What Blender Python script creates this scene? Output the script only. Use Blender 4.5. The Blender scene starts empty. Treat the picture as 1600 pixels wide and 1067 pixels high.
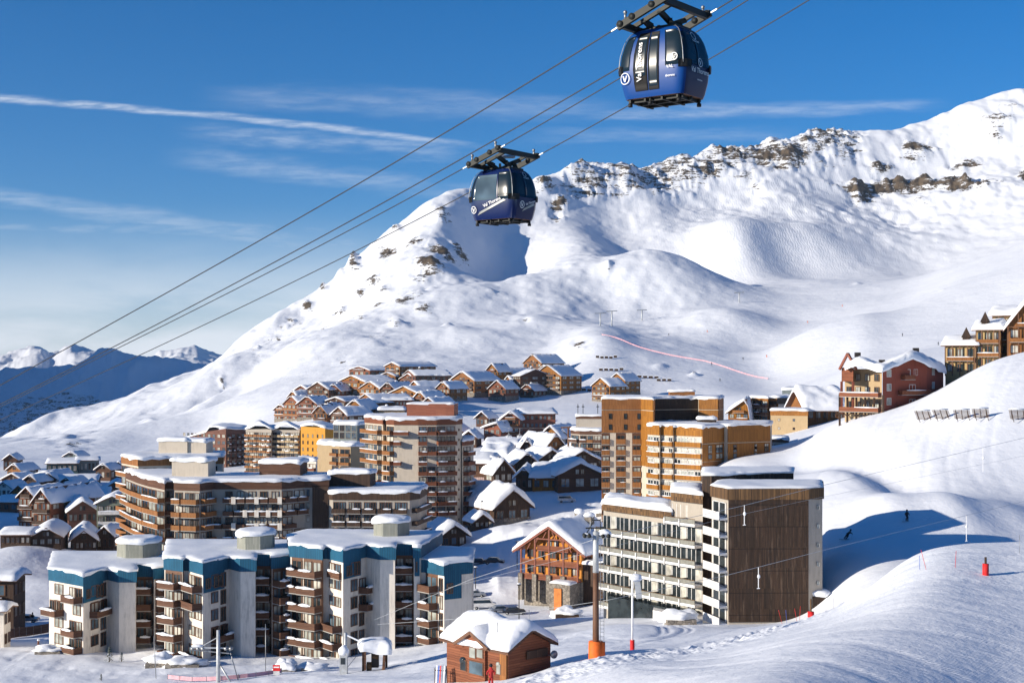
import bpy, math, random
import numpy as np
from mathutils import Vector, Matrix, noise as mnoise
from mathutils.geometry import delaunay_2d_cdt
random.seed(7)
R = math.radians
F = 2222.2; HY = 565.0; CZ = 100.0
SC = bpy.context.scene
COL = SC.collection

# ------------------------------------------------------------------ camera
cam_d = bpy.data.cameras.new('camera'); cam = bpy.data.objects.new('camera', cam_d); COL.objects.link(cam)
cam.location = (0, 0, CZ); cam.rotation_euler = (R(90), 0, 0)
cam_d.sensor_width = 36; cam_d.lens = 50
cam_d.shift_y = (HY-533.5)/1600
cam_d.clip_start = 1; cam_d.clip_end = 60000
SC.camera = cam

# ------------------------------------------------------------------ sun, sky, exposure
SUN_AZ = 24.0      # degrees from the left (-X) axis towards the camera side
SUN_EL = 16.0
sd = Vector((-math.cos(R(SUN_AZ))*math.cos(R(SUN_EL)), -math.sin(R(SUN_AZ))*math.cos(R(SUN_EL)), math.sin(R(SUN_EL))))
sun_d = bpy.data.lights.new('sun', 'SUN'); sun = bpy.data.objects.new('sun', sun_d); COL.objects.link(sun)
sun_d.energy = 5.0; sun_d.angle = R(0.5); sun_d.color = (1.0, 0.90, 0.75)
sun.rotation_euler = sd.to_track_quat('Z', 'Y').to_euler()
SC.view_settings.view_transform = 'Standard'; SC.view_settings.look = 'None'
SC.view_settings.exposure = 0.42; SC.view_settings.gamma = 1
SC.cycles.max_bounces = 5; SC.cycles.diffuse_bounces = 3; SC.cycles.glossy_bounces = 2
SC.cycles.transparent_max_bounces = 8
SC.cycles.use_denoising = True

class NT:
    "small helper to write node trees"
    def __init__(s, nt): s.nt = nt; s.n = nt.nodes; s.l = nt.links
    def new(s, t, **kw):
        nd = s.n.new(t)
        for k, v in kw.items(): setattr(nd, k, v)
        return nd
    def put(s, sock, v):
        if isinstance(v, bpy.types.NodeSocket): s.l.new(v, sock)
        else: sock.default_value = v
    def math(s, op, a, b=0.0, c=0.0, clamp=False):
        nd = s.new('ShaderNodeMath', operation=op); nd.use_clamp = clamp
        s.put(nd.inputs[0], a); s.put(nd.inputs[1], b); s.put(nd.inputs[2], c); return nd.outputs[0]
    def vmath(s, op, a, b=(0, 0, 0)):
        nd = s.new('ShaderNodeVectorMath', operation=op); s.put(nd.inputs[0], a); s.put(nd.inputs[1], b)
        return nd.outputs['Value'] if op in ('DOT_PRODUCT', 'LENGTH') else nd.outputs[0]
    def noise(s, vec, scale, detail=3, rough=.55, dist=0.0, dims='3D'):
        nd = s.new('ShaderNodeTexNoise', noise_dimensions=dims)
        s.put(nd.inputs['Vector'], vec); nd.inputs['Scale'].default_value = scale
        nd.inputs['Detail'].default_value = detail; nd.inputs['Roughness'].default_value = rough
        nd.inputs['Distortion'].default_value = dist
        return nd.outputs[0]
    def ramp(s, f, lo, hi, a=0.0, b=1.0, smooth=True):
        nd = s.new('ShaderNodeMapRange'); nd.interpolation_type = 'SMOOTHSTEP' if smooth else 'LINEAR'
        s.put(nd.inputs[0], f); s.put(nd.inputs[1], lo); s.put(nd.inputs[2], hi); s.put(nd.inputs[3], a); s.put(nd.inputs[4], b)
        return nd.outputs[0]
    def mix(s, f, a, b, blend='MIX'):
        nd = s.new('ShaderNodeMix', data_type='RGBA', blend_type=blend)
        s.put(nd.inputs[0], f); s.put(nd.inputs[6], a); s.put(nd.inputs[7], b); return nd.outputs[2]
    def comb(s, x, y, z):
        nd = s.new('ShaderNodeCombineXYZ'); s.put(nd.inputs[0], x); s.put(nd.inputs[1], y); s.put(nd.inputs[2], z); return nd.outputs[0]
    def sep(s, v):
        nd = s.new('ShaderNodeSeparateXYZ'); s.put(nd.inputs[0], v); return nd.outputs

world = bpy.data.worlds.new('World'); SC.world = world; world.use_nodes = True
w = NT(world.node_tree); w.n.clear()
wo = w.new('ShaderNodeOutputWorld'); bg = w.new('ShaderNodeBackground'); w.l.new(bg.outputs[0], wo.inputs[0])
sky = w.new('ShaderNodeTexSky', sky_type='NISHITA'); sky.sun_disc = False
sky.sun_elevation = R(SUN_EL); sky.sun_rotation = math.atan2(sd.x, sd.y)
sky.altitude = 2300; sky.air_density = 1.0; sky.dust_density = 0.2; sky.ozone_density = 3.0
hs = w.new('ShaderNodeHueSaturation'); w.l.new(w.mix(1.0, sky.outputs[0], (.78, .93, 1.18, 1), 'MULTIPLY'), hs.inputs['Color'])
hs.inputs['Saturation'].default_value = 1.22; hs.inputs['Hue'].default_value = 0.497
# cirrus and old condensation trails, placed by compass direction and height above the horizon
dirv = w.new('ShaderNodeTexCoord').outputs['Generated']
dx, dy, dz = w.sep(dirv)
dyc = w.math('MAXIMUM', dy, 0.05)
az = w.math('DIVIDE', dx, dyc); el = w.math('DIVIDE', dz, dyc)
front = w.ramp(dy, 0.1, 0.3)
def streak(x0, y0, x1, y1, width, amt, nsc=9.0, seed=0.0, fade=(None, None), bend=0.0):
    "soft band between two directions given as photo positions"
    a0, e0, a1, e1 = (x0-800)/F, (HY-y0)/F, (x1-800)/F, (HY-y1)/F
    t = w.ramp(az, a0, a1, 0, 1, smooth=False)
    line = w.math('ADD', w.math('MULTIPLY', t, e1-e0), e0)
    line = w.math('ADD', line, w.math('MULTIPLY', w.math('MULTIPLY', t, w.math('SUBTRACT', 1.0, t)), bend*4/F))
    v = w.comb(w.math('MULTIPLY', az, nsc), w.math('MULTIPLY', el, nsc*6), seed)
    wob = w.math('MULTIPLY', w.math('SUBTRACT', w.noise(v, 1.3, 4, .6), .5), width/F*2.2)
    d = w.math('ABSOLUTE', w.math('SUBTRACT', w.math('ADD', el, wob), line))
    m = w.ramp(d, 0.0, width/F, 1, 0)
    ends = w.math('MULTIPLY', w.ramp(az, a0-.02, a0+.05), w.ramp(az, a1-.05, a1+.01, 1, 0))
    tex = w.ramp(w.noise(w.comb(w.math('MULTIPLY', az, nsc*2), w.math('MULTIPLY', el, nsc*14), seed+5), 2.0, 5, .65, .3), .3, .7, .25, 1)
    return w.math('MULTIPLY', w.math('MULTIPLY', m, ends), w.math('MULTIPLY', tex, amt))
streaks = [
    streak(-200, 145, 760, 232, 8, .60, 9, 1.0, bend=12), streak(300, 205, 740, 240, 24, .28, 12, 2.0),
    streak(280, 245, 700, 300, 26, .28, 8, 3.0), streak(-200, 285, 640, 400, 24, .30, 7, 4.0),
    streak(-250, 352, 560, 365, 13, .22, 7, 5.0), streak(330, 150, 980, 172, 26, .18, 6, 6.0),
    streak(900, 180, 1480, 165, 14, .30, 8, 7.0), streak(820, 212, 1260, 210, 16, .16, 8, 8.0),
    streak(620, 300, 960, 290, 16, .2, 8, 9.0), streak(-300, 430, 640, 420, 22, .2, 5, 10.0), ]
cl = streaks[0]
for s_ in streaks[1:]: cl = w.math('MAXIMUM', cl, s_)
bankn = w.noise(w.comb(w.math('MULTIPLY', az, 6), w.math('MULTIPLY', el, 26), 4.2), 1.0, 5, .6, .4)
bank = w.math('MULTIPLY', w.ramp(el, .0, .115, 1, 0), w.ramp(bankn, .25, .65, .5, 1.0))
cl = w.math('MULTIPLY', w.math('MAXIMUM', cl, w.math('MULTIPLY', bank, 1.0)), front, clamp=True)
skyc = w.mix(cl, hs.outputs[0], (9.4, 9.9, 10.6, 1))
w.l.new(skyc, bg.inputs['Color']); bg.inputs['Strength'].default_value = 0.079

# ------------------------------------------------------------------ materials
MATS = {}
def base_mat(name, rough=.8, spec=.3, metal=0.0):
    m = bpy.data.materials.new(name); m.use_nodes = True
    t = NT(m.node_tree); b = m.node_tree.nodes['Principled BSDF']
    b.inputs['Roughness'].default_value = rough; b.inputs['Specular IOR Level'].default_value = spec
    b.inputs['Metallic'].default_value = metal
    MATS[name] = m
    return m, t, b
def c4(c): return (c[0], c[1], c[2], 1)
def stucco(name, col, var=.12, rough=.85):
    m, t, b = base_mat(name, rough)
    g = t.new('ShaderNodeNewGeometry'); p = g.outputs['Position']
    n1 = t.noise(p, .35, 4, .6); n2 = t.noise(t.vmath('MULTIPLY', p, (1, 1, .15)), 2.5, 4, .65)
    f = t.math('MULTIPLY', t.ramp(n1, .3, .7), t.ramp(n2, .35, .75))
    t.l.new(t.mix(f, c4(col), c4([x*(1-var*2) for x in col])), b.inputs['Base Color'])
    bp = t.new('ShaderNodeBump'); bp.inputs['Strength'].default_value = .25; bp.inputs['Distance'].default_value = .02
    t.l.new(t.noise(p, 18, 3), bp.inputs['Height']); t.l.new(bp.outputs[0], b.inputs['Normal'])
    return m
def planks(name, ca, cb, wid=.18, horiz=False, rough=.75, grime=.5):
    m, t, b = base_mat(name, rough)
    g = t.new('ShaderNodeNewGeometry'); p = g.outputs['Position']
    tn = t.vmath('CROSS_PRODUCT', g.outputs['Normal'], (0, 0, 1))
    u = t.vmath('DOT_PRODUCT', p, tn); z = t.sep(p)[2]
    if horiz: u, z = z, u
    cell = t.math('FLOOR', t.math('DIVIDE', u, wid))
    nd = t.new('ShaderNodeTexWhiteNoise', noise_dimensions='2D')
    t.l.new(t.comb(cell, t.math('FLOOR', t.math('DIVIDE', z, 2.7)), 0), nd.inputs['Vector'])
    fr = t.math('FRACT', t.math('DIVIDE', u, wid))
    grain = t.noise(t.comb(t.math('MULTIPLY', u, 9), t.math('MULTIPLY', z, .7), 0), 1.0, 4, .65)
    big = t.noise(p, .22, 4, .6)
    col = t.mix(nd.outputs[0], c4(ca), c4(cb))
    col = t.mix(t.math('MULTIPLY', t.ramp(grain, .45, .8), grime), col, c4([x*.35 for x in ca]))
    col = t.mix(t.ramp(big, .4, .75, 0, .45), col, c4([x*.5 for x in cb]))
    seam = t.ramp(t.math('ABSOLUTE', t.math('SUBTRACT', fr, .5)), .4, .49)
    if name == 'shingle_brown':
        jz = t.ramp(t.math('ABSOLUTE', t.math('SUBTRACT', t.math('FRACT', t.math('DIVIDE', z, 2.9)), .5)), .475, .495)
        seam = t.math('MAXIMUM', seam, jz)
        col = t.mix(t.math('MULTIPLY', t.ramp(t.noise(t.comb(t.math('MULTIPLY', u, 2.2), t.math('MULTIPLY', z, .16), 3.0), 1.0, 5, .7), .52, .72), .75), col, (.15, .10, .07, 1))
    col = t.mix(t.math('MULTIPLY', seam, .75), col, c4([x*.18 for x in ca]))
    t.l.new(col, b.inputs['Base Color'])
    bp = t.new('ShaderNodeBump'); bp.inputs['Strength'].default_value = .5; bp.inputs['Distance'].default_value = .03
    t.l.new(t.math('SUBTRACT', 1.0, seam), bp.inputs['Height']); t.l.new(bp.outputs[0], b.inputs['Normal'])
    return m
def plain(name, col, rough=.6, metal=0.0, spec=.4, var=.15, sc=1.5):
    m, t, b = base_mat(name, rough, spec, metal)
    g = t.new('ShaderNodeNewGeometry')
    n = t.noise(g.outputs['Position'], sc, 4, .6)
    t.l.new(t.mix(t.ramp(n, .3, .75), c4(col), c4([x*(1-var*2) for x in col])), b.inputs['Base Color'])
    return m
def stone(name, ca, cb, sc=1.6):
    m, t, b = base_mat(name, .9)
    g = t.new('ShaderNodeNewGeometry')
    v = t.new('ShaderNodeTexVoronoi'); v.inputs['Scale'].default_value = sc; t.l.new(g.outputs['Position'], v.inputs['Vector'])
    e = t.new('ShaderNodeTexVoronoi', feature='DISTANCE_TO_EDGE'); e.inputs['Scale'].default_value = sc; t.l.new(g.outputs['Position'], e.inputs['Vector'])
    col = t.mix(t.sep(v.outputs['Color'])[0], c4(ca), c4(cb))
    col = t.mix(t.ramp(e.outputs[0], 0, .08, .8, 0), col, c4([x*.3 for x in ca]))
    t.l.new(col, b.inputs['Base Color'])
    bp = t.new('ShaderNodeBump'); bp.inputs['Strength'].default_value = .7; bp.inputs['Distance'].default_value = .06
    t.l.new(t.ramp(e.outputs[0], 0, .12), bp.inputs['Height']); t.l.new(bp.outputs[0], b.inputs['Normal'])
    return m
def glass(name, col, rough=.08):
    m, t, b = base_mat(name, rough, .6)
    g = t.new('ShaderNodeNewGeometry')
    n = t.noise(g.outputs['Position'], .6, 2)
    t.l.new(t.mix(t.ramp(n, .35, .7), c4(col), c4([x*.45 for x in col])), b.inputs['Base Color'])
    return m
def snowmat(name, bump=.25, dist=.15, sc=2.0):
    m, t, b = base_mat(name, .6, .25)
    g = t.new('ShaderNodeNewGeometry'); p = g.outputs['Position']
    n = t.noise(p, .8, 4, .6)
    t.l.new(t.mix(n, (.88, .90, .93, 1), (.80, .82, .86, 1)), b.inputs['Base Color'])
    bp = t.new('ShaderNodeBump'); bp.inputs['Strength'].default_value = bump; bp.inputs['Distance'].default_value = dist
    t.l.new(t.noise(p, sc, 6, .6), bp.inputs['Height']); t.l.new(bp.outputs[0], b.inputs['Normal'])
    return m
snowmat('snow')
stucco('cream', (.55, .48, .39)); stucco('white_wall', (.72, .66, .58), .20); stucco('honey', (.50, .35, .16)); stucco('grey_cream', (.40, .355, .30)); stucco('pink_wall', (.50, .36, .33))
stucco('yellow_wall', (.55, .27, .04)); stucco('green_grey', (.20, .22, .17)); stucco('red_wall', (.26, .07, .045)); stucco('slate_wall', (.17, .20, .20))
stucco('plaster_blond', (.42, .31, .18)); stucco('concrete', (.38, .36, .33))
planks('blue_clad', (.008, .085, .16), (.011, .105, .19), .35, grime=.25)
planks('brown_wood', (.095, .043, .025), (.15, .072, .042), .22, horiz=True)
planks('dark_wood', (.050, .028, .018), (.085, .048, .030), .25)
planks('orange_wood', (.24, .095, .018), (.36, .15, .03), .22)
planks('warm_wood', (.24, .095, .028), (.34, .145, .045), .22)
planks('amber_wood', (.26, .10, .012), (.40, .165, .022), .22)
planks('chalet_orange', (.55, .20, .03), (.70, .30, .05), .25, grime=.3)
planks('red_wood', (.17, .055, .026), (.26, .09, .042), .22, horiz=True)
planks('shingle_brown', (.026, .016, .011), (.065, .036, .022), .16, grime=.9)
planks('shingle_gold', (.06, .034, .018), (.22, .12, .05), .16, grime=.7)
planks('brick', (.27, .085, .05), (.36, .13, .075), .25, horiz=True)
planks('brick_brown', (.16, .07, .05), (.24, .11, .075), .25, horiz=True)
planks('metal_clad', (.26, .27, .23), (.33, .33, .28), .22, grime=.2)
planks('teal_clad', (.03, .07, .08), (.05, .11, .12), .3)
stone('stone_wall', (.32, .28, .23), (.17, .15, .13))
plain('trim_brown', (.16, .075, .04)); plain('trim_white', (.75, .73, .70)); plain('dark_trim', (.03, .022, .018)); plain('red_trim', (.24, .07, .04))
plain('steel', (.35, .36, .37), .45, .7); plain('dark_steel', (.022, .024, .022), .6, .2); plain('cable_steel', (.045, .045, .05), .5, .3)
plain('galvanised', (.55, .57, .58), .5, .3); plain('orange_pad', (.85, .16, .02), .7); plain('red_pad', (.70, .02, .02), .7)
plain('rubber', (.015, .015, .016), .6); plain('white_paint', (.82, .82, .82), .5, var=.03); plain('grey_pad', (.6, .6, .6), .7)
plain('net_pink', (.70, .40, .45), .8); plain('car_dark', (.03, .035, .05), .25, .3); plain('car_grey', (.30, .33, .38), .25, .3); plain('car_white', (.70, .70, .70), .3)
plain('cloth_black', (.02, .02, .025), .9); plain('cloth_red', (.45, .03, .03), .9); plain('skin', (.45, .28, .2), .6); plain('pine', (.03, .06, .03), .9, sc=4)
plain('door_orange', (.62, .20, .04), .7); plain('asphalt', (.16, .16, .17), .9); plain('blue_flag', (.05, .12, .5), .8)
glass('glass_dark', (.035, .045, .05)); glass('glass_sky', (.10, .15, .19)); glass('glass_pale', (.40, .42, .38), .3); glass('glass_curtain', (.55, .53, .46), .5)
m, t, b = base_mat('cabin_blue', .4, .25); b.inputs['Base Color'].default_value = (.003, .052, .235, 1); b.inputs['Coat Weight'].default_value = .15
m, t, b = base_mat('cabin_navy', .25, .5); b.inputs['Base Color'].default_value = (.006, .016, .085, 1); b.inputs['Coat Weight'].default_value = .5
m, t, b = base_mat('cabin_end_shade', .45, .3); b.inputs['Base Color'].default_value = (.006, .012, .07, 1)  # cabin blue darkened for the end faces, their shade painted into the colour
m, t, b = base_mat('cabin_glass', .22, .2); b.inputs['Base Color'].default_value = (.010, .022, .035, 1)
m, t, b = base_mat('cabin_black', .5, .08); b.inputs['Base Color'].default_value = (.012, .012, .014, 1)

# terrain snow: rock shows where the 'rock' attribute is high
m, t, b = base_mat('terrain_snow', .65, .2)
g = t.new('ShaderNodeNewGeometry'); p = g.outputs['Position']
ra = t.new('ShaderNodeAttribute', attribute_name='rock').outputs['Fac']
tr = t.new('ShaderNodeAttribute', attribute_name='tracks').outputs['Fac']
nz = t.sep(g.outputs['Normal'])[2]
rn = t.noise(t.vmath('MULTIPLY', p, (.7, .5, 3.0)), .055, 6, .72)
rn2 = t.noise(t.vmath('MULTIPLY', p, (1, 1, 2.0)), .25, 4, .65)
rock = t.ramp(t.math('ADD', t.math('ADD', t.math('MULTIPLY', t.math('MINIMUM', ra, .92), .62), t.math('MULTIPLY', rn, 1.5)), t.math('MULTIPLY', rn2, .7)), 1.445, 1.54)
rock = t.math('MULTIPLY', rock, t.ramp(ra, .10, .24))
sn = t.noise(p, .02, 5, .6)
snc = t.mix(sn, (.86, .88, .92, 1), (.78, .81, .87, 1))
rc = t.mix(t.ramp(t.noise(p, .12, 5, .65), .3, .75), (.15, .11, .07, 1), (.026, .022, .020, 1))
t.l.new(t.mix(rock, snc, rc), b.inputs['Base Color'])
dcam = t.vmath('LENGTH', t.vmath('SUBTRACT', p, (0, 0, CZ)))
b1 = t.noise(p, 1.6, 6, .62)                      # wind crust and chopped snow
b2 = t.noise(p, .06, 7, .6)                       # large drifts on the far slopes
wv = t.new('ShaderNodeTexWave', wave_type='BANDS', bands_direction='X'); wv.inputs['Scale'].default_value = .09
wv.inputs['Distortion'].default_value = 9; wv.inputs['Detail'].default_value = 3; wv.inputs['Detail Scale'].default_value = 1.4
t.l.new(p, wv.inputs['Vector'])
gr = t.new('ShaderNodeTexWave', wave_type='BANDS', bands_direction='DIAGONAL'); gr.inputs['Scale'].default_value = 1.3
gr.inputs['Distortion'].default_value = 3.5; gr.inputs['Detail'].default_value = 3; gr.inputs['Detail Scale'].default_value = .15
t.l.new(p, gr.inputs['Vector'])
near = t.ramp(dcam, 60, 330, 1, 0); far = t.ramp(dcam, 500, 1100)
h = t.math('MULTIPLY', b1, t.math('MULTIPLY', near, .11))
h = t.math('ADD', h, t.math('MULTIPLY', b2, t.math('MULTIPLY', far, 1.5)))
h = t.math('ADD', h, t.math('MULTIPLY', wv.outputs[1], t.math('MULTIPLY', tr, .32)))
h = t.math('ADD', h, t.math('MULTIPLY', t.noise(p, .25, 5, .6), .35))
h = t.math('ADD', h, t.math('MULTIPLY', gr.outputs[1], t.math('MULTIPLY', near, .02)))
h = t.math('ADD', h, t.math('MULTIPLY', rock, 1.2))
bp = t.new('ShaderNodeBump'); bp.inputs['Strength'].default_value = .75; bp.inputs['Distance'].default_value = 1.0
t.l.new(h, bp.inputs['Height']); t.l.new(bp.outputs[0], b.inputs['Normal'])

# ------------------------------------------------------------------ terrain
def pchip(x, y, xq):
    x = np.asarray(x, float); y = np.asarray(y, float)
    h_ = np.diff(x); d = np.diff(y)/h_
    mm = np.zeros_like(y)
    if len(x) > 2:
        w1 = 2*h_[1:]+h_[:-1]; w2 = h_[1:]+2*h_[:-1]
        ok = d[:-1]*d[1:] > 0
        with np.errstate(divide='ignore', invalid='ignore'):
            hm = (w1+w2)/(w1/d[:-1]+w2/d[1:])
        mm[1:-1] = np.where(ok, hm, 0)
    mm[0] = d[0]; mm[-1] = d[-1]
    i = np.clip(np.searchsorted(x, xq)-1, 0, len(x)-2)
    tt = np.clip((xq-x[i])/h_[i], 0, 1)
    return (y[i]*(1+2*tt)*(1-tt)**2 + h_[i]*mm[i]*tt*(1-tt)**2 + y[i+1]*tt*tt*(3-2*tt) + h_[i]*mm[i+1]*tt*tt*(tt-1))
def ZZ(D, py): return CZ-(py-HY)/F*D
# each row: (px, distance, picture height) or (px, distance, None, z)
ridge = [(-1500, 1200, 690), (-300, 1230, 690), (0, 1300, 681), (40, 1300, 662), (94, 1340, 641), (130, 1360, 636), (175, 1400, 627), (269, 1500, 589), (334, 1580, 555), (381, 1620, 520),
         (450, 1660, 480), (500, 1700, 462), (540, 1740, 430), (580, 1780, 402), (620, 1820, 370), (700, 1900, 330), (730, 1930, 316), (790, 1960, 302), (855, 2000, 284), (880, 2020, 272),
         (920, 2050, 263), (1000, 2100, 260), (1080, 2150, 246), (1120, 2180, 228), (1180, 2200, 222), (1230, 2220, 216), (1290, 2250, 211), (1330, 2260, 210),
         (1400, 2300, 196), (1480, 2320, 176), (1530, 2330, 160), (1600, 2350, 138), (1700, 2400, 110), (2400, 2500, 30), (3100, 2500, 0)]
ROWS = [
 [(-1500, 8, None, 91), (3100, 8, None, 91)],
 [(-1500, 30, None, 84), (0, 30, None, 83), (700, 30, None, 84), (900, 30, None, 87), (1200, 30, None, 91.2), (1600, 30, None, 88.5), (3100, 30, None, 85)],
 [(-1500, 180, None, 56), (-300, 186, None, 57), (0, 188, 1067), (400, 175, 1067), (700, 125, 1078), (800, 118, 1072), (900, 105, 1069), (1050, 80, 1067), (1200, 62, 1067), (1400, 69, 1067), (1600, 76, 1067), (2400, 80, None, 77), (3100, 80, None, 74)],
 [(-1500, 190, None, 56), (-300, 193, None, 57), (0, 194, None, 57.1), (400, 186, None, 59.4), (560, 180, None, 61), (700, 155, None, 66.3), (800, 150, None, 67.8), (900, 135, None, 72), (1050, 112, None, 76.4), (1140, 100, None, 79.2), (1200, 95, 1010), (1400, 92, 968), (1600, 101, 938), (2400, 101, None, 79), (3100, 99, None, 80)],
 [(-1500, 200, None, 56), (-300, 200, None, 57), (0, 200, 1040), (400, 196, 1036), (560, 195, 1032), (700, 190, 1012), (800, 185, 988), (900, 170, 1000), (1050, 150, 1003), (1140, 158, 985), (1262, 150, 968), (1330, 130, 942), (1400, 121, 884), (1450, 119, 857), (1600, 120, 849), (2400, 122, None, 87), (3100, 122, None, 87)],
 [(-1500, 230, None, 55), (-300, 230, None, 55.5), (0, 228, None, 55), (400, 232, None, 55.5), (700, 238, None, 56), (800, 240, None, 56), (900, 225, None, 59.5), (1050, 195, None, 64.5), (1140, 192, None, 64.8), (1262, 188, None, 66.2), (1330, 175, None, 71.5), (1400, 168, None, 73.5), (1450, 165, None, 74), (1600, 165, None, 74.5), (2400, 165, None, 80), (3100, 165, None, 82)],
 [(-1500, 290, None, 50), (400, 290, None, 50), (700, 290, None, 50), (800, 290, None, 50.4), (900, 290, None, 51), (1050, 260, None, 57), (1140, 240, None, 61), (1262, 215, None, 70.5), (1300, 208, 848), (1417, 214, 843), (1600, 216, 846), (2400, 220, None, 78), (3100, 220, None, 85)],
 [(-1500, 390, None, 52), (-300, 390, None, 53), (0, 390, None, 53), (200, 390, None, 52), (400, 390, None, 51), (700, 370, None, 53.5), (800, 385, None, 57.5), (900, 388, None, 59.5), (1000, 380, None, 61), (1140, 290, None, 71), (1200, 285, 740), (1262, 252, 775), (1300, 250, 770), (1400, 250, 766), (1500, 246, 772), (1600, 242, 784), (2400, 250, None, 90), (3100, 250, None, 100)],
 [(-1500, 470, None, 53), (-300, 470, None, 54), (0, 470, None, 54), (400, 470, None, 53), (700, 450, None, 59), (800, 450, None, 62), (900, 450, None, 62.5), (1000, 450, None, 63), (1140, 340, None, 77), (1200, 350, 706), (1262, 360, 692), (1310, 336, 656), (1400, 322, 640), (1475, 318, 606), (1500, 318, 590), (1545, 320, 562), (1600, 322, 549), (2400, 330, None, 120), (3100, 330, None, 130)],
 [(-1500, 560, None, 54), (-300, 560, None, 55), (0, 560, 740), (200, 560, None, 56), (400, 580, None, 57), (500, 600, None, 60), (700, 600, None, 64), (800, 600, None, 66), (900, 580, None, 67.5), (1000, 560, None, 68), (1140, 480, None, 74), (1200, 430, None, 75.5), (1262, 400, None, 79), (1310, 400, None, 83), (1400, 400, None, 88), (1500, 400, None, 94), (1600, 400, None, 100), (2400, 450, None, 125), (3100, 450, None, 140)],
 [(-1500, 750, None, 60), (-300, 750, None, 50), (0, 750, 714), (200, 750, 713), (300, 760, 706), (400, 760, 672), (500, 780, 640), (600, 800, 616), (700, 830, 606), (800, 830, 616), (860, 840, 613), (950, 840, 608), (1000, 830, 618), (1100, 740, 640), (1200, 620, 642), (1300, 600, 640), (1400, 600, 622), (1600, 600, 572), (2400, 700, None, 150), (3100, 700, None, 200)],
 [(-1500, 950, None, 20), (-300, 950, None, 40), (0, 950, 701), (200, 950, 690), (300, 950, 674), (400, 950, 625), (500, 1000, 585), (600, 1020, 561), (700, 1020, 556), (800, 1020, 552), (860, 1020, 545), (900, 1020, 525), (935, 1015, 513), (1000, 980, 540), (1100, 950, 577), (1200, 900, 612), (1300, 850, 588), (1350, 860, 562), (1400, 880, 545), (1600, 880, 482), (2400, 1000, None, 300), (3100, 1000, None, 340)],
 [(-1500, 1050, None, 10), (-300, 1080, None, 38), (0, 1120, 691), (200, 1120, 664), (300, 1150, 640), (400, 1200, 590), (500, 1250, 543), (600, 1250, 516), (700, 1250, 497), (860, 1250, 492), (935, 1250, 492), (1000, 1250, 492), (1100, 1230, 492), (1200, 1230, 494), (1300, 1250, 482), (1400, 1250, 465), (1500, 1250, 425), (1600, 1250, 386), (2400, 1300, None, 420), (3100, 1300, None, 460)],
 [(-1500, 1120, None, 8), (-300, 1160, None, 37), (0, 1220, 686), (200, 1260, 640), (300, 1400, 600), (400, 1450, 545), (500, 1500, 506), (600, 1500, 452), (700, 1500, 432), (860, 1550, 427), (1000, 1600, 427), (1200, 1600, 427), (1400, 1600, 428), (1500, 1580, 415), (1600, 1550, 394), (2400, 1700, None, 560), (3100, 1700, None, 600)],
 [(-1500, 1160, None, 6), (-300, 1200, None, 36), (0, 1260, 683), (200, 1340, 624), (300, 1480, 584), (400, 1560, 522), (500, 1620, 478), (600, 1680, 402), (700, 1730, 362), (860, 1850, 342), (1000, 1930, 332), (1200, 2000, 312), (1400, 2050, 305), (1500, 2060, 285), (1600, 2060, 250), (2400, 2200, None, 700), (3100, 2200, None, 800)],
 ridge,
 [(x[0], x[1]+260, None, ZZ(x[1], x[2])-(95 if x[0] > 0 else 60)) for x in ridge],
 [(-1500, 3000, None, 750), (-900, 3000, None, 780), (-500, 3000, None, 560), (-250, 3000, None, 250), (-60, 3000, None, -150), (0, 3000, None, -220), (340, 3000, None, -150), (700, 3000, None, 250), (3100, 3000, None, 300)],  # left end is an unseen high ridge added to shade the nearer far hill
 [(-1500, 3900, None, 700), (-700, 3900, None, 600), (-300, 3900, 585), (0, 3900, 600), (30, 3900, 593), (100, 3900, 586), (140, 3900, 603), (175, 3900, 625), (230, 3900, 640), (340, 3900, 660), (700, 3900, None, 150), (3100, 3900, None, 300)],
 [(-1500, 4500, None, 700), (-900, 4500, None, 740), (-500, 4500, None, 580), (-250, 4500, None, 150), (0, 4500, None, -60), (340, 4500, None, -100), (700, 4500, None, 100), (3100, 4500, None, 200)],  # unseen left ridge raised here too, to shade the middle crest
 [(-1500, 5400, None, 740), (-1100, 5400, None, 740), (-800, 5400, None, 700), (-500, 5400, None, 560), (-300, 5400, None, 340), (-100, 5400, 560), (0, 5400, 574), (60, 5400, 582), (120, 5400, 572), (160, 5400, 563), (219, 5400, 557), (250, 5400, 561), (294, 5400, 571), (330, 5400, 588), (400, 5400, 610), (3100, 5400, 620)],  # left end raised out of view so its shadow falls on the far peaks
 [(-1500, 5950, None, 500), (-800, 5950, None, 420), (-300, 5950, None, 180), (0, 5950, 585), (60, 5950, 590), (250, 5950, 578), (400, 5950, 600), (3100, 5950, 620)],
 [(-1500, 7000, None, 500), (-800, 7000, None, 400), (-300, 7000, None, 260), (-60, 7000, 548), (0, 7000, 545), (19, 7000, 539), (35, 7000, 532), (53, 7000, 527), (66, 7000, 531), (78, 7000, 541), (90, 7000, 536), (104, 7000, 526), (116, 7000, 522), (128, 7000, 524), (140, 7000, 528), (156, 7000, 536), (172, 7000, 548), (187, 7000, 546), (205, 7000, 553), (235, 7000, 562), (252, 7000, 558), (269, 7000, 551), (284, 7000, 545), (306, 7000, 543), (318, 7000, 548), (331, 7000, 553), (360, 7000, 562), (420, 7000, 575), (3100, 7000, 590)],
 [(-1500, 8800, None, -100), (3100, 8800, None, -100)],
]
pxs = np.concatenate([np.arange(-1500, -160, 14.0), np.arange(-160, 1760, 2.0), np.arange(1760, 3101, 14.0)])
def logsp(a, b_, n): return np.exp(np.linspace(math.log(a), math.log(b_), n, endpoint=False))
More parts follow.
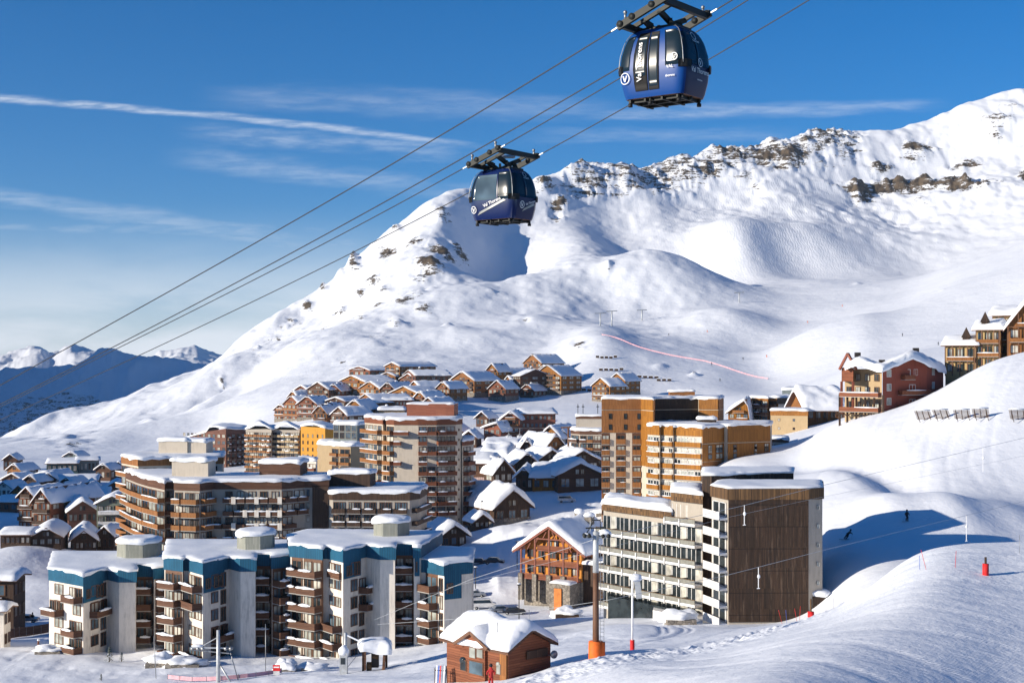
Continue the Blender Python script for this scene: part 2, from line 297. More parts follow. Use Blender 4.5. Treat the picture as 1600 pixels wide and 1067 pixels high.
Ds = np.concatenate([logsp(8, 58, 36), logsp(58, 250, 250), logsp(250, 760, 170), logsp(760, 2650, 560), logsp(2650, 5000, 70), logsp(5000, 8800, 130), [8800.0]])
rowD = np.array([np.exp(pchip([n[0] for n in r], [math.log(n[1]) for n in r], pxs)) for r in ROWS])
rowS = []
for k, r in enumerate(ROWS):
    zs = [n[3] if len(n) > 3 else ZZ(n[1], n[2]) for n in r]
    rowS.append(pchip([n[0] for n in r], [(z-CZ)/n[1] for z, n in zip(zs, r)], pxs))
def smooth_px(a, wd):
    kx = np.arange(-3*wd, 3*wd+1, 2.0); kk = np.exp(-.5*(kx/wd)**2); kk /= kk.sum(); i0, i1 = np.searchsorted(pxs, -160), np.searchsorted(pxs, 1758)
    seg = a[i0:i1]; pad = len(kx)//2; e = np.concatenate([2*seg[0]-seg[pad:0:-1], seg, 2*seg[-1]-seg[-2:-pad-2:-1]]); a = a.copy(); a[i0:i1] = np.convolve(e, kk, 'valid'); return a
for k in range(1, 15):
    wd = 30 if k < 9 else 14
    rowD[k] = np.exp(smooth_px(np.log(rowD[k]), wd)); rowS[k] = smooth_px(rowS[k], wd)
rowZ = CZ+np.array(rowS)*rowD
Z = np.empty((len(Ds), len(pxs)))
for j in range(len(pxs)):
    Z[:, j] = pchip(np.log(rowD[:, j]), rowZ[:, j], np.log(Ds))
for i in range(len(Ds)):
    if Ds[i] < 330: Z[i] = smooth_px(Z[i], 22 if Ds[i] < 250 else 12)
PX, DD = np.meshgrid(pxs, Ds)
XX = (PX-800)/F*DD; YY = DD
PYb = HY-(Z-CZ)/DD*F
# lattice noise in numpy
_rng = np.random.RandomState(3)
_G = _rng.rand(256, 256)
def vnoise(x, y):
    xi = np.floor(x).astype(int); yi = np.floor(y).astype(int); fx = x-xi; fy = y-yi
    fx = fx*fx*fx*(fx*(fx*6-15)+10); fy = fy*fy*fy*(fy*(fy*6-15)+10)
    a = _G[xi & 255, yi & 255]; b_ = _G[(xi+1) & 255, yi & 255]; c = _G[xi & 255, (yi+1) & 255]; d = _G[(xi+1) & 255, (yi+1) & 255]
    return (a*(1-fx)+b_*fx)*(1-fy)+(c*(1-fx)+d*fx)*fy-.5
def fbm(x, y, wl, octs=4, gain=.5):
    s_ = 0; a = 1
    for o in range(octs):
        s_ = s_+a*vnoise(x/wl*2**o+17.3*o, y/wl*2**o+5.1*o); a *= gain
    return s_
def ridged(x, y, wl, octs=4, gain=.5):
    s_ = 0; a = 1
    for o in range(octs):
        s_ = s_+a*(1-4*np.abs(vnoise(x/wl*2**o+31.7*o, y/wl*2**o+11.9*o))); a *= gain
    return s_/2
def sm(a, b_, x):
    t_ = np.clip((x-a)/(b_-a), 0, 1); return t_*t_*(3-2*t_)
Zb = Z.copy()
# broad hummocks placed by direction and distance: (px, D, height, width across, width in depth)
BUMPS = [(-1178, 365, 92, 60, 50),  # this one is an unseen hill added left of view to shade the village
         (1030, 1450, 36, 46, 85), (985, 1400, 12, 60, 70), (1150, 1700, 34, 34, 80), (760, 1560, -14, 30, 60), (905, 1700, 16, 40, 120), (960, 1800, -14, 30, 120), (1330, 1900, 14, 60, 120), (1420, 1700, -12, 60, 120), (1235, 1760, 18, 60, 60), (1095, 1600, -26, 45, 90), (1215, 1640, -16, 60, 60),
         (700, 1700, 40, 42, 150), (770, 1640, -46, 52, 120), (660, 1520, 16, 40, 90), (840, 1500, 10, 45, 60), (1145, 1190, 18, 34, 42), (1205, 1190, -9, 34, 40),
         (1230, 950, 14, 48, 55), (1290, 1000, 10, 45, 40), (905, 1400, 12, 40, 60), (880, 1290, 7, 26, 30), (640, 1300, 9, 60, 60), (560, 1250, 8, 34, 60), (470, 1250, 9, 26, 60), (345, 1120, 10, 16, 60), (368, 1100, -9, 13, 50), (515, 1120, 7, 20, 40), (590, 1110, 6, 18, 40), (760, 1120, 7, 24, 30), (850, 1180, 8, 22, 34), (680, 1150, 6, 20, 30),
         (720, 1320, 8, 40, 40), (800, 1380, 9, 38, 45), (930, 1330, -9, 22, 60), (330, 1330, 14, 34, 60), (372, 1250, -12, 22, 70), (440, 1180, 8, 40, 60),
         (1470, 1020, 12, 90, 60), (1360, 760, 9, 36, 40), (140, 1120, 9, 30, 40), (230, 1080, 8, 26, 34), (60, 1050, 8, 30, 30), (300, 1000, 9, 34, 36), (200, 960, 8, 46, 30), (90, 900, 9, 40, 40),
         (1365, 268, -3.0, 3.6, 22), (1340, 262, 1.6, 5, 20), (1300, 285, -1.4, 5, 14), (1430, 262, .9, 9, 12), (1475, 226, 4.2, 4, 9), (1392, 226, 3.4, 4, 9), (1560, 228, 3.0, 6, 8), (1255, 300, -1.4, 4, 14),
         (840, 345, 4.0, 9, 6), (760, 360, 3.2, 9, 6), (900, 335, 2.0, 8, 5), (960, 175, 1.2, 5, 5), (800, 300, .0, 5, 5), (25, 330, 5.5, 10, 16), (70, 300, 3, 9, 10), (660, 262, 1.5, 5, 5)]
for (bx, bd, hgt, sx, sy) in BUMPS:
    cx = (bx-800)/F*bd
    Z += hgt*np.exp(-.5*((XX-cx)/sx)**2-.5*((YY-bd)/sy)**2)
mt = sm(700, 1200, DD)
mfar = sm(2700, 4200, DD)
vil = 1-sm(600, 900, DD)
Z += mt*(1-mfar)*(fbm(XX, YY, 420, 3)*16+fbm(XX+90, YY*.6, 120, 5, .58)*15*(.4+.6*sm(1250, 1600, DD))*(1-.72*sm(1000, 1250, PX)*(1-sm(1650, 2000, DD)))*(.45+1.1*np.clip(fbm(XX+900, YY+300, 500, 2)+.5, 0, 1)))
Z += sm(250, 900, DD)*(1-mt)*fbm(XX, YY, 60, 3)*1.2
Z += vil*(fbm(XX, YY, 26, 3)*.7*sm(40, 110, DD)*(1-.6*sm(950, 1200, PX))+fbm(XX, YY, 4.5, 3)*(.16+.14*(1-sm(800, 950, PX))*sm(150, 165, DD)*(1-sm(230, 260, DD)))*(1-.7*sm(950, 1200, PX)))
Z += mfar*(ridged(XX, YY, 700, 6, .55)*150-70)*np.where(YY > 5600, .62, .8)*(PX < 700)
# churned edge of the piste and ploughed banks
def along(pts, wd, sub=False):
    XX_, YY_ = (XX[:NR_, J0:J1], YY[:NR_, J0:J1]) if sub else (XX, YY)
    best = np.full(XX_.shape, 1e9)
    for (a, b_) in zip(pts[:-1], pts[1:]):
        ax, ay, bx, by = (a[0]-800)/F*a[1], a[1], (b_[0]-800)/F*b_[1], b_[1]
        L2 = (bx-ax)**2+(by-ay)**2
        tt = np.clip(((XX_-ax)*(bx-ax)+(YY_-ay)*(by-ay))/L2, 0, 1)
        best = np.minimum(best, np.hypot(XX_-ax-tt*(bx-ax), YY_-ay-tt*(by-ay)))
    return np.exp(-.5*(best/wd)**2)
ch = along([(860, 112), (960, 118), (1080, 122), (1180, 135), (1270, 138)], 4.5)
Z += ch*(ridged(XX, YY, 2.2, 3)*.55)
bk = along([(745, 305), (790, 340), (850, 362), (905, 372)], 7)+along([(790, 318), (815, 300)], 5)+along([(35, 262), (80, 262)], 5)*.6
Z += bk*(1.3+ridged(XX, YY, 6, 3)*.5)
NR_ = int(np.searchsorted(Ds, 420)); J0, J1 = np.searchsorted(pxs, -160), np.searchsorted(pxs, 1758)
def rut(pts, wd=.26, dep=.12, gap=.9):
    for o_ in (-gap/2, gap/2):
        Z[:NR_, J0:J1] -= along([(p[0]+o_/p[1]*F*.7, p[1]+o_*.7) for p in pts], wd, True)*dep
def curve(pts, n=8):
    t_ = np.linspace(0, len(pts)-1, n*(len(pts)-1)+1); k = np.arange(len(pts))
    return list(zip(pchip(k, [p[0] for p in pts], t_), pchip(k, [p[1] for p in pts], t_)))
rut(curve([(840, 165), (900, 172), (980, 160), (1040, 168), (1020, 185), (960, 192)]), gap=1.3); rut(curve([(870, 150), (950, 148), (1040, 158), (1075, 172), (1060, 186)]), gap=1.3)
rut(curve([(700, 168), (800, 158), (900, 146), (1000, 140), (1100, 150), (1160, 158)]), gap=1.4, dep=.10); rut(curve([(60, 200), (200, 192), (330, 188), (450, 186), (560, 188), (660, 178)]), gap=1.2)
rut(curve([(20, 205), (60, 222), (75, 240)]), gap=1.2); rut(curve([(860, 395), (900, 392), (940, 398)]), gap=1.6, dep=.15)
for k_, (a_, c_, d_) in enumerate([((1560, 92), (1350, 100), (1150, 112)), ((1600, 104), (1420, 108), (1250, 120)), ((1590, 112), (1480, 113), (1330, 122)), ((1500, 74), (1250, 88), (1050, 108)), ((1590, 84), (1330, 90), (1120, 104)), ((1420, 66), (1200, 80), (1000, 100)), ((1600, 116), (1540, 114), (1440, 116))]):
    rut(curve([a_, c_, d_]), wd=.22, dep=.06, gap=.6)
for k_ in range(9):
    x_ = 1300+k_*34; rut(curve([(x_+40, 318-k_), (x_+14*math.sin(k_*2.1), 285), (x_-25, 262), (x_-10+20*math.sin(k_), 246)]), wd=.4, dep=.035, gap=.8)
# rock outcrops: (px, py, rx, ry, strength)
ROCK = [(1145, 236, 30, 12, .95), (1195, 238, 34, 16, .9), (1240, 244, 28, 16, 1.0), (1230, 262, 34, 9, .8), (1280, 262, 20, 9, .5), (1290, 214, 30, 5, .75), (905, 262, 28, 6, .75), (985, 283, 50, 12, .6), (1030, 262, 40, 12, .45),
        (1000, 302, 45, 7, .7), (872, 325, 14, 9, .85), (845, 296, 12, 10, .6), (945, 272, 20, 10, .5), (1075, 300, 30, 8, .3), (1180, 300, 12, 7, .6),
        (1440, 293, 105, 6, 1.0), (1345, 297, 20, 10, 1.15), (1395, 290, 30, 9, 1.15), (1440, 291, 26, 8, 1.1), (1500, 295, 26, 10, 1.15), (1535, 298, 14, 7, 1.05), (1375, 262, 18, 7, .95), (1435, 228, 24, 11, 1.0), (1425, 243, 20, 7, .7), (1505, 255, 22, 9, .9), (1560, 190, 24, 9, .7), (1580, 170, 18, 8, .5), (1597, 270, 6, 7, 1.0), (1555, 215, 16, 12, .5), (1440, 318, 12, 5, .5),
        (608, 404, 16, 9, .95), (480, 480, 8, 4, .8), (455, 498, 7, 4, .7), (430, 520, 10, 5, .6), (560, 470, 12, 5, .7), (590, 495, 10, 5, .6), (720, 395, 14, 7, .8), (740, 430, 10, 5, .6), (510, 520, 12, 5, .6), (620, 520, 14, 5, .6), (660, 500, 14, 5, .6), (400, 560, 10, 4, .5), (850, 300, 14, 10, .9), (870, 345, 10, 6, .8), (920, 300, 24, 9, .7), (1110, 262, 26, 9, .8), (1160, 275, 20, 8, .7), (645, 402, 14, 6, .8), (690, 415, 22, 10, .9), (668, 445, 20, 10, 1.0), (655, 458, 14, 6, .7), (580, 455, 10, 7, .85), (552, 425, 9, 5, .8), (525, 435, 8, 6, .7), (530, 492, 9, 5, .8), (600, 470, 8, 5, .5), (645, 482, 14, 9, .5), (630, 497, 18, 7, .7), (690, 368, 12, 6, .7), (620, 380, 8, 4, .7), (505, 462, 6, 4, .7),
        (845, 436, 9, 4, .7), (672, 470, 10, 5, .4), (588, 540, 22, 6, .35), (905, 530, 7, 6, .8), (1030, 575, 8, 3, .5), (700, 516, 8, 2.5, .5), (820, 510, 6, 2.5, .5), (540, 570, 14, 6, .35), (480, 540, 20, 10, .3),
        (440, 510, 8, 5, .4), (470, 500, 10, 5, .35), (230, 660, 9, 4, .7), (225, 675, 4, 3, .6), (400, 552, 5, 3, .6), (110, 700, 30, 7, .4), (348, 600, 5, 3, .6), (300, 640, 8, 4, .5), (560, 520, 8, 4, .6), (770, 480, 6, 3, .5), (880, 500, 6, 3, .5), (950, 470, 5, 2, .5), (1085, 590, 6, 3, .6), (20, 735, 20, 8, .45), (70, 725, 24, 5, .5), (1340, 455, 5, 2, .3), (1470, 465, 5, 2, .2)]
rock = np.zeros_like(Z)
for (rx, ry, ax, ay, st) in ROCK:
    wsel = (DD > 690) & (DD < 2600)
    d2 = ((PX-rx)/ax)**2+((PYb-ry)/ay)**2
    rock = np.maximum(rock, np.where(wsel, st*np.exp(-.5*d2*1.2), 0))
jit = fbm(XX, YY, 30, 3, .6)
Z += rock*(ridged(XX, YY*.8, 48, 5, .6)*17*sm(1100, 1900, DD)+jit*11)
rock = rock*1.02
rid = (sm(840, 900, PX)*(1-sm(1330, 1360, PX)))*np.exp(-.5*((PYb-np.interp(PX, [n[0] for n in ridge], [n[2] for n in ridge])-14)/22)**2)*((DD > 1500) & (DD < 2450))
Z += rid*(ridged(XX, YY, 70, 5, .6)*16-11)
rock = np.maximum(rock, rid*.60)
# far dark hillside with scattered rock
rock = np.maximum(rock, ((DD > 2800) & (DD < 4300) & (PX > -50) & (PX < 180) & (PYb < 640))*.5)
tracks = np.exp(-.5*((PX-1260)/150)**2-.5*((PYb-350)/55)**2)*((DD > 1300) & (DD < 2350))
nr, nc = Z.shape
def ground_z(x, y):
    px = x/y*F+800
    j = int(np.clip(np.searchsorted(pxs, px)-1, 0, nc-2)); i = int(np.clip(np.searchsorted(Ds, y)-1, 0, nr-2))
    u = (px-pxs[j])/(pxs[j+1]-pxs[j]); v = (y-Ds[i])/(Ds[i+1]-Ds[i])
    return float((Z[i, j]*(1-u)+Z[i, j+1]*u)*(1-v)+(Z[i+1, j]*(1-u)+Z[i+1, j+1]*u)*v)
def flatten(px, D, rad, z=None, soft=6):
    "level the ground under a building"
    cx = (px-800)/F*D
    if z is None: z = ground_z(cx, D)
    d = np.hypot(XX-cx, YY-D)
    k = 1-sm(rad, rad+soft, d)
    Z[:] = Z*(1-k)+z*k
def finish_terrain():
    co = np.stack([XX, YY, Z], -1).reshape(-1, 3).astype(np.float32)
    i = np.arange(nr-1)[:, None]*nc+np.arange(nc-1)[None, :]
    quads = np.stack([i, i+1, i+nc+1, i+nc], -1).reshape(-1, 4).astype(np.int32)
    def sheet(name, sel):
        q = quads[sel]; used = np.unique(q); rem = np.full(nr*nc, -1, np.int32); rem[used] = np.arange(len(used)); q = rem[q]
        me = bpy.data.meshes.new(name); me.vertices.add(len(used)); me.vertices.foreach_set('co', co[used].ravel())
        me.loops.add(q.size); me.loops.foreach_set('vertex_index', q.ravel())
        me.polygons.add(len(q)); me.polygons.foreach_set('loop_start', np.arange(0, q.size, 4, dtype=np.int32)); me.polygons.foreach_set('loop_total', np.full(len(q), 4, np.int32))
        me.polygons.foreach_set('use_smooth', np.ones(len(q), bool))
        for an, arr in (('rock', rock), ('tracks', tracks)):
            at = me.attributes.new(an, 'FLOAT', 'POINT'); at.data.foreach_set('value', arr.reshape(-1)[used].astype(np.float32))
        me.update(); me.validate()
        me.materials.append(MATS['terrain_snow'])
        o = bpy.data.objects.new(name, me); COL.objects.link(o); o['kind'] = 'structure'
        return o
    rowi = np.repeat(np.arange(nr-1), nc-1)
    dd = Ds[rowi]
    sheet('ground', dd < 900); sheet('mountain', (dd >= 900) & (dd < 2800)); sheet('far_mountains', dd >= 2800)
# ------------------------------------------------------------------ building blocks
def P2(px, D): return Vector(((px-800)/F*D, D))
def PZ(D, py): return CZ-(py-HY)/F*D
def P3(px, D, py): p = P2(px, D); return Vector((p.x, p.y, PZ(D, py)))
def GZ(px, D): p = P2(px, D); return ground_z(p.x, p.y)

class MB:
    "collects faces in world (or local) coordinates and links them as ONE mesh object"
    def __init__(s): s.v = []; s.f = []; s.m = []; s.mats = []; s.sm = []
    def mi(s, mat):
        if mat not in s.mats: s.mats.append(mat)
        return s.mats.index(mat)
    def add(s, vs, fs, mat, smooth=False):
        o = len(s.v); s.v += [Vector(v) for v in vs]; k = s.mi(mat)
        for f in fs: s.f.append([o+i for i in f]); s.m.append(k); s.sm.append(smooth)
    def box(s, c, size, mat, ang=0, M=None):
        x, y, z = size[0]/2, size[1]/2, size[2]/2
        vs = [Vector(p) for p in ((-x, -y, -z), (x, -y, -z), (x, y, -z), (-x, y, -z), (-x, -y, z), (x, -y, z), (x, y, z), (-x, y, z))]
        if M is None: M = Matrix.Rotation(ang, 3, 'Z')
        c = Vector(c)
        s.add([M@v+c for v in vs], [(0, 3, 2, 1), (4, 5, 6, 7), (0, 1, 5, 4), (1, 2, 6, 5), (2, 3, 7, 6), (3, 0, 4, 7)], mat)
    def prism(s, poly, z0, z1, mat, caps=True):
        n = len(poly); z1f = z1 if callable(z1) else (lambda x, y: z1)
        vs = [(p[0], p[1], z0) for p in poly]+[(p[0], p[1], z1f(p[0], p[1])) for p in poly]
        fs = [(i, (i+1) % n, n+(i+1) % n, n+i) for i in range(n)]
        if caps: fs += [tuple(range(n, 2*n)), tuple(range(n-1, -1, -1))]
        s.add(vs, fs, mat)
    def bar(s, a, b, wd, mat, ht=None):
        a, b = Vector(a), Vector(b); d = b-a
        if d.length < 1e-6: return
        q = d.to_track_quat('X', 'Z').to_matrix()
        s.box((a+b)/2, (d.length, wd, ht or wd), mat, M=q)
    def tube(s, pts, rad, mat, n=8, cap=True):
        pts = [Vector(p) for p in pts]; rr = rad if isinstance(rad, (list, tuple)) else [rad]*len(pts)
        vs = []; fs = []
        for i, p in enumerate(pts):
            d = (pts[min(i+1, len(pts)-1)]-pts[max(i-1, 0)]).normalized()
            q = d.to_track_quat('Z', 'Y').to_matrix()
            for k in range(n):
                a = 2*math.pi*k/n; vs.append(p+q@Vector((math.cos(a)*rr[i], math.sin(a)*rr[i], 0)))
        for i in range(len(pts)-1):
            for k in range(n):
                fs.append((i*n+k, i*n+(k+1) % n, (i+1)*n+(k+1) % n, (i+1)*n+k))
        if cap: fs += [tuple(range(n-1, -1, -1)), tuple(range(len(vs)-n, len(vs)))]
        s.add(vs, fs, mat, True)
    def ball(s, c, r, mat, nu=10, nv=7, jit=0.0):
        c = Vector(c); rx, ry, rz = r if isinstance(r, (tuple, list)) else (r, r, r)
        vs = []; fs = []
        for j in range(nv+1):
            th = math.pi*j/nv
            for i in range(nu):
                a = 2*math.pi*i/nu; d = Vector((math.sin(th)*math.cos(a), math.sin(th)*math.sin(a), math.cos(th)))
                k = 1+jit*mnoise.noise(d*1.7+c*.37)
                vs.append(c+Vector((d.x*rx, d.y*ry, d.z*rz))*k)
        for j in range(nv):
            for i in range(nu):
                fs.append((j*nu+i, (j+1)*nu+i, (j+1)*nu+(i+1) % nu, j*nu+(i+1) % nu))
        s.add(vs, fs, mat, True)
    def mesh(s, name, off=Vector((0, 0, 0))):
        me = bpy.data.meshes.new(name)
        me.from_pydata([v-off for v in s.v], [], s.f)
        for mt_ in s.mats: me.materials.append(MATS[mt_])
        me.polygons.foreach_set('material_index', s.m); me.polygons.foreach_set('use_smooth', s.sm)
        me.update(); return me
    def build(s, name, parent=None, label=None):
        off = parent_world(parent) if parent is not None else Vector((0, 0, 0))
        o = bpy.data.objects.new(name, s.mesh(name, off)); COL.objects.link(o)
        if parent is not None: o.parent = parent
        if label: o['label'] = label
        return o
def parent_world(p):
    v = Vector((0, 0, 0))
    while p is not None: v += Vector(p.location); p = p.parent
    return v
def thing(name, label, cat, loc=(0, 0, 0), group=None, rz=0):
    o = bpy.data.objects.new(name, None); o.empty_display_size = .5; COL.objects.link(o)
    o.location = loc; o.rotation_euler = (0, 0, rz); o['label'] = label; o['category'] = cat
    if group: o['group'] = group
    return o
def tag(o, label, cat, group=None, kind=None):
    if label: o['label'] = label
    if cat: o['category'] = cat
    if group: o['group'] = group
    if kind: o['kind'] = kind
    return o
def dup(root, loc, rz=0, sc=1, label=None, group=None):
    r = root.copy(); COL.objects.link(r); r.location = loc; r.rotation_euler = (0, 0, rz); r.scale = sc if hasattr(sc, '__len__') else (sc, sc, sc)
    if label: r['label'] = label
    if group: r['group'] = group
    for ch in list(root.children):
        c = ch.copy(); COL.objects.link(c); c.parent = r
        for g_ in list(ch.children):
            d = g_.copy(); COL.objects.link(d); d.parent = c
    return r

# snow lying on a roof of any outline
def snow_cap(mb, poly, zf, th=.55, over=.35, res=1.2, droop=.18, wav=.22, seed=0, rnd=.8, mat='snow'):
    if not callable(zf): z0_ = zf; zf = lambda x, y: z0_
    pts = [Vector((p[0], p[1])) for p in poly]; n = len(pts)
    area = sum(pts[i].x*pts[(i+1) % n].y-pts[(i+1) % n].x*pts[i].y for i in range(n))
    if area < 0: pts.reverse()
    ns = []
    for i in range(n):
        a, b = pts[i-1], pts[(i+1) % n]; e1 = (pts[i]-a).normalized(); e2 = (b-pts[i]).normalized()
        n1 = Vector((e1.y, -e1.x)); n2 = Vector((e2.y, -e2.x)); m_ = (n1+n2)
        m_ = m_.normalized() if m_.length > .2 else n1
        ns.append(m_/max(.55, m_.dot(n1)))
    ring = []
    for i in range(n):
        a, b = pts[i], pts[(i+1) % n]; L = (b-a).length; k = max(1, int(L/res))
        for j in range(k):
            t_ = j/k; p = a.lerp(b, t_); nn = ns[i].lerp(ns[(i+1) % n], t_)
            wv_ = mnoise.noise(Vector((p.x*.35, p.y*.35, seed+.5)))+.5*mnoise.noise(Vector((p.x*1.1, p.y*1.1, seed+3.5)))
            ring.append(p+nn*(over+wav*wv_))
    m_ = len(ring)
    xs = [p.x for p in ring]; ys = [p.y for p in ring]
    inner = []
    x = min(xs)
    def inside(px_, py_):
        c_ = False; j = m_-1
        for i in range(m_):
            if (ring[i].y > py_) != (ring[j].y > py_) and px_ < (ring[j].x-ring[i].x)*(py_-ring[i].y)/(ring[j].y-ring[i].y)+ring[i].x: c_ = not c_
            j = i
        return c_
    def edist(px_, py_):
        best = 1e9; q = Vector((px_, py_))
        for i in range(m_):
            a, b = ring[i], ring[(i+1) % m_]; ab = b-a; t_ = max(0, min(1, (q-a).dot(ab)/max(ab.length_squared, 1e-9)))
            best = min(best, (a+ab*t_-q).length)
        return best
    # ring just inside the edge gives the rounded shoulder
    cen = sum((Vector((p.x, p.y)) for p in ring), Vector((0, 0)))/m_
    step = res
    x = min(xs)+step*.5
    while x < max(xs):
        y = min(ys)+step*.5
        while y < max(ys):
            jx, jy = x+random.uniform(-.2, .2)*step, y+random.uniform(-.2, .2)*step
            if inside(jx, jy) and edist(jx, jy) > step*.28: inner.append(Vector((jx, jy)))
            y += step
        x += step
    allv = ring+inner
    # shoulder points
    sh = []
    for i in range(m_):
        a, b, c_ = ring[i-1], ring[i], ring[(i+1) % m_]; e = (c_-a)
        if e.length > 1e-6:
            e.normalize(); q = b-Vector((e.y, -e.x))*min(.22, step*.2)
            if inside(q.x, q.y): sh.append(q)
    allv += sh
    ov, oe, of, _, _, _ = delaunay_2d_cdt(allv, [(i, (i+1) % m_) for i in range(m_)], [], 1, 1e-4)
    vs = []
    for v in ov:
        d = edist(v.x, v.y); k = min(1, d/rnd); hgt = th*math.sqrt(max(0, 1-(1-k)**2))
        nz_ = mnoise.noise(Vector((v.x*.28, v.y*.28, seed)))*th*.55+mnoise.noise(Vector((v.x*.9, v.y*.9, seed+9)))*th*.22
        vs.append((v.x, v.y, zf(v.x, v.y)+hgt*(1+0)+nz_*k+.06))
    mb.add(vs, [tuple(f) for f in of], mat, True)
    # hanging skirt
    top = [(p.x, p.y, zf(p.x, p.y)+.06) for p in ring]
    bot = []
    for i, p in enumerate(ring):
        q = p+(cen-p).normalized()*.10
        dr = droop*(.55+1.3*max(0, mnoise.noise(Vector((p.x*.45, p.y*.45, seed+20)))+.25))
        bot.append((q.x, q.y, zf(p.x, p.y)-dr))
    mb.add(top+bot, [(i, m_+i, m_+(i+1) % m_, (i+1) % m_) for i in range(m_)], mat, True)

# ---- facade elements: origin at lower left corner, x along the wall, -y outwards, 1 unit wide and high
def el_window(glassm, frame='trim_brown', mull=1, depth=.10):
    b = MB(); t_ = .06
    b.box((.5, -.02, .5), (1, .03, 1), glassm)
    for xx in [t_/2, 1-t_/2]+[(i+1)/(mull+1) for i in range(mull)]: b.box((xx, -.06, .5), (t_, .09, 1), frame)
    for zz in (t_/2, 1-t_/2): b.box((.5, -.065, zz), (1, .08, t_), frame)
    return b.mesh('window')
def el_balcony(mat, snow=True, floor='concrete', seed=0):
    "1 wide, 1 deep, 1 high parapet"
    b = MB()
    b.box((.5, -.5, -.07), (1.0, 1.0, .12), floor)
    b.box((.5, -.97, .5), (1, .06, 1), mat); b.box((.03, -.47, .5), (.06, .94, 1), mat); b.box((.97, -.47, .5), (.06, .94, 1), mat)
    return b.mesh('balcony')
def el_snowrail(seed):
    b = MB(); n = 9; rnd_ = random.Random(seed)
    a0, a1 = rnd_.choice([(0, 1), (0, 1), (0, .55), (.4, 1), (.15, .8)])
    hs_ = [max(.08, .2*math.sin(math.pi*(i+.5)/n)+rnd_.uniform(.02, .16)) for i in range(n+1)]
    vs = []; fs = []
    for i in range(n+1):
        x = a0+(a1-a0)*i/n; h_ = hs_[i]
        vs += [(x, -1.10, -h_*.5), (x, -1.12, h_*.5), (x, -1.0, h_+.02), (x, -.86, h_*.5), (x, -.86, 0)]
    for i in range(n):
        for k in range(4): fs.append((i*5+k, (i+1)*5+k, (i+1)*5+k+1, i*5+k+1))
    fs += [(4, 3, 2, 1, 0), tuple(n*5+k for k in range(5))]
    b.add(vs, fs, 'snow', True)
    return b.mesh('snow_ridge')
EL = {}
def el(kind):
    if kind in EL: return EL[kind]
    k = kind.split(':')
    if k[0] == 'w': me = el_window(k[1], k[2], int(k[3]))
    elif k[0] == 'b': me = el_balcony(k[1], floor=k[2] if len(k) > 2 else 'concrete')
    elif k[0] == 's': me = el_snowrail(int(k[1]))
    EL[kind] = me; return me
class Parts:
    "window and balcony parts of one building; past 100 of a kind the rest become one stuff part"
    def __init__(s, root): s.root = root; s.base = parent_world(root); s.items = {}
    def put(s, name, kind, p, ang, scale, sub=None):
        s.items.setdefault(name, []).append((kind, Vector(p), ang, scale, sub))
    def flush(s, keep=100):
        for name, lst in s.items.items():
            lst.sort(key=lambda it: -(it[3][0]*it[3][2])/(it[1].y**2))
            for (kind, p, ang, scale, sub) in lst[:keep]:
                o = bpy.data.objects.new(name, el(kind)); COL.objects.link(o); o.parent = s.root
                o.location = p-s.base; o.rotation_euler = (0, 0, ang); o.scale = scale
                if sub:
                    q = bpy.data.objects.new(sub[0], el(sub[1])); COL.objects.link(q); q.parent = o
                    q.location = (0, 0, 1.0); q.scale = (1, 1, sub[2]/scale[2])
            rest = lst[keep:]
            if rest:
                b = MB()
                def addmesh(me, M):
                    o0 = len(b.v); b.v += [M@v.co for v in me.vertices]
                    mi = [b.mi(mt_.name) for mt_ in me.materials]
                    for pl in me.polygons: b.f.append([o0+i for i in pl.vertices]); b.m.append(mi[pl.material_index]); b.sm.append(pl.use_smooth)
                for (kind, p, ang, scale, sub) in rest:
                    M = Matrix.LocRotScale(p, Matrix.Rotation(ang, 3, 'Z').to_quaternion(), Vector(scale)); addmesh(el(kind), M)
                    if sub: addmesh(el(sub[1]), M@Matrix.LocRotScale(Vector((0, 0, 1)), None, Vector((1, 1, sub[2]/scale[2]))))
                o = b.build(name, s.root); o['kind'] = 'stuff'
GLS = ['glass_dark', 'glass_dark', 'glass_sky', 'glass_pale', 'glass_curtain']
def rg(rnd_, w_=None): return rnd_.choice(w_ or GLS)
def wall_len(A, B): return (Vector(B)-Vector(A)).length
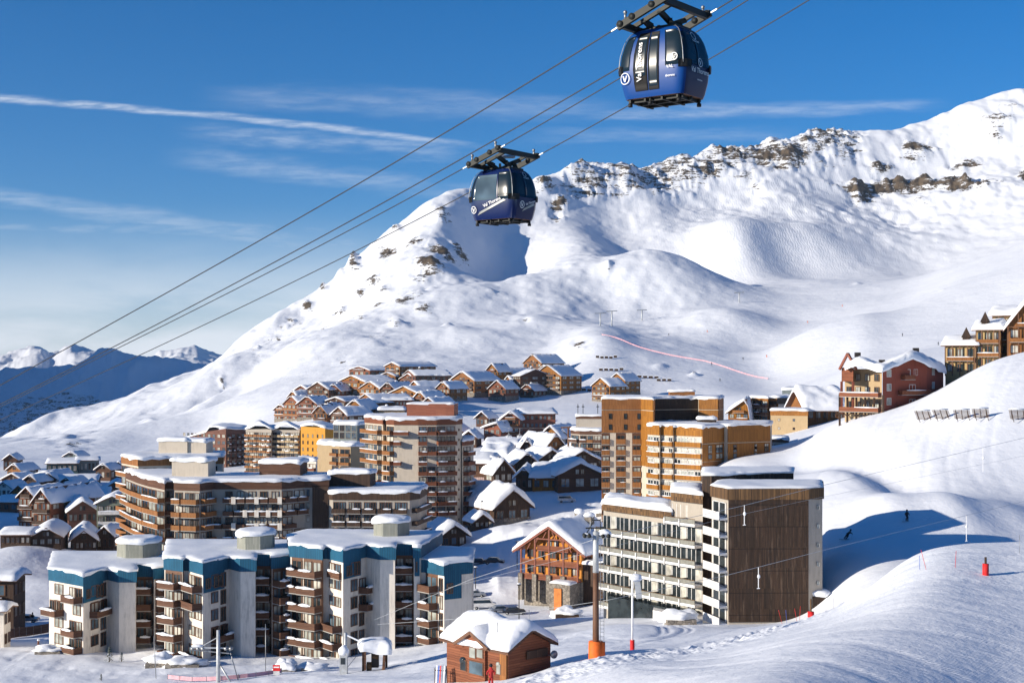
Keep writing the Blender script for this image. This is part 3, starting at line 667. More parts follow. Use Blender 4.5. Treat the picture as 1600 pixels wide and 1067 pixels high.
def facade(pt, A, B, z0, fh, nf, cols, rnd_, inset=0.0, skip=None):
    """A->B left to right seen from outside. cols: (u0, u1, type, opts) with u in metres, or fractions if <=1.
    types: 'w' window, 'b' window behind a balcony, 'o' only balcony"""
    A = Vector(A); B = Vector(B); d = B-A; L = d.length; d.normalize(); ang = math.atan2(d.y, d.x); nrm = Vector((d.y, -d.x))
    for f in range(nf):
        for ci, col in enumerate(cols):
            u0, u1, ty = col[:3]; op = col[3] if len(col) > 3 else {}
            if skip and skip(f, ci): continue
            if 'fl' in op and f not in op['fl']: continue
            if op.get('p') is not None and rnd_.random() > op['p']: continue
            x0, x1 = u0*L, u1*L
            zf = z0+f*fh
            fr = op.get('frame', 'trim_brown')
            wz0, wh = op.get('wz', (.12 if ty == 'b' else .9, None))[0], op.get('wh', fh*.80 if ty == 'b' else fh*.52)
            if ty in ('w', 'b'):
                n_ = op.get('n', max(1, round((x1-x0)/2.2)))
                pad = op.get('pad', .12)
                for k in range(n_):
                    a0 = x0+(x1-x0)*k/n_+pad; a1 = x0+(x1-x0)*(k+1)/n_-pad
                    p = A+d*a0+nrm*(.012)
                    kind = 'w:%s:%s:%d' % (rg(rnd_, op.get('g')), fr, op.get('mull', 1))
                    pt.put('window', kind, (p.x, p.y, zf+wz0), ang, (a1-a0, 1.0, wh))
            if ty in ('b', 'o'):
                dep = op.get('dep', 1.1); ph = op.get('ph', 1.0); bm = op.get('mat', 'brown_wood')
                e = op.get('ext', 0.0)
                p = A+d*(x0-e)+nrm*.005
                sub = None
                if rnd_.random() < op.get('snow', .6): sub = ('snow_ridge', 's:%d' % rnd_.randrange(7), op.get('sh', .9))
                pt.put('balcony', 'b:%s' % bm, (p.x, p.y, zf), ang, (x1-x0+2*e, dep, ph), sub)
def inset_poly(poly, d):
    "offset along the corner normals; negative d grows the outline"
    pts = [Vector(p) for p in poly]; n = len(pts)
    area = sum(pts[i].x*pts[(i+1) % n].y-pts[(i+1) % n].x*pts[i].y for i in range(n)); sg = 1 if area > 0 else -1
    out = []
    for i in range(n):
        e1 = (pts[i]-pts[i-1]).normalized(); e2 = (pts[(i+1) % n]-pts[i]).normalized()
        n1 = Vector((e1.y, -e1.x))*sg; n2 = Vector((e2.y, -e2.x))*sg; m_ = n1+n2
        m_ = m_.normalized() if m_.length > .3 else n1
        out.append(pts[i]-m_*d/max(.6, m_.dot(n1)))
    return out
def rbox(c, sx, sy, ang):
    "rectangle corners (ccw) about c"
    c = Vector(c); u = Vector((math.cos(ang), math.sin(ang))); v = Vector((-u.y, u.x))
    return [c-u*sx/2-v*sy/2, c+u*sx/2-v*sy/2, c+u*sx/2+v*sy/2, c-u*sx/2+v*sy/2]
# ------------------------------------------------------------------ large buildings
def flat_roof_block(root, poly, z0, z1, wall, fas=None, fh=1.4, fmat='brown_wood', out=.12, th=.6, over=.3, res=1.2, seed=0, droop=.2):
    "wall + fascia + snow on the flat roof"
    b = MB(); b.prism(poly, z0, z1-.02, wall); b.build('wall', root)
    if fas:
        b = MB(); b.prism(inset_poly(poly, -out), z1-fh, z1+.12, fmat); b.build('fascia', root)
    b = MB(); snow_cap(b, poly, z1+.15, th=th, over=over, res=res, droop=droop, seed=seed); b.build('roof_snow', root)
def blank_windows(*a): pass

def blue_block(name, label, front, back, z0, z1, segs, rnd_, panels=(), box=None, extra=None, fh_=1.75, group='blue topped apartment blocks at the foot of the slope'):
    c = P2(*front[len(front)//2]); root = thing(name, label, 'apartment building', (c.x, c.y, z0), group)
    poly = [P2(*q) for q in front]+[P2(*q) for q in back]
    flat_roof_block(root, poly, z0-2, z1, 'white_wall', True, fh_, 'blue_clad', .15, th=.2, over=.26, seed=rnd_.random()*50, droop=.3, res=.9)
    pt = Parts(root)
    fl = 2.48
    nf = int((z1-fh_-z0)/fl)
    zb = z1-fh_-nf*fl
    for (i, cols) in segs:
        A, B = P2(*front[i]), P2(*front[i+1]); d = B-A; n_ = Vector((d.y, -d.x)).normalized()
        b = MB()
        for cc_ in cols:
            if cc_[2] == 'b' and len(cc_[3].get('fl', [0]*9)) >= 4: a_, e_ = A+d*cc_[0], A+d*cc_[1]; b.prism([a_-n_*.3, e_-n_*.3, e_+n_*.011, a_+n_*.011], zb, z1-fh_, 'trim_brown')
        if b.v: b.build('bay_panel', root)
        facade(pt, P2(*front[i]), P2(*front[i+1]), zb, fl, nf, cols, rnd_)
    for (i, u0, u1, down, win) in panels:
        A, B = P2(*front[i]), P2(*front[i+1]); d = B-A; a, e = A+d*u0, A+d*u1; n_ = Vector((d.y, -d.x)).normalized()*.1
        b = MB(); b.prism([a-n_*.5, e-n_*.5, e+n_, a+n_][::1], z1-fh_-down, z1-fh_+.02, 'blue_clad'); b.build('blue_panel', root)
        for (wu0, wu1, wz, wh) in win:
            p = A+d*wu0+n_*1.05; pt.put('window', 'w:glass_dark:trim_brown:1', (p.x, p.y, z1-fh_-wz), math.atan2(d.y, d.x), (d.length*(wu1-wu0), 1, wh))
    pt.flush()
    if box:
        for (px, D, wd, hh, m_) in box:
            cc = P2(px, D); oc = [cc+Vector((math.cos(a), math.sin(a)))*wd*r_ for a, r_ in [(R(22.5+45*k), .55) for k in range(8)]]
            b = MB(); b.prism(oc, z1, z1+hh, m_); rb = b.build('roof_box', root)
            b = MB(); snow_cap(b, oc, z1+hh, th=.6, over=.25, res=.8, seed=px, droop=.3); b.build('snow', rb)
    return root
rA = random.Random(11)
WB = {'mat': 'brown_wood', 'snow': .75, 'dep': 1.3, 'ph': .95}
def wb(**k): d = dict(WB); d.update(k); return d
# the tallest block on the right
blue_block('apartment_building', 'tall white and blue apartment block with brown balconies, tallest of the blue topped row',
    [(454, 207), (503, 203.6), (504, 204.8), (512, 204.8), (536, 201), (572, 206.5), (594, 203.8), (617, 203.8), (618, 208.5), (646, 208.5), (647, 205.5), (656, 205.5)],
    [(690, 222), (480, 224), (450, 217)], 56.6, 73.4,
    [(0, [(.04, .40, 'b', wb(fl=[0, 1, 2, 3, 4, 5], dep=1.4)), (.42, 1.0, 'b', wb(fl=[0, 1, 2, 3, 4, 5], dep=1.6, g=['glass_curtain', 'glass_pale', 'glass_dark']))]),
     (3, [(.12, .92, 'b', wb(fl=[0, 1, 2], dep=1.5)), (.12, .92, 'w', wb(fl=[3, 4], wz=(.95,), wh=1.4, g=['glass_sky', 'glass_pale'])), (.1, .9, 'b', wb(fl=[5], dep=.4))]),
     (4, [(.30, .62, 'w', wb(wz=(.5,), wh=1.7, g=['glass_dark', 'glass_sky'])), (.66, .98, 'b', wb(fl=[3, 4], dep=1.5, snow=1)), (.66, .92, 'w', wb(wz=(.2,), wh=1.9, fl=[0, 1, 2], g=['glass_dark', 'glass_sky']))]),
     (8, [(.02, .98, 'b', wb(dep=1.7, n=2, snow=.9))])],
    rA, panels=[(4, .02, .75, 2.4, [(.12, .34, 2.1, 1.5), (.45, .7, 2.2, 1.9)]), (10, .1, .95, 2.6, [(.3, .6, 2.0, 1.5)])],
    box=[(612, 216, 5.2, 2.6, 'metal_clad')])
blue_block('apartment_building', 'lower blue topped wing at the right end of the row, next to the red hut',
    [(657, 206.5), (664, 206.5), (694, 203), (737, 205.5)], [(740, 219), (659, 221)], 57.5, 71.2,
    [(1, [(.05, .68, 'b', wb(dep=1.6, fl=[0, 1, 2, 3, 4], snow=.9)), (.72, .97, 'w', wb(wz=(.1,), wh=2.0, fl=[0, 1, 2, 3]))])],
    rA, panels=[(2, .0, .62, 3.4, [(.08, .3, 2.6, 1.5)])])
blue_block('apartment_building', 'middle of the three blue topped apartment blocks, with a tall white slab wall',
    [(257, 206), (285, 203.8), (286, 204.8), (293, 204.8), (317, 200.5), (358, 206.5), (376, 203.8), (399, 203.9), (400, 209.5), (424, 209.5), (425, 206.5), (454, 208.5)],
    [(466, 224), (262, 225)], 56.2, 71.7,
    [(0, [(.05, .98, 'b', wb(fl=[0, 1, 2, 3, 4], dep=1.6, n=2, g=['glass_curtain', 'glass_pale', 'glass_dark']))]),
     (3, [(.1, .95, 'b', wb(fl=[0, 3, 4], dep=1.5)), (.1, .95, 'w', wb(fl=[1, 2], wz=(.9,), wh=1.4, g=['glass_curtain', 'glass_pale']))]),
     (4, [(.28, .58, 'w', wb(wz=(.6,), wh=1.6, g=['glass_dark', 'glass_sky'])), (.64, .88, 'w', wb(wz=(.1,), wh=2.1, g=['glass_dark'])), (.3, .95, 'b', wb(fl=[1], dep=1.3, snow=1))]),
     (8, [(.02, .98, 'b', wb(dep=1.7, n=2, snow=.8))]),
     (10, [(.02, .5, 'b', wb(dep=2.2, n=1, snow=.9)), (.5, .98, 'b', wb(dep=.6, n=1))])],
    rA, panels=[(4, .02, .8, 2.6, [(.08, .25, 2.1, 1.5), (.38, .72, 2.2, 1.7)])], box=[(400, 214, 5.2, 2.6, 'metal_clad')])
blue_block('apartment_building', 'lowest and leftmost blue topped apartment block, scattered brown balconies',
    [(77, 216), (130, 210), (168, 216.5), (186, 213.8), (212, 213.9), (213, 219.5), (240, 219.5), (241, 217), (257, 218)],
    [(262, 234), (84, 234)], 55.2, 68.6,
    [(0, [(.05, .46, 'b', wb(fl=[4], dep=.3, n=2)), (.52, .96, 'b', wb(fl=[4], dep=.3, n=2)), (.16, .44, 'w', wb(fl=[0, 1, 2, 3], wz=(.6,), wh=1.6, g=['glass_dark', 'glass_pale'])), (.02, .44, 'b', wb(fl=[2], dep=1.6)),
          (.60, .98, 'b', wb(fl=[0, 1, 3], dep=1.5, snow=1)), (.7, .95, 'w', wb(fl=[2], wz=(.5,), wh=1.7))]),
     (1, [(.28, .62, 'w', wb(wz=(.6,), wh=1.6, g=['glass_dark', 'glass_sky'])), (.68, .94, 'w', wb(wz=(.1,), wh=2.1, g=['glass_dark', 'glass_sky'])), (.25, .98, 'b', wb(fl=[2], dep=1.3, snow=1))]),
     (5, [(.02, .98, 'b', wb(dep=1.8, n=2))]), (7, [(.1, .95, 'b', wb(dep=1.2))])],
    rA, panels=[(1, .0, .8, 2.5, [(.1, .25, 2.0, 1.4), (.5, .78, 2.2, 1.8)])], box=[(218, 228, 6.4, 2.8, 'metal_clad')])

# ---- curved building
rB = random.Random(5)
root = thing('apartment_building', 'long curved apartment building with rows of amber and brown balconies behind the blue topped blocks', 'apartment building', (*P2(350, 300), 50))
fr = [(197, 326), (214, 314), (232, 305), (257, 296.5), (258, 299), (272, 299), (273, 296), (312, 294), (332, 298), (440, 298), (476, 302), (487, 302), (513, 302.5)]
z1 = 75.0
poly = [P2(*q) for q in fr]+[P2(516, 316), P2(335, 316), P2(250, 330), P2(215, 345)]
flat_roof_block(root, poly, 48, z1, 'grey_cream', True, 1.7, 'brown_wood', .15, th=.38, over=.35, seed=3, droop=.4, res=1.5)
poly2 = [P2(190, 334), P2(216, 324), P2(348, 332), P2(350, 346), P2(230, 350)]
flat_roof_block(root, poly2, 48, 77.9, 'cream', True, 1.7, 'warm_wood', .15, th=.38, over=.35, seed=5, droop=.5, res=1.5)
poly3 = [P2(502, 303.5), P2(520, 301), P2(640, 300), P2(655, 303), P2(667, 314), P2(660, 322), P2(516, 320)]
flat_roof_block(root, poly3, 48, 72.4, 'grey_cream', True, 1.6, 'dark_wood', .18, th=.4, over=.35, seed=8, droop=.5, res=1.5)
pt = Parts(root); FH = 2.72; n8 = 8; zb = z1-1.7-n8*FH
am = {'mat': 'amber_wood', 'snow': .25, 'dep': 1.5, 'ph': 1.0, 'sh': .6}; br = {'mat': 'brown_wood', 'snow': .8, 'dep': 1.5, 'ph': .95, 'sh': .7}
wa = {'mat': 'warm_wood', 'snow': .3, 'dep': 1.5, 'ph': 1.0, 'sh': .6}
for k in range(3):
    facade(pt, P2(*fr[k]), P2(*fr[k+1]), zb, FH, n8, [(0, 1, 'b', dict(wa, n=2))], rB)
facade(pt, P2(*fr[5]), P2(*fr[6]), zb, FH, n8, [], rB)
facade(pt, P2(*fr[4]), P2(*fr[5]), zb, FH, n8, [(.1, .9, 'b', dict(br, snow=.2, dep=.9))], rB)
facade(pt, P2(*fr[6]), P2(*fr[7]), zb, FH, n8, [(.0, .34, 'b', dict(wa, n=1)), (.4, 1, 'b', dict(wa, n=3))], rB)
facade(pt, P2(*fr[7]), P2(*fr[8]), zb, FH, n8, [(.05, .95, 'b', dict(wa, n=2, dep=1.2))], rB)
facade(pt, P2(*fr[8]), P2(*fr[9]), zb, FH, n8, [(i/6, (i+1)/6-.02, 'b', dict(br, n=1, pad=.3, p=.95)) for i in range(6)], rB)
facade(pt, P2(*fr[9]), P2(*fr[10]), zb, FH, n8, [(.0, .48, 'b', dict(br, n=1)), (.52, 1, 'b', dict(br, n=1, p=.8))], rB)
facade(pt, P2(*fr[10]), P2(*fr[11]), zb, FH, n8, [(.2, .8, 'w', {})], rB)
facade(pt, P2(216, 324), P2(348, 332), 73.4, FH, 1, [(.05+.12*i, .1+.12*i, 'w', {}) for i in range(8)], rB)
facade(pt, P2(190, 334), P2(216, 324), 77.9-1.7-9*FH, FH, 9, [(.02, .98, 'b', dict(wa, n=2))], rB)
facade(pt, P2(520, 301), P2(640, 300), 72.4-1.6-7*FH, FH, 7, [(i/5, (i+1)/5-.03, 'b', dict(br, n=2, mat='dark_wood')) for i in range(5)], rB)
facade(pt, P2(640, 300), P2(667, 314), 72.4-1.6-7*FH, FH, 7, [(.05, .9, 'b', dict(br, n=1, mat='dark_wood'))], rB)
pt.flush()
b = MB()                                                     # white privacy walls between the balconies
for f in range(n8):
    for i in range(7):
        if rB.random() < .5: continue
        p = P2(*fr[8]).lerp(P2(*fr[9]), i/6-.01); b.box((p.x, p.y-1.6, zb+f*FH+.5), (.9, .12, 1.5), 'white_wall')
b.build('privacy_screen', root)['kind'] = 'stuff'
b = MB(); b.prism([P2(488, 301.6), P2(513, 301.6), P2(513, 304), P2(488, 304)], 48, z1-1.5, 'dark_wood'); b.build('stair_tower', root)
for (px, D, wd, dp, zz, hh, m_) in [(303, 306, 8, 5, z1, 4.0, 'cream'), (276, 338, 7, 5, 77.9, 3.6, 'cream'), (302, 338, 8, 5, 77.9, 3.4, 'cream'), (443, 310, 9, 6, z1, 3.4, 'brown_wood'), (551, 311, 9, 6, 72.4, 3.6, 'dark_wood')]:
    pl = rbox(P2(px, D), wd, dp, -.12); b = MB(); b.prism(pl, zz, zz+hh, m_); b.box((*(P2(px, D)+Vector((1.2, -dp/2-.05))), zz+1), (1, .1, 2), 'dark_trim'); rb = b.build('roof_box', root)
    b = MB(); snow_cap(b, pl, zz+hh, th=.6, over=.3, res=1, seed=px, droop=.4); b.build('snow', rb)

# ---- round tower
rC = random.Random(9)
root = thing('tower_block', 'rounded cream tower block with orange balconies and a wide blank wall, behind the curved building', 'tower block', (*P2(650, 385), 50))
fr = [(570, 395), (598, 384), (603, 386), (604, 383), (616, 380), (653, 379.5), (682, 380), (712, 382), (722, 386)]
z1 = 84.6; poly = [P2(*q) for q in fr]+[P2(722, 402), P2(690, 412), P2(610, 414), P2(572, 406)]
flat_roof_block(root, poly, 48, z1, 'cream', True, 1.5, 'red_wood', .15, th=.45, over=.3, seed=31, droop=.45, res=1.5)
annex = [P2(722, 385), P2(738, 392), P2(740, 402), P2(722, 402)]
flat_roof_block(root, annex, 48, 78.4, 'cream', True, 1.2, 'red_wood', .12, th=.7, over=.3, seed=33, res=1.2)
pt = Parts(root); n12 = 12; zb = z1-1.5-n12*2.68
ob = {'mat': 'warm_wood', 'snow': .35, 'dep': 1.5, 'ph': 1.05, 'sh': .6}; rb_ = {'mat': 'red_wood', 'snow': .6, 'dep': 1.6, 'ph': 1.0, 'sh': .8}
facade(pt, P2(*fr[0]), P2(*fr[1]), zb, 2.68, n12, [(.0, .97, 'b', dict(ob, n=4, pad=.35, g=['glass_pale', 'glass_sky', 'glass_curtain']))], rC)
facade(pt, P2(*fr[3]), P2(*fr[4]), zb, 2.68, n12, [(.0, 1, 'b', dict(ob, n=1))], rC)
facade(pt, P2(*fr[4]), P2(*fr[5]), zb, 2.68, n12, [(.0, .62, 'o', dict(rb_, fl=[11])), (.0, .3, 'o', dict(rb_, fl=[10, 8]))], rC)
facade(pt, P2(*fr[5]), P2(*fr[6]), zb, 2.68, n12, [(.02, .48, 'b', dict(rb_, n=1)), (.5, .98, 'b', dict(rb_, n=1, p=.9))], rC)
facade(pt, P2(*fr[6]), P2(*fr[7]), zb, 2.68, n12, [(.0, .48, 'b', dict(rb_, n=1)), (.5, .98, 'b', dict(rb_, n=1, p=.9))], rC)
facade(pt, P2(*fr[7]), P2(*fr[8]), zb, 2.68, n12, [(.4, .55, 'w', {'wh': .6, 'n': 1, 'pad': 0})], rC)
facade(pt, annex[0], annex[1], 78.4-1.2-10*2.68, 2.68, 10, [(.1, .8, 'b', dict(rb_, n=1))], rC)
pt.flush()
pl = rbox(P2(676, 392), 13, 8, -.1); b = MB(); b.prism(pl, z1, z1+3.9, 'brick'); rb = b.build('roof_box', root)
b = MB(); snow_cap(b, pl, z1+3.9, th=.3, over=.1, res=1.4, seed=2); b.build('snow', rb)

# ---- two wooden towers on the right
rD = random.Random(21)
root = thing('tower_block', 'tallest wood clad tower block, standing behind the lower amber tower', 'tower block', (*P2(1030, 356), 55))
fr = [(940, 357), (1002, 357), (1021, 350), (1023, 357), (1091, 362), (1092, 359), (1122, 357), (1129, 362)]
z1 = 90.6; poly = [P2(*q) for q in fr]+[P2(1131, 376), P2(945, 376)]
flat_roof_block(root, poly, 50, z1, 'cream', None, th=.5, over=.25, seed=41, res=1.6, droop=.3)
def clad(root, A, B, za, zb_, m_, out=.15):
    A, B = Vector(A), Vector(B); d = (B-A).normalized(); n_ = Vector((d.y, -d.x))*out; t_ = d*.0
    b = MB(); b.prism([A-n_*.4, B-n_*.4, B+n_, A+n_], za, zb_, m_); b.build('cladding', root)
for i, m_ in [(0, 'warm_wood'), (1, 'amber_wood'), (2, 'warm_wood'), (3, 'shingle_brown'), (5, 'orange_wood'), (6, 'warm_wood')]:
    A, B = P2(*fr[i]), P2(*fr[i+1]); clad(root, A, B, 82.2 if i == 0 else (74 if i == 1 else 76), 87.8, m_); clad(root, A, B, 88.0, z1+.05, m_, .22)
A, B = P2(*fr[0]), P2(*fr[1])
for u0, u1 in ((.0, .21), (.36, .61), (.77, 1.0)):
    b = MB(); b.prism([A.lerp(B, u0)+Vector((0, .4)), A.lerp(B, u1)+Vector((0, .4)), A.lerp(B, u1)+Vector((0, -.01)), A.lerp(B, u0)+Vector((0, -.01))], 50, 82.1, 'brown_wood'); b.build('bay_panel', root)
pt = Parts(root); dk = {'mat': 'warm_wood', 'snow': .35, 'dep': .5, 'ph': 1.3, 'sh': .35, 'g': ['glass_dark', 'glass_dark', 'glass_pale']}
facade(pt, P2(*fr[0]), P2(*fr[1]), 82.0-11*2.7, 2.7, 11, [(.0, .2, 'b', dict(dk, n=1)), (.37, .6, 'b', dict(dk, n=1)), (.78, .99, 'b', dict(dk, n=1))], rD)
A, B = P2(*fr[0]), P2(*fr[1]); n_ = Vector((0, -.17))
for (u, zz) in [(.18, 85.6), (.56, 85.6), (.18, 82.9), (.56, 82.9), (.9, 85.6), (.9, 82.9)]:
    p = A.lerp(B, u)+n_; pt.put('window', 'w:glass_dark:dark_trim:0', (p.x, p.y, zz), 0, (.8, 1, 1.4))
p = P2(*fr[5])+Vector((1, -.35)); pt.put('window', 'w:glass_sky:trim_brown:2', (p.x, p.y, 84.6), -.3, (3.4, 1, 2.0))
p = P2(1030, 356.5)+n_; pt.put('balcony', 'b:shingle_brown', (p.x, p.y, 83.4), .1, (6, 2.2, 1.5), ('snow_ridge', 's:2', 1.8))
pt.flush()
pl = rbox(P2(1065, 368), 6.5, 3, 0); b = MB(); b.prism(pl, z1, z1+1.8, 'warm_wood'); rb = b.build('roof_box', root); b = MB(); snow_cap(b, pl, z1+1.8, th=.5, over=.2, res=1, seed=5); b.build('snow', rb)

root = thing('tower_block', 'amber wood clad tower block with pale window strips, in front of the tallest tower', 'tower block', (*P2(1100, 345), 60))
fr = [(1012, 347), (1031, 342.5), (1032, 344), (1052, 341), (1053, 342), (1097, 336.5), (1131, 342.5), (1137, 341), (1203, 347)]
z1 = 84.6; poly = [P2(*q) for q in fr]+[P2(1206, 362), P2(1020, 362)]
flat_roof_block(root, poly, 55, z1, 'cream', None, th=.4, over=.3, seed=47, res=1.5, droop=.5)
for i in (0, 2, 4, 5, 7):
    A, B = P2(*fr[i]), P2(*fr[i+1]); m_ = 'amber_wood' if i < 5 else 'orange_wood'
    clad(root, A, B, 82.3 if i < 5 else 80.6, z1+.05, m_, .2)
    if i >= 5: clad(root, A, B, 76.3, 80.4, m_, .12)
    if i == 5: clad(root, A, B, 65, 76.2, 'warm_wood', .05)
pt = Parts(root); ab = {'mat': 'amber_wood', 'snow': .7, 'dep': .5, 'ph': 1.15, 'sh': .5, 'frame': 'trim_white', 'g': ['glass_pale', 'glass_curtain', 'glass_dark', 'glass_curtain']}
zz = 82.3-8*2.62
for i, n_ in ((0, 2), (2, 3), (4, 4)):
    facade(pt, P2(*fr[i]), P2(*fr[i+1]), zz, 2.62, 8, [(.02, .98, 'b', dict(ab, n=n_, pad=.05))], rD)
A, B = P2(*fr[5]), P2(*fr[6]); Fc, Gd = P2(*fr[7]), P2(*fr[8])
for (A_, B_, us) in ((A, B, ((.25, .42), (.6, .92))), (Fc, Gd, ((.12, .2), (.62, .68), (.86, .96)))):
    d = B_-A_; n_ = Vector((d.y, -d.x)).normalized()*.14
    for (u0, u1) in us:
        for zw in (81.0-.2, 78.2, 73.6, 70.9):
            if zw < 75 and A_ is Fc: continue
            if zw > 80: zw = 78.9
            p = A_+d*u0+n_; pt.put('window', 'w:%s:trim_brown:1' % rg(rD), (p.x, p.y, zw if zw != 78.9 else 79.0-.2), math.atan2(d.y, d.x), (d.length*(u1-u0), 1, 1.3))
        p = A_+d*u0+n_; pt.put('window', 'w:%s:trim_brown:1' % rg(rD), (p.x, p.y, 76.8), math.atan2(d.y, d.x), (d.length*(u1-u0), 1, 1.2))
pt.flush()
pl = rbox(P2(1104, 349), 4.4, 3, 0); b = MB(); b.prism(pl, z1, z1+1.4, 'shingle_brown'); rb = b.build('roof_box', root); b = MB(); snow_cap(b, pl, z1+1.4, th=.7, over=.3, res=.9, seed=5); b.build('snow', rb)

# ---- dark shingled hotel
rE = random.Random(2)
root = thing('hotel', 'dark brown shingled hotel slab with white balconies on its left wing', 'hotel', (*P2(1150, 190), 65))
slab = [P2(1112, 192), P2(1138, 187), P2(1263, 187.4), P2(1285, 188.6), P2(1284, 199), P2(1120, 199)]
zt = 83.2
b = MB(); b.prism(slab, 60, zt, 'grey_cream'); b.build('wall', root)
A, B = P2(1138, 187), P2(1263, 187.4); nn = Vector((0, -.14))
b = MB(); b.prism([A+Vector((0, .05)), B+Vector((0, .05)), B+nn, A+nn], 65.8, zt-1.3, 'shingle_brown'); b.build('shingle_wall', root)
b = MB(); b.prism(inset_poly(slab, -.22), zt-1.35, zt+.1, 'shingle_gold'); b.build('fascia', root)
b = MB(); snow_cap(b, slab, zt+.12, th=.25, over=.1, res=.8, seed=14, droop=.12); b.build('roof_snow', root)
slab2 = [P2(1097, 198.5), P2(1112, 197.5), P2(1240, 203), P2(1240, 210), P2(1097, 210)]
b = MB(); b.prism(slab2, 60, 84.2, 'shingle_brown'); b.build('wall', root); b = MB(); snow_cap(b, slab2, 84.3, th=.28, over=.1, res=.9, seed=15); b.build('roof_snow', root)
wing = [P2(943, 214), P2(1098, 197), P2(1098, 209), P2(950, 226)]
b = MB(); b.prism(wing, 58, 78.6, 'grey_cream'); b.build('wall', root)
b = MB(); b.prism([P2(941, 213.2), P2(1049, 201.2), P2(1049, 203.5), P2(941, 215)], 77.75, 78.7, 'shingle_gold'); b.build('fascia', root)
b = MB(); snow_cap(b, [P2(942, 213.6), P2(1049, 201.8), P2(1050, 212), P2(950, 225)], 78.75, th=.8, over=.25, res=.9, seed=17, droop=.3); b.build('roof_snow', root)
stub = [P2(1049, 202), P2(1098, 196.8), P2(1098, 208), P2(1052, 211)]
b = MB(); b.prism(stub, 77, 81.2, 'grey_cream'); b.build('wall', root); b = MB(); b.prism([P2(1048, 201.3), P2(1098, 196), P2(1098, 199), P2(1048, 203)], 80.4, 81.5, 'shingle_gold'); b.build('fascia', root)
b = MB(); snow_cap(b, stub, 81.55, th=.7, over=.25, res=.9, seed=19, droop=.3); b.build('roof_snow', root)
def el_hb():
    b = MB(); b.box((.5, -.5, -.10), (1.0, 1.0, .30), 'trim_white'); b.box((.5, -.96, .45), (.98, .04, .55), 'panel_grey'); b.box((.5, -.96, .8), (1, .07, .07), 'shingle_gold')
    b.box((.5, -.55, .07), (.96, .85, .06), 'snow'); b.box((.0, -.5, .25), (.06, 1.05, 1.0), 'panel_grey'); b.box((0, -1.02, .1), (.07, .12, 1.0), 'trim_white'); return b.mesh('balcony')
plain('panel_grey', (.24, .235, .20), .5)
EL['b:hotel'] = el_hb()
def el_hw(cur):
    b = MB(); b.box((.3, -.02, .5), (.56, .03, 1), 'glass_dark'); b.box((.8, -.02, .5), (.34, .03, 1), 'glass_curtain' if cur else 'glass_dark')
    for x in (.0, .3, .6, .98): b.box((x+.01, -.04, .5), (.03, .08, 1), 'trim_white')
    return b.mesh('window')
EL['hw:0'] = el_hw(0); EL['hw:1'] = el_hw(1)
pt = Parts(root)
A, B = P2(943, 214), P2(1098, 197); d = B-A; L = d.length; ang = math.atan2(d.y, d.x); u = d.normalized(); nv = Vector((u.y, -u.x))
nb = 7
for f in range(6):
    for k in range(nb):
        if f == 5 and k < 5: continue
        z = 77.2+(f-5)*2.72+(0 if f < 5 else .25)
        p = A+u*(L*k/nb)+nv*.02
        pt.put('window', 'hw:%d' % rE.randrange(2), (p.x, p.y, z+.15), ang, (L/nb-.15, 1, 2.3))
        pt.put('balcony', 'b:hotel', (p.x+nv.x*.05, p.y+nv.y*.05, z), ang, (L/nb, 1.5, 1))
A, B = P2(1112, 192), P2(1138, 187); d = B-A; ang = math.atan2(d.y, d.x); n_ = Vector((d.y, -d.x)).normalized()
def el_wb():
    b = MB(); b.box((.5, -.5, -.1), (1, 1, .2), 'trim_white'); b.box((.5, -.96, .35), (1, .06, 1.1), 'trim_white'); b.box((.5, -.5, .06), (.95, .9, .1), 'snow'); return b.mesh('balcony')
EL['b:white'] = el_wb()
for f in range(7):
    p = A+n_*.02; z = zt-1.5-(f+1)*2.32
    pt.put('window', 'w:glass_dark:trim_white:1', (p.x+d.x*.1, p.y+d.y*.1, z+.15), ang, (d.length*.8, 1, 1.9)); pt.put('balcony', 'b:white', (p.x, p.y, z), ang, (d.length*.98, 1.3, 1))
p = P2(1285, 191)
for f in range(5): q = P2(1276, 188.1); pt.put('window', 'w:glass_pale:trim_white:0', (q.x, q.y-.08, 70.5+f*2.5), .1, (.35, 1, .5))
pt.flush()
b = MB(); q = P2(1278, 189); b.prism(rbox(q, 2.6, 2.4, .3), 66.5, 69.0, 'shingle_brown'); b.prism(rbox(q+Vector((1.2, -.2)), .6, 2.6, .3), 66.5, 69.1, 'concrete'); po = b.build('porch', root)
b = MB(); b.ball((q.x, q.y, 69.3), (1.75, 1.6, .6), 'snow', 14, 8, .2); b.build('snow', po)
# low glazed entrance at the foot of the wing
b = MB(); b.prism([P2(950, 210), P2(1090, 194.5), P2(1090, 197.5), P2(952, 214)], 60, 65.5, 'glass_dark'); b.prism([P2(1020, 199.5), P2(1098, 191.5), P2(1098, 196), P2(1022, 203)], 62, 65.2, 'trim_white'); b.build('entrance', root)
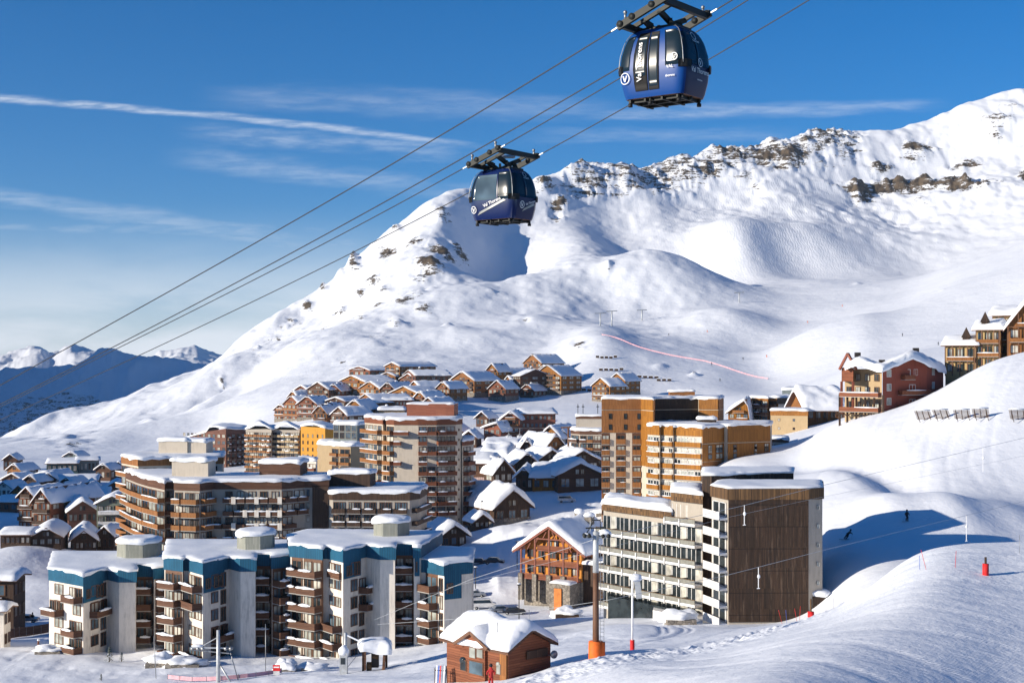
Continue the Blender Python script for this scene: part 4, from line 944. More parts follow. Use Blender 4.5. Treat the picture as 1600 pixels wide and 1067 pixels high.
# ------------------------------------------------------------------ gabled houses
def hit(px, py, d0=60, d1=2600):
    "distance at which the ground is seen at this place"
    s = (HY-py)/F; x = (px-800)/F; D = d0
    while D < d1:
        if ground_z(x*D, D) >= CZ+s*D: return D
        D *= 1.004
    return d1
def house(name, label, cat, px0, px1, py, yaw, depth, h, rise, wall='dark_wood', trim='trim_brown', over=.9, gable=True, th=.8, base=None, basem='stone_wall', win=(2, 3), bal=None, D=None, z0=None,
          res=1.2, seed=0, group=None, roofm='trim_brown', asym=.5, chim=0, frame='trim_brown', fl=2.7, side=True, glass_=None, snow=True, sink=2.5, detail=True, timber=False):
    """front wall spans px0..px1; yaw<0 turns it to the left. gable=True: the front is the gable end."""
    rnd_ = random.Random(seed*7+1)
    pc = (px0+px1)/2
    if D is None: D = hit(pc, py)
    c = P2(pc, D)
    if z0 is None: z0 = ground_z(c.x, c.y)
    a = R(yaw); view = math.atan2(c.x, c.y)
    W = (px1-px0)/F*D/max(.3, math.cos(a+view*1.0))
    u = Vector((math.cos(a), math.sin(a))); v = Vector((-u.y, u.x))
    root = thing(name, label, cat, (c.x, c.y, z0), group)
    def W2(x, y): return c+u*x+v*y                        # local: x along the front, y backwards
    def zr(x, y, lift=0):                                 # roof surface over the local point
        if gable: k = (x/W+.5); t_ = k/asym if k < asym else (1-k)/(1-asym)
        else: k = y/depth; t_ = 1-abs(k-.5)*2
        return z0+h+rise*t_+lift
    b = MB()
    if gable:
        xs = [-W/2, -W/2+W*asym, W/2]
        fr_ = [(*W2(-W/2, 0), z0-sink), (*W2(W/2, 0), z0-sink), (*W2(W/2, 0), z0+h), (*W2(xs[1], 0), z0+h+rise), (*W2(-W/2, 0), z0+h)]
        bk_ = [(*W2(-W/2, depth), z0-sink), (*W2(W/2, depth), z0-sink), (*W2(W/2, depth), z0+h), (*W2(xs[1], depth), z0+h+rise), (*W2(-W/2, depth), z0+h)]
    else:
        fr_ = [(*W2(W/2, 0), z0-sink), (*W2(W/2, depth), z0-sink), (*W2(W/2, depth), z0+h), (*W2(W/2, depth/2), z0+h+rise), (*W2(W/2, 0), z0+h)]
        bk_ = [(*W2(-W/2, 0), z0-sink), (*W2(-W/2, depth), z0-sink), (*W2(-W/2, depth), z0+h), (*W2(-W/2, depth/2), z0+h+rise), (*W2(-W/2, 0), z0+h)]
    b.add(fr_+bk_, [(0, 1, 2, 3, 4), (9, 8, 7, 6, 5), (0, 5, 6, 1), (1, 6, 7, 2), (2, 7, 8, 3), (3, 8, 9, 4), (4, 9, 5, 0)], wall)
    b.build('wall', root)
    if base:
        b = MB(); b.prism([W2(-W/2-.1, -.1), W2(W/2+.1, -.1), W2(W/2+.1, depth+.1), W2(-W/2-.1, depth+.1)], z0-sink, z0+base, basem); b.build('stone_base', root)
    # roof boards
    o_ = over; b = MB(); t2 = .22
    if gable:
        e = W/2+o_; drop = rise/(W*asym)*o_; drop2 = rise/(W*(1-asym))*o_
        for (xa, za, xb, zb_) in ((-e, h-drop, -W/2+W*asym, h+rise), (-W/2+W*asym, h+rise, e, h-drop2)):
            q = [(*W2(xa, -o_), z0+za+.05), (*W2(xb, -o_), z0+zb_+.05), (*W2(xb, depth+o_), z0+zb_+.05), (*W2(xa, depth+o_), z0+za+.05)]
            b.add(q+[(p[0], p[1], p[2]+t2) for p in q], [(0, 3, 2, 1), (4, 5, 6, 7), (0, 1, 5, 4), (1, 2, 6, 5), (2, 3, 7, 6), (3, 0, 4, 7)], roofm)
    else:
        drop = rise/(depth/2)*o_
        for (ya, za, yb, zb_) in ((-o_, h-drop, depth/2, h+rise), (depth/2, h+rise, depth+o_, h-drop)):
            q = [(*W2(-W/2-o_, ya), z0+za+.05), (*W2(W/2+o_, ya), z0+za+.05), (*W2(W/2+o_, yb), z0+zb_+.05), (*W2(-W/2-o_, yb), z0+zb_+.05)]
            b.add(q+[(p[0], p[1], p[2]+t2) for p in q], [(0, 3, 2, 1), (4, 5, 6, 7), (0, 1, 5, 4), (1, 2, 6, 5), (2, 3, 7, 6), (3, 0, 4, 7)], roofm)
    b.build('roof', root)
    if snow:
        def zf(X, Y):
            q = Vector((X, Y))-c; x = q.dot(u); y = q.dot(v)
            if gable: k = (x/W+.5); t_ = k/asym if k < asym else (1-k)/(1-asym)
            else: t_ = 1-abs(y/depth-.5)*2
            # rounded ridge
            return z0+h+t2+.06+rise*(t_ if t_ < .8 else .8+(t_-.8)*.75)
        b = MB(); snow_cap(b, [W2(-W/2-o_, -o_), W2(W/2+o_, -o_), W2(W/2+o_, depth+o_), W2(-W/2-o_, depth+o_)], zf, th=th, over=.02, res=res, seed=seed, droop=.12, wav=.12, rnd=min(1.1, th*1.3)); b.build('roof_snow', root)
    pt = Parts(root)
    nfl = max(1, int((h+.3)/fl)); nw = win[0]
    fh = h/nfl
    def face(A, B, n_, balc, floors, gab=False):
        cols = []
        L = (Vector(B)-Vector(A)).length
        for k in range(n_):
            u0 = (k+.2)/n_; u1 = (k+.8)/n_
            cols.append((u0, u1, 'w', {'wz': (fh*.28,), 'wh': fh*.52, 'n': 1, 'frame': frame, 'g': glass_, 'pad': 0}))
        facade(pt, A, B, z0+(base or 0)*.0, fh, floors, cols, rnd_)
        if balc:
            for f in range(1 if floors > 1 else 0, floors):
                facade(pt, A, B, z0+f*fh, fh, 1, [(.06, .94, 'o', {'mat': balc, 'dep': 1.1, 'ph': .9, 'snow': .5, 'sh': .6})], rnd_)
    face(W2(-W/2, -.02), W2(W/2, -.02), win[0], bal, nfl)
    if gable and rise > 1.6:
        facade(pt, W2(-W/2, -.02), W2(W/2, -.02), z0+h+.1, fh, 1, [(.40, .48, 'w', {'wz': (.1,), 'wh': min(1.5, rise*.5), 'n': 1, 'pad': 0, 'frame': frame}), (.52, .60, 'w', {'wz': (.1,), 'wh': min(1.5, rise*.5), 'n': 1, 'pad': 0, 'frame': frame})], rnd_)
        if bal and rise > 2.2: facade(pt, W2(-W/2, -.02), W2(W/2, -.02), z0+h-.1, fh, 1, [(.22, .78, 'o', {'mat': bal, 'dep': 1.0, 'ph': .9, 'snow': .4, 'sh': .6})], rnd_)
    if side:
        if yaw <= 0: face(W2(W/2+.02, 0), W2(W/2+.02, depth), win[1], None, nfl)
        if yaw > 0: face(W2(-W/2-.02, depth), W2(-W/2-.02, 0), win[1], None, nfl)
    pt.flush()
    if timber:
        b = MB()
        for x in (-W/2+.1, -W/4, 0, W/4, W/2-.1):
            p = W2(x, -.9); zt_ = zr(x, 0)-.1; b.box((p.x, p.y, (z0+zt_)/2), (.24, .24, zt_-z0), trim, ang=a)
        for f in range(1, nfl+1): p = W2(0, -1.0); b.box((p.x, p.y, z0+f*fh-.1), (W, .16, .2), trim, ang=a)
        b.build('timber_frame', root)
    for k in range(chim):
        x = W*(-.2+.4*k); y = depth*.55; p = W2(x, y); zc = zr(x, y)
        b = MB(); b.box((p.x, p.y, zc+.9), (1.0, 1.0, 2.0), basem, ang=a); b.ball((p.x, p.y, zc+2.0), (.8, .8, .4), 'snow', 8, 5); b.build('chimney', root)
    return root, W2, z0, W
# ------------------------------------------------------------------ the village
HILL = 'timber chalets stepped up the hillside behind the village'
def chalet(label, px0, px1, py, yaw=-38, depth=None, h=9.0, rise=None, seed=1, **k):
    D = k.pop('D', None) or hit((px0+px1)/2, py)
    e_ = (px1-px0)*.13; px0 -= e_; px1 += e_
    W = (px1-px0)/F*D; q_ = random.Random(seed*13+5)
    if yaw == -38: yaw = q_.choice([-50, -44, -36, -28, -20])
    if h == 9.0: h = q_.uniform(7, 11.5)
    elif 'h' not in k: h = h*q_.uniform(1.0, 1.3)
    if 'wall' not in k: k['wall'] = q_.choice(['warm_wood', 'warm_wood', 'brown_wood', 'red_wood', 'orange_wood'])
    if 'bal' not in k: k['bal'] = q_.choice(['red_wood', 'brown_wood', 'warm_wood'])
    k.setdefault('chim', q_.choice([0, 1, 1])); k.setdefault('th', q_.uniform(.35, .8))
    if rise is None: rise = W*q_.uniform(.15, .24)
    kw = dict(wall='warm_wood', bal='red_wood', base=1.4, th=.5, res=max(1.4, D/400), group=HILL, win=(4, 3), over=.8, glass_=['glass_dark', 'glass_pale'], fl=2.7); kw.update(k)
    return house('chalet', label, 'chalet', px0, px1, py, yaw, (depth or W*1.1)*1.2, h, rise, D=D, seed=seed, **kw)
chalet('topmost gabled chalet of the left cluster, dark roofed side running back to the right', 549, 574, 589, seed=1, depth=16, h=4)
chalet('tall square timber block standing among the uppermost chalets of the left cluster', 604, 622, 602, yaw=-40, depth=26, h=11, rise=2.2, seed=2, win=(3, 5))
chalet('small chalet wing with stacked balconies at the foot of the tall timber block', 595, 615, 604, seed=3, h=5, rise=2, depth=8)
chalet('broad timber chalet with two roof folds below the topmost gabled one', 534, 566, 619, seed=4, h=7, depth=18)
chalet('small double gabled chalet tucked between the tall timber block and the long brown block', 628, 648, 611, seed=5, h=6, depth=9, rise=3)
chalet('long brown block with a low pitched snowy roof at the right of the left cluster', 655, 700, 613, yaw=22, seed=6, h=9, rise=3, depth=18, gable=False, wall='brick_brown', bal=None, win=(7, 4))
chalet('timber house with ragged snow roof on the left shoulder of the hill', 462, 480, 632, seed=7, h=7, depth=16, rise=3)
chalet('dark timber house with a long ridge just right of the ragged snow roof', 484, 510, 633, yaw=-35, seed=8, h=8, depth=16, rise=4, wall='brown_wood')
chalet('narrow pointed chalet in the middle of the left cluster, blue shaded roof running right', 597, 614, 630, seed=9, h=7, depth=22, rise=3.5)
chalet('low gabled chalet right of the narrow pointed one', 612, 650, 632, seed=10, h=4.4, depth=16, rise=4)
chalet('wide dark chalet with a broad snow roof left of the pale mast', 512, 536, 646, yaw=-20, seed=11, h=5.5, depth=18, wall='brown_wood')
chalet('chalet with tall glazed gable in the lower row above the yellow building', 541, 566, 662, seed=12, h=6.5, depth=14, rise=4.5, wall='orange_wood')
chalet('chalet behind the glazed gable, its brown flank facing right', 560, 584, 650, seed=13, h=6, depth=20, rise=4)
chalet('leftmost red brown house of the hillside cluster', 431, 446, 659, seed=14, h=5, depth=10, rise=3, wall='red_wood')
chalet('red brown house with a sagging snow roof near the left end of the hillside cluster', 446, 466, 659, seed=15, h=7, depth=12, rise=4.5, wall='red_wood')
chalet('red brown house stepping up behind the sagging roof', 468, 492, 656, yaw=-22, seed=16, h=8, depth=14, rise=4, wall='red_wood')
chalet('little dark hut under the pale mast with a hipped snow roof', 503, 518, 661, seed=17, h=5.5, depth=9, rise=4.5, wall='brown_wood')
chalet('small brown gable low at the right end of the left cluster', 662, 684, 638, yaw=15, seed=18, h=4.5, depth=10, rise=3.5, wall='brown_wood')
chalet('flat roofed red brown house with a pale band of windows', 602, 640, 646, yaw=8, seed=19, h=5, depth=12, rise=.5, gable=False, wall='brick', bal=None, th=1.2, win=(9, 3))
chalet('low house with a white snow cushion just above the round tower', 596, 628, 658, yaw=4, seed=20, h=4, depth=10, rise=.5, gable=False, wall='plaster_blond', bal=None, th=1.2, win=(8, 3))
chalet('single gabled chalet standing left of the right cluster, arched bridge below it', 707, 737, 618, seed=21, h=7, depth=20, rise=5)
chalet('leftmost chalet in the upper row of the right cluster', 761, 776, 606, seed=22, h=8, depth=14, rise=4.5)
chalet('second chalet in the upper row of the right cluster', 784, 800, 602, seed=23, h=6, depth=18, rise=4)
chalet('front chalet of the right cluster with pink balconies and a stone foot', 766, 787, 628, seed=24, h=9, depth=13, rise=4.5, base=3)
chalet('dark chalet with its gable turned right in the middle of the right cluster', 803, 812, 618, yaw=-62, seed=25, h=9, depth=16, rise=3.6, gable=False, wall='brown_wood', bal=None)
chalet('highest chalet of the right cluster', 821, 843, 590, seed=26, h=8, depth=18, rise=5.5)
chalet('chalet half hidden between the highest and the widest of the right cluster', 838, 862, 603, seed=27, h=6, depth=16, rise=5.5)
chalet('widest chalet of the right cluster with three storeys of balconies', 838, 872, 617, seed=28, h=8.5, depth=18, rise=6, base=2.4, wall='orange_wood')
for (lb, a_, c_, y_, kw_) in [
    ('red brown chalet low at the left foot of the hillside cluster', 492, 508, 668, {}), ('chalet wedged between the dark timber house and the broad one', 512, 530, 628, {}),
    ('narrow gable behind the leftmost red brown house', 452, 464, 642, {}), ('brown chalet under the small double gabled one', 640, 656, 626, {}), ('chalet with a long eave just above the brown brick blocks', 566, 590, 628, {}),
    ('dark chalet directly above the yellow block', 520, 540, 672, {'wall': 'brown_wood'}), ('brown gable above the roof box of the round tower', 660, 680, 652, {}), ('low brown chalet at the right foot of the left cluster', 684, 700, 628, {}),
    ('small chalet between the second and the dark chalet of the right cluster', 788, 800, 616, {}), ('low annex at the right foot of the widest chalet', 815, 832, 622, {'h': 4}), ('brown house right of the low gabled chalet', 648, 664, 644, {})]:
    chalet(lb, a_, c_, y_, seed=150+a_, **dict({'depth': 13, 'h': 6, 'rise': 3.6}, **kw_))
chalet('left one of two light timber chalets behind the tallest tower', 928, 950, 628, seed=29, h=8, depth=10, rise=4.2, wall='orange_wood')
chalet('right one of two light timber chalets behind the tallest tower', 954, 974, 618, seed=30, h=7.5, depth=14, rise=4.2, wall='orange_wood')
VIL = 'snow laden houses in the village centre'
def vh(label, px0, px1, py, yaw=-25, depth=14, h=4.5, rise=2.5, seed=1, **k):
    kw = dict(wall='dark_wood', th=1.0, over=1.1, group=VIL, win=(3, 3), res=1.3, name='house', cat='house'); kw.update(k)
    n_ = kw.pop('name'); c_ = kw.pop('cat')
    return house(n_, label, c_, px0, px1, py, yaw, depth, h, rise, seed=seed, **kw)
vh('stone pillared hall under a deep curling snow roof, gable towards the snow bank', 772, 828, 800, yaw=30, depth=24, h=4.5, rise=4.2, seed=40, D=378, wall='dark_wood', base=1.5, th=1.9, res=1.3)
vh('long low hall with amber doors and a wide shallow snow roof behind the small truck', 872, 940, 785, yaw=14, depth=18, h=5, rise=3.2, seed=41, D=425, wall='brown_wood', th=1.6)
vh('amber fronted annex at the left end of the long low hall', 832, 874, 778, yaw=-6, depth=16, h=4, rise=2.2, seed=42, D=428, wall='amber_wood', gable=False, th=1.7)
vh('brown house with an asymmetric dark gable beneath a blue shaded roof', 772, 800, 752, yaw=28, depth=20, h=4, rise=3.5, seed=43, D=450, th=1.2)
vh('shaded house left of the centre with its ridge running to the right', 806, 840, 744, yaw=12, depth=16, h=4, rise=3, seed=44, D=470)
vh('shaded house right of the centre with its ridge running to the right', 842, 880, 742, yaw=24, depth=14, h=4, rise=3, seed=45, D=478)
vh('shaded low house squeezed against the brown tower', 884, 936, 744, yaw=18, depth=14, h=4, rise=3, seed=46, D=470)
vh('mushroom roofed red brown house just right of the round tower', 752, 792, 722, yaw=-12, depth=16, h=5, rise=2.2, seed=47, D=490, wall='red_wood', gable=False, th=1.8)
vh('brown house with a pink ground floor beside the round tower', 736, 766, 750, yaw=-10, depth=16, h=7, rise=1.8, seed=48, D=455, wall='brown_wood', base=2.6, basem='pink_wall', gable=False, th=1.2)
vh('long flat snow roof behind the mushroom roofed house', 758, 808, 706, yaw=-8, depth=18, h=4, rise=1.5, seed=49, D=540, gable=False)
vh('left one of the twin dark gables in the village centre', 812, 834, 722, yaw=-5, depth=16, h=4.5, rise=3.5, seed=50, D=515)
vh('right one of the twin dark gables in the village centre', 834, 850, 722, yaw=-5, depth=16, h=4, rise=3, seed=51, D=515)
vh('warm timber chalet with a steep lit snow roof below the brick building', 845, 876, 700, yaw=-30, depth=15, h=5, rise=4, seed=52, D=560, wall='orange_wood', bal='warm_wood')
vh('timber house with a long bright eave left of the lift mast', 852, 882, 724, yaw=30, depth=18, h=5, rise=4.2, seed=53, D=510, wall='warm_wood')
vh('low shaded house at the foot of the brown tower', 890, 936, 726, yaw=14, depth=14, h=3.5, rise=2.5, seed=54, D=500)
vh('orange brick hall with a long sloping snow roof right of the round tower', 756, 782, 695, yaw=-20, depth=20, h=7, rise=2.0, seed=55, D=600, wall='brick', asym=.85, name='brick_hall', cat='building', res=2)
vh('brick house with timber dormer next to the orange brick hall', 783, 812, 693, yaw=-8, depth=18, h=9.5, rise=3, seed=56, D=610, wall='brick', bal='warm_wood', name='brick_house', cat='building', res=2)
vh('broad brown brick building with a flat snow roof above the village centre', 815, 868, 692, yaw=6, depth=22, h=10, rise=1.2, seed=57, D=620, wall='brick', gable=False, name='brick_building', cat='building', res=2, win=(8, 4))
vh('small snow covered shelter beside the foot of the round tower', 690, 728, 822, yaw=26, depth=10, h=3.4, rise=2.2, seed=58, D=352, th=1.3, name='shelter', cat='shelter')
vh('tiny snow topped kiosk between the shelter and the stone pillared hall', 742, 764, 812, yaw=20, depth=6, h=2.2, rise=1.4, seed=59, D=362, th=1.1, name='kiosk', cat='kiosk')
# ---- shaded houses at the lower left
LL = 'shaded houses at the left edge of the village'
def lh(label, px0, px1, py, yaw, depth, h, rise, seed, **k):
    kw = dict(wall='brick_brown', th=.5, over=.7, group=LL, win=(6, 5), res=1.4); kw.update(k)
    n_ = kw.pop('name', 'house'); c_ = kw.pop('cat', 'house')
    return house(n_, label, c_, px0, px1, py, yaw, depth, h, rise, seed=seed, **kw)
lh('left gable of the dark red twin gabled block in the shade', 30, 54, 816, -18, 22, 9.6, 2.4, 60, D=392, wall='red_wood', bal='dark_wood', win=(4, 5), name='apartment_house')
lh('right gable of the dark red twin gabled block in the shade', 53, 78, 818, -18, 24, 9.2, 3.2, 61, D=386, wall='red_wood', bal='dark_wood', win=(4, 5), name='apartment_house')
lh('long brown wing behind the twin gabled block', 78, 136, 806, 14, 14, 9, 2, 62, D=400, gable=False)
lh('dark brown house with a curling snow roof in front of the pale tower block', 108, 150, 820, 20, 18, 7, 2.6, 63, D=384, wall='brick_brown', th=.8)
lh('brown topped block with a pale green lower wall and white balconies', 152, 199, 836, 8, 16, 10.8, 1.8, 64, D=372, wall='green_grey', bal='trim_white', win=(4, 3), base=0)
lh('timber house with a stepped snow roof at the lower left', 50, 94, 850, 12, 18, 2.4, 2.0, 65, D=340, wall='dark_wood', th=.7, win=(4, 3))
lh('timber house with its dark gable to the right of the stepped roof', 112, 150, 840, 16, 18, 2.6, 2.2, 66, D=352, wall='dark_wood', th=1.0)
lh('low flat snow roofed house at the lower left edge', 2, 46, 858, 4, 10, 2.6, .8, 67, D=338, gable=False, wall='dark_wood')
lh('low snow mound of a roof with two little chimneys behind the leftmost blue topped block', 96, 196, 876, -6, 26, 2.2, 2.4, 68, D=300, gable=False, wall='dark_wood', th=1.5, chim=2, win=(0, 0))
lh('teal grey house at the top of the shaded quarter', 74, 120, 735, 8, 12, 4, 1.4, 70, D=560, wall='teal_clad', gable=False)
lh('grey block at the right end of the top row in the shaded quarter', 120, 154, 734, 16, 10, 5, .8, 71, D=565, wall='slate_wall', gable=False)
lh('teal house with a white end wall and a sloping roof', 42, 80, 752, -14, 14, 3.8, 2, 72, D=505, wall='teal_clad', asym=.8)
lh('long teal house with a low lean roof under the top row', 92, 150, 748, 10, 12, 3.6, 1.4, 73, D=500, wall='teal_clad', gable=False)
lh('long shaded house right behind the brown wing', 104, 168, 768, 12, 12, 4.4, 1.6, 74, D=450, wall='slate_wall', gable=False)
lh('little gabled house on the far left at the foot of the snowfield', 12, 32, 748, -20, 10, 3, 2.2, 75, D=540, wall='warm_wood', win=(3, 2))
lh('pale house below the little gabled one on the far left', -4, 17, 776, -10, 10, 4, 1.8, 76, D=470, wall='white_wall', win=(3, 2))
lh('second gabled house from the far left edge, dark with a thick roof', 4, 34, 760, -12, 10, 3.4, 2, 77, D=500, wall='brown_wood', win=(3, 2))
lh('low snow roofed house under the pale one at the left edge', -6, 26, 802, -4, 12, 3, 1.2, 78, D=430, gable=False, win=(3, 2))
lh('brown house between the shaded quarter and the curved building', 166, 196, 768, 12, 12, 4.5, 2, 79, D=470, wall='red_wood')
lh('small teal roofed house in front of the brown one beside the curved building', 178, 200, 784, 10, 10, 4, 1.6, 80, D=440, wall='teal_clad')
for i, (a_, c_, y_, yw, wl, lb) in enumerate([
    (152, 176, 862, -8, 'dark_wood', 'dark low house under the pale green tower block'),
    (36, 58, 772, -14, 'dark_wood', 'dark house just above the left gable of the twin block'), (62, 88, 768, 8, 'brown_wood', 'brown house above the right gable of the twin block'), (92, 116, 776, -10, 'dark_wood', 'dark house between the brown wing and the long teal house'),
    (128, 152, 782, 12, 'slate_wall', 'grey house above the curling snow roof'), (150, 172, 752, -12, 'brown_wood', 'brown house at the right end of the shaded top rows'),
    (176, 194, 748, 6, 'dark_wood', 'dark house beside the roof of the curved building'), (20, 40, 790, -14, 'warm_wood', 'warm brown house left of the twin gabled block'), (100, 122, 728, -8, 'slate_wall', 'small grey house in the top row between the teal ones'),
    (6, 26, 734, 6, 'brown_wood', 'brown house highest up at the left edge')]):
    lh(lb, a_, c_, y_, yw, 10, 4.2, 2.0, 200+i, wall=wl, win=(3, 3))
for i, (a_, c_, y_, yw, wl, lb) in enumerate([
    (700, 722, 690, -14, 'red_wood', 'red brown house peeping out right of the round tower top'), (722, 744, 700, -10, 'brown_wood', 'brown house beside the upper annex of the round tower'), (744, 762, 668, -20, 'brown_wood', 'small brown house above the orange brick hall'),
    (868, 888, 700, 10, 'brown_wood', 'brown house left of the rust brown lift pylon'), (796, 816, 668, -16, 'warm_wood', 'timber house behind the brick house'), (850, 876, 764, 10, 'dark_wood', 'dark house right above the long low hall'), (806, 832, 768, -6, 'dark_wood', 'dark house above the amber fronted annex')]):
    vh(lb, a_, c_, y_, yaw=yw, depth=11, h=4.5, rise=2.4, seed=230+i, wall=wl, th=.9)
# ---- blocks in the middle distance
def slab(name, label, front, back, z0, z1, wall, fas=None, cols=(), nf=6, fl=2.7, seed=1, group=None, th=.6, roofline=None, fasm='brown_wood', res=1.6, snow=True):
    c = P2(*front[len(front)//2]); root = thing(name, label, 'building', (c.x, c.y, z0), group)
    poly = [P2(*q) for q in front]+[P2(*q) for q in back]
    zf = roofline or (lambda x, y: z1)
    b = MB(); b.prism(poly, z0-3, zf, wall); b.build('wall', root)
    if fas: b = MB(); b.prism(inset_poly(poly, -.12), z1-fas, z1+.1, fasm); b.build('fascia', root)
    if snow: b = MB(); snow_cap(b, poly, (lambda x, y: zf(x, y)+.12), th=th, over=.3, res=res, seed=seed, droop=.3); b.build('roof_snow', root)
    pt = Parts(root); rr = random.Random(seed)
    for (i, cc) in cols:
        facade(pt, P2(*front[i]), P2(*front[i+1]), z1-(fas or .6)-nf*fl, fl, nf, cc, rr)
    pt.flush(); return root, poly
def cgrid(n, ty='w', a=.25, b_=.8, **op):
    op.setdefault('n', 1); op.setdefault('pad', 0)
    return [((i+a)/n, (i+b_)/n, ty, dict(op)) for i in range(n)]
MID = 'apartment blocks in the middle distance'
slab('brick_block', 'brown brick block with a stepped snow roof, furthest left in the middle distance', [(285, 602), (322, 594), (323, 590), (353, 586), (383, 594)], [(386, 612), (330, 615), (288, 615)], 55, 71.0, 'brick_brown',
     cols=[(0, cgrid(6, 'w')), (2, cgrid(4, 'w')), (3, cgrid(4, 'b', mat='brown_wood', dep=1, snow=.7))], nf=6, seed=90, group=MID, roofline=lambda x, y: 71.0-max(0, (P2(323, 590).x-x))*.28+(2.0 if x > P2(323, 590).x else 0)-max(0, x-P2(340, 590).x)*.12)
def zz_roof(x, y):
    px = x/y*F+800; k = (px-384)/84*2; k = k-math.floor(k) if k < 2 else 1
    return 73.4+2.6*(1-abs(k-.5)*2)
slab('balcony_block', 'pale block with a dense grid of small balconies under two snow gables', [(384, 560), (424, 553), (426, 556), (468, 551)], [(474, 572), (390, 576)], 55, 73.3, 'grey_cream',
     cols=[(0, cgrid(6, 'b', .06, .94, mat='warm_wood', dep=1.0, ph=.8, snow=.35)), (2, cgrid(6, 'b', .06, .94, mat='plaster_blond', dep=1.0, ph=.8, snow=.35))], nf=9, fl=2.05, seed=91, group=MID, roofline=zz_roof, res=2)
slab('yellow_block', 'bright yellow block with a blue shaded roof between the balcony block and the round tower', [(470, 548), (508, 541), (541, 551)], [(545, 565), (476, 566)], 55, 73.2, 'yellow_wall',
     cols=[(0, cgrid(5, 'w', .35, .6))], nf=5, fl=2.6, seed=92, group=MID, roofline=lambda x, y: 76.2-abs(x-P2(489, 548).x)*.24, res=2)
slab('terrace_block', 'cream and brown terraced block with stair railings beside the round tower', [(496, 500), (518, 494), (530, 490), (548, 488), (570, 492)], [(578, 508), (500, 512)], 50, 71.0, 'plaster_blond',
     cols=[(1, [(.05, .95, 'b', {'mat': 'warm_wood', 'snow': .3, 'n': 1})]), (2, [(.05, .95, 'b', {'mat': 'warm_wood', 'snow': .3, 'n': 1})])], nf=5, fl=3.0, seed=93, group=MID, th=1.2)
slab('slate_penthouse', 'slate grey penthouse with a gabled snow roof on top of the terraced block', [(521, 499), (558, 495), (574, 499)], [(577, 508), (524, 510)], 71.2, 78.0, 'slate_wall', cols=[(0, cgrid(4, 'w', .1, .85, wh=2.2, g=['glass_dark', 'glass_sky']))], nf=2, fl=2.6, seed=94, th=1.0)
slab('white_annex', 'small white and red annex in front of the yellow block', [(464, 470), (494, 466)], [(496, 476), (466, 480)], 55, 67.5, 'white_wall', cols=[(0, cgrid(3, 'b', .02, .98, mat='red_wood', dep=1.2, snow=.8))], nf=4, fl=2.7, seed=95, th=.8)
slab('tower_block', 'brown balcony tower block with roof antennas left of the wooden towers', [(892, 482), (906, 476), (940, 474), (946, 478)], [(948, 496), (894, 496)], 60, 77.0, 'grey_cream', fas=1.3, fasm='brown_wood',
     cols=[(0, [(.05, .95, 'b', {'mat': 'brown_wood', 'n': 1})]), (1, [(.0, .32, 'b', {'mat': 'brown_wood', 'n': 1}), (.34, .62, 'b', {'mat': 'warm_wood', 'n': 1}), (.64, .98, 'b', {'mat': 'brown_wood', 'n': 1})])], nf=6, fl=2.7, seed=96, th=.6)
slab('roof_storey', 'set back top storey with antennas above the brown balcony tower', [(900, 484), (942, 482)], [(942, 492), (900, 494)], 77.4, 81.6, 'grey_cream', fas=1.0, seed=97, th=.4)
b = MB()
for px in (903, 911, 934): p = P2(px, 487); b.tube([(p.x, p.y, 81.5), (p.x, p.y, 85.5)], .12, 'dark_steel', 5); b.box((p.x, p.y, 84.6), (.9, .1, .3), 'dark_steel')
tag(b.build('antenna'), 'cluster of thin antennas on the roof of the brown balcony tower', 'antenna')
# right of the wooden towers
slab('timber_block', 'timber clad block with dark stacked balconies, right of the wooden towers', [(1172, 505), (1200, 495), (1201, 499), (1215, 497), (1247, 503)], [(1250, 520), (1178, 520)], 74, 87.3, 'orange_wood',
     cols=[(0, cgrid(3, 'b', .05, .95, mat='brown_wood', dep=1, snow=.3)), (2, cgrid(1, 'b', .05, .95, mat='dark_wood', dep=1.5, snow=.3))], nf=5, fl=2.7, seed=98, th=.7)
b = MB(); b.prism([P2(1216, 496.5), P2(1262, 501), P2(1262, 512), P2(1216, 512)], 74, 85.2, 'concrete'); b.prism([P2(1214, 496), P2(1249, 500), P2(1249, 514), P2(1214, 514)], 85.3, 87.3, 'dark_trim'); b.build('concrete_wing', COL.objects['timber_block'])
house('chalet', 'amber chalet with a long lean roof tucked against the left of the timber clad block', 'chalet', 1138, 1170, 660, -15, 14, 5.5, 4.5, wall='amber_wood', D=490, z0=77, seed=99, th=1.0, asym=.9, win=(3, 2), bal='warm_wood')
house('chalet', 'big snow roofed chalet with open timber gallery just left of the red building', 'chalet', 1262, 1318, 648, 6, 18, 4.4, 5.5, wall='warm_wood', D=460, z0=80.5, seed=100, th=1.8, gable=False, over=1.8, win=(5, 3), timber=True)
slab('low_house', 'low pale house with a wooden band under its flat roof, below the timber clad block', [(1204, 452), (1262, 446)], [(1262, 458), (1206, 462)], 74, 84.6, 'plaster_blond', fas=1.6, fasm='orange_wood', cols=[(0, [(.2, .26, 'w', {'n': 1, 'pad': 0, 'wh': .8}), (.6, .66, 'w', {'n': 1, 'pad': 0, 'wh': .8})])], nf=2, seed=101, th=.5)
slab('roof_plant', 'slate grey rooftop plant room capped with snow behind the timber clad block', [(1222, 520), (1250, 518), (1268, 524)], [(1268, 534), (1224, 534)], 78, 89.8, 'slate_wall', seed=102, th=.7)
slab('low_building', 'low stone coloured building with a snowy parapet right of the amber tower', [(1198, 395), (1232, 392)], [(1232, 400), (1200, 402)], 72, 78.6, 'grey_cream', cols=[(0, cgrid(3, 'w', .1, .8, g=['glass_curtain', 'glass_pale']))], nf=2, seed=103, th=.6, fas=.9)

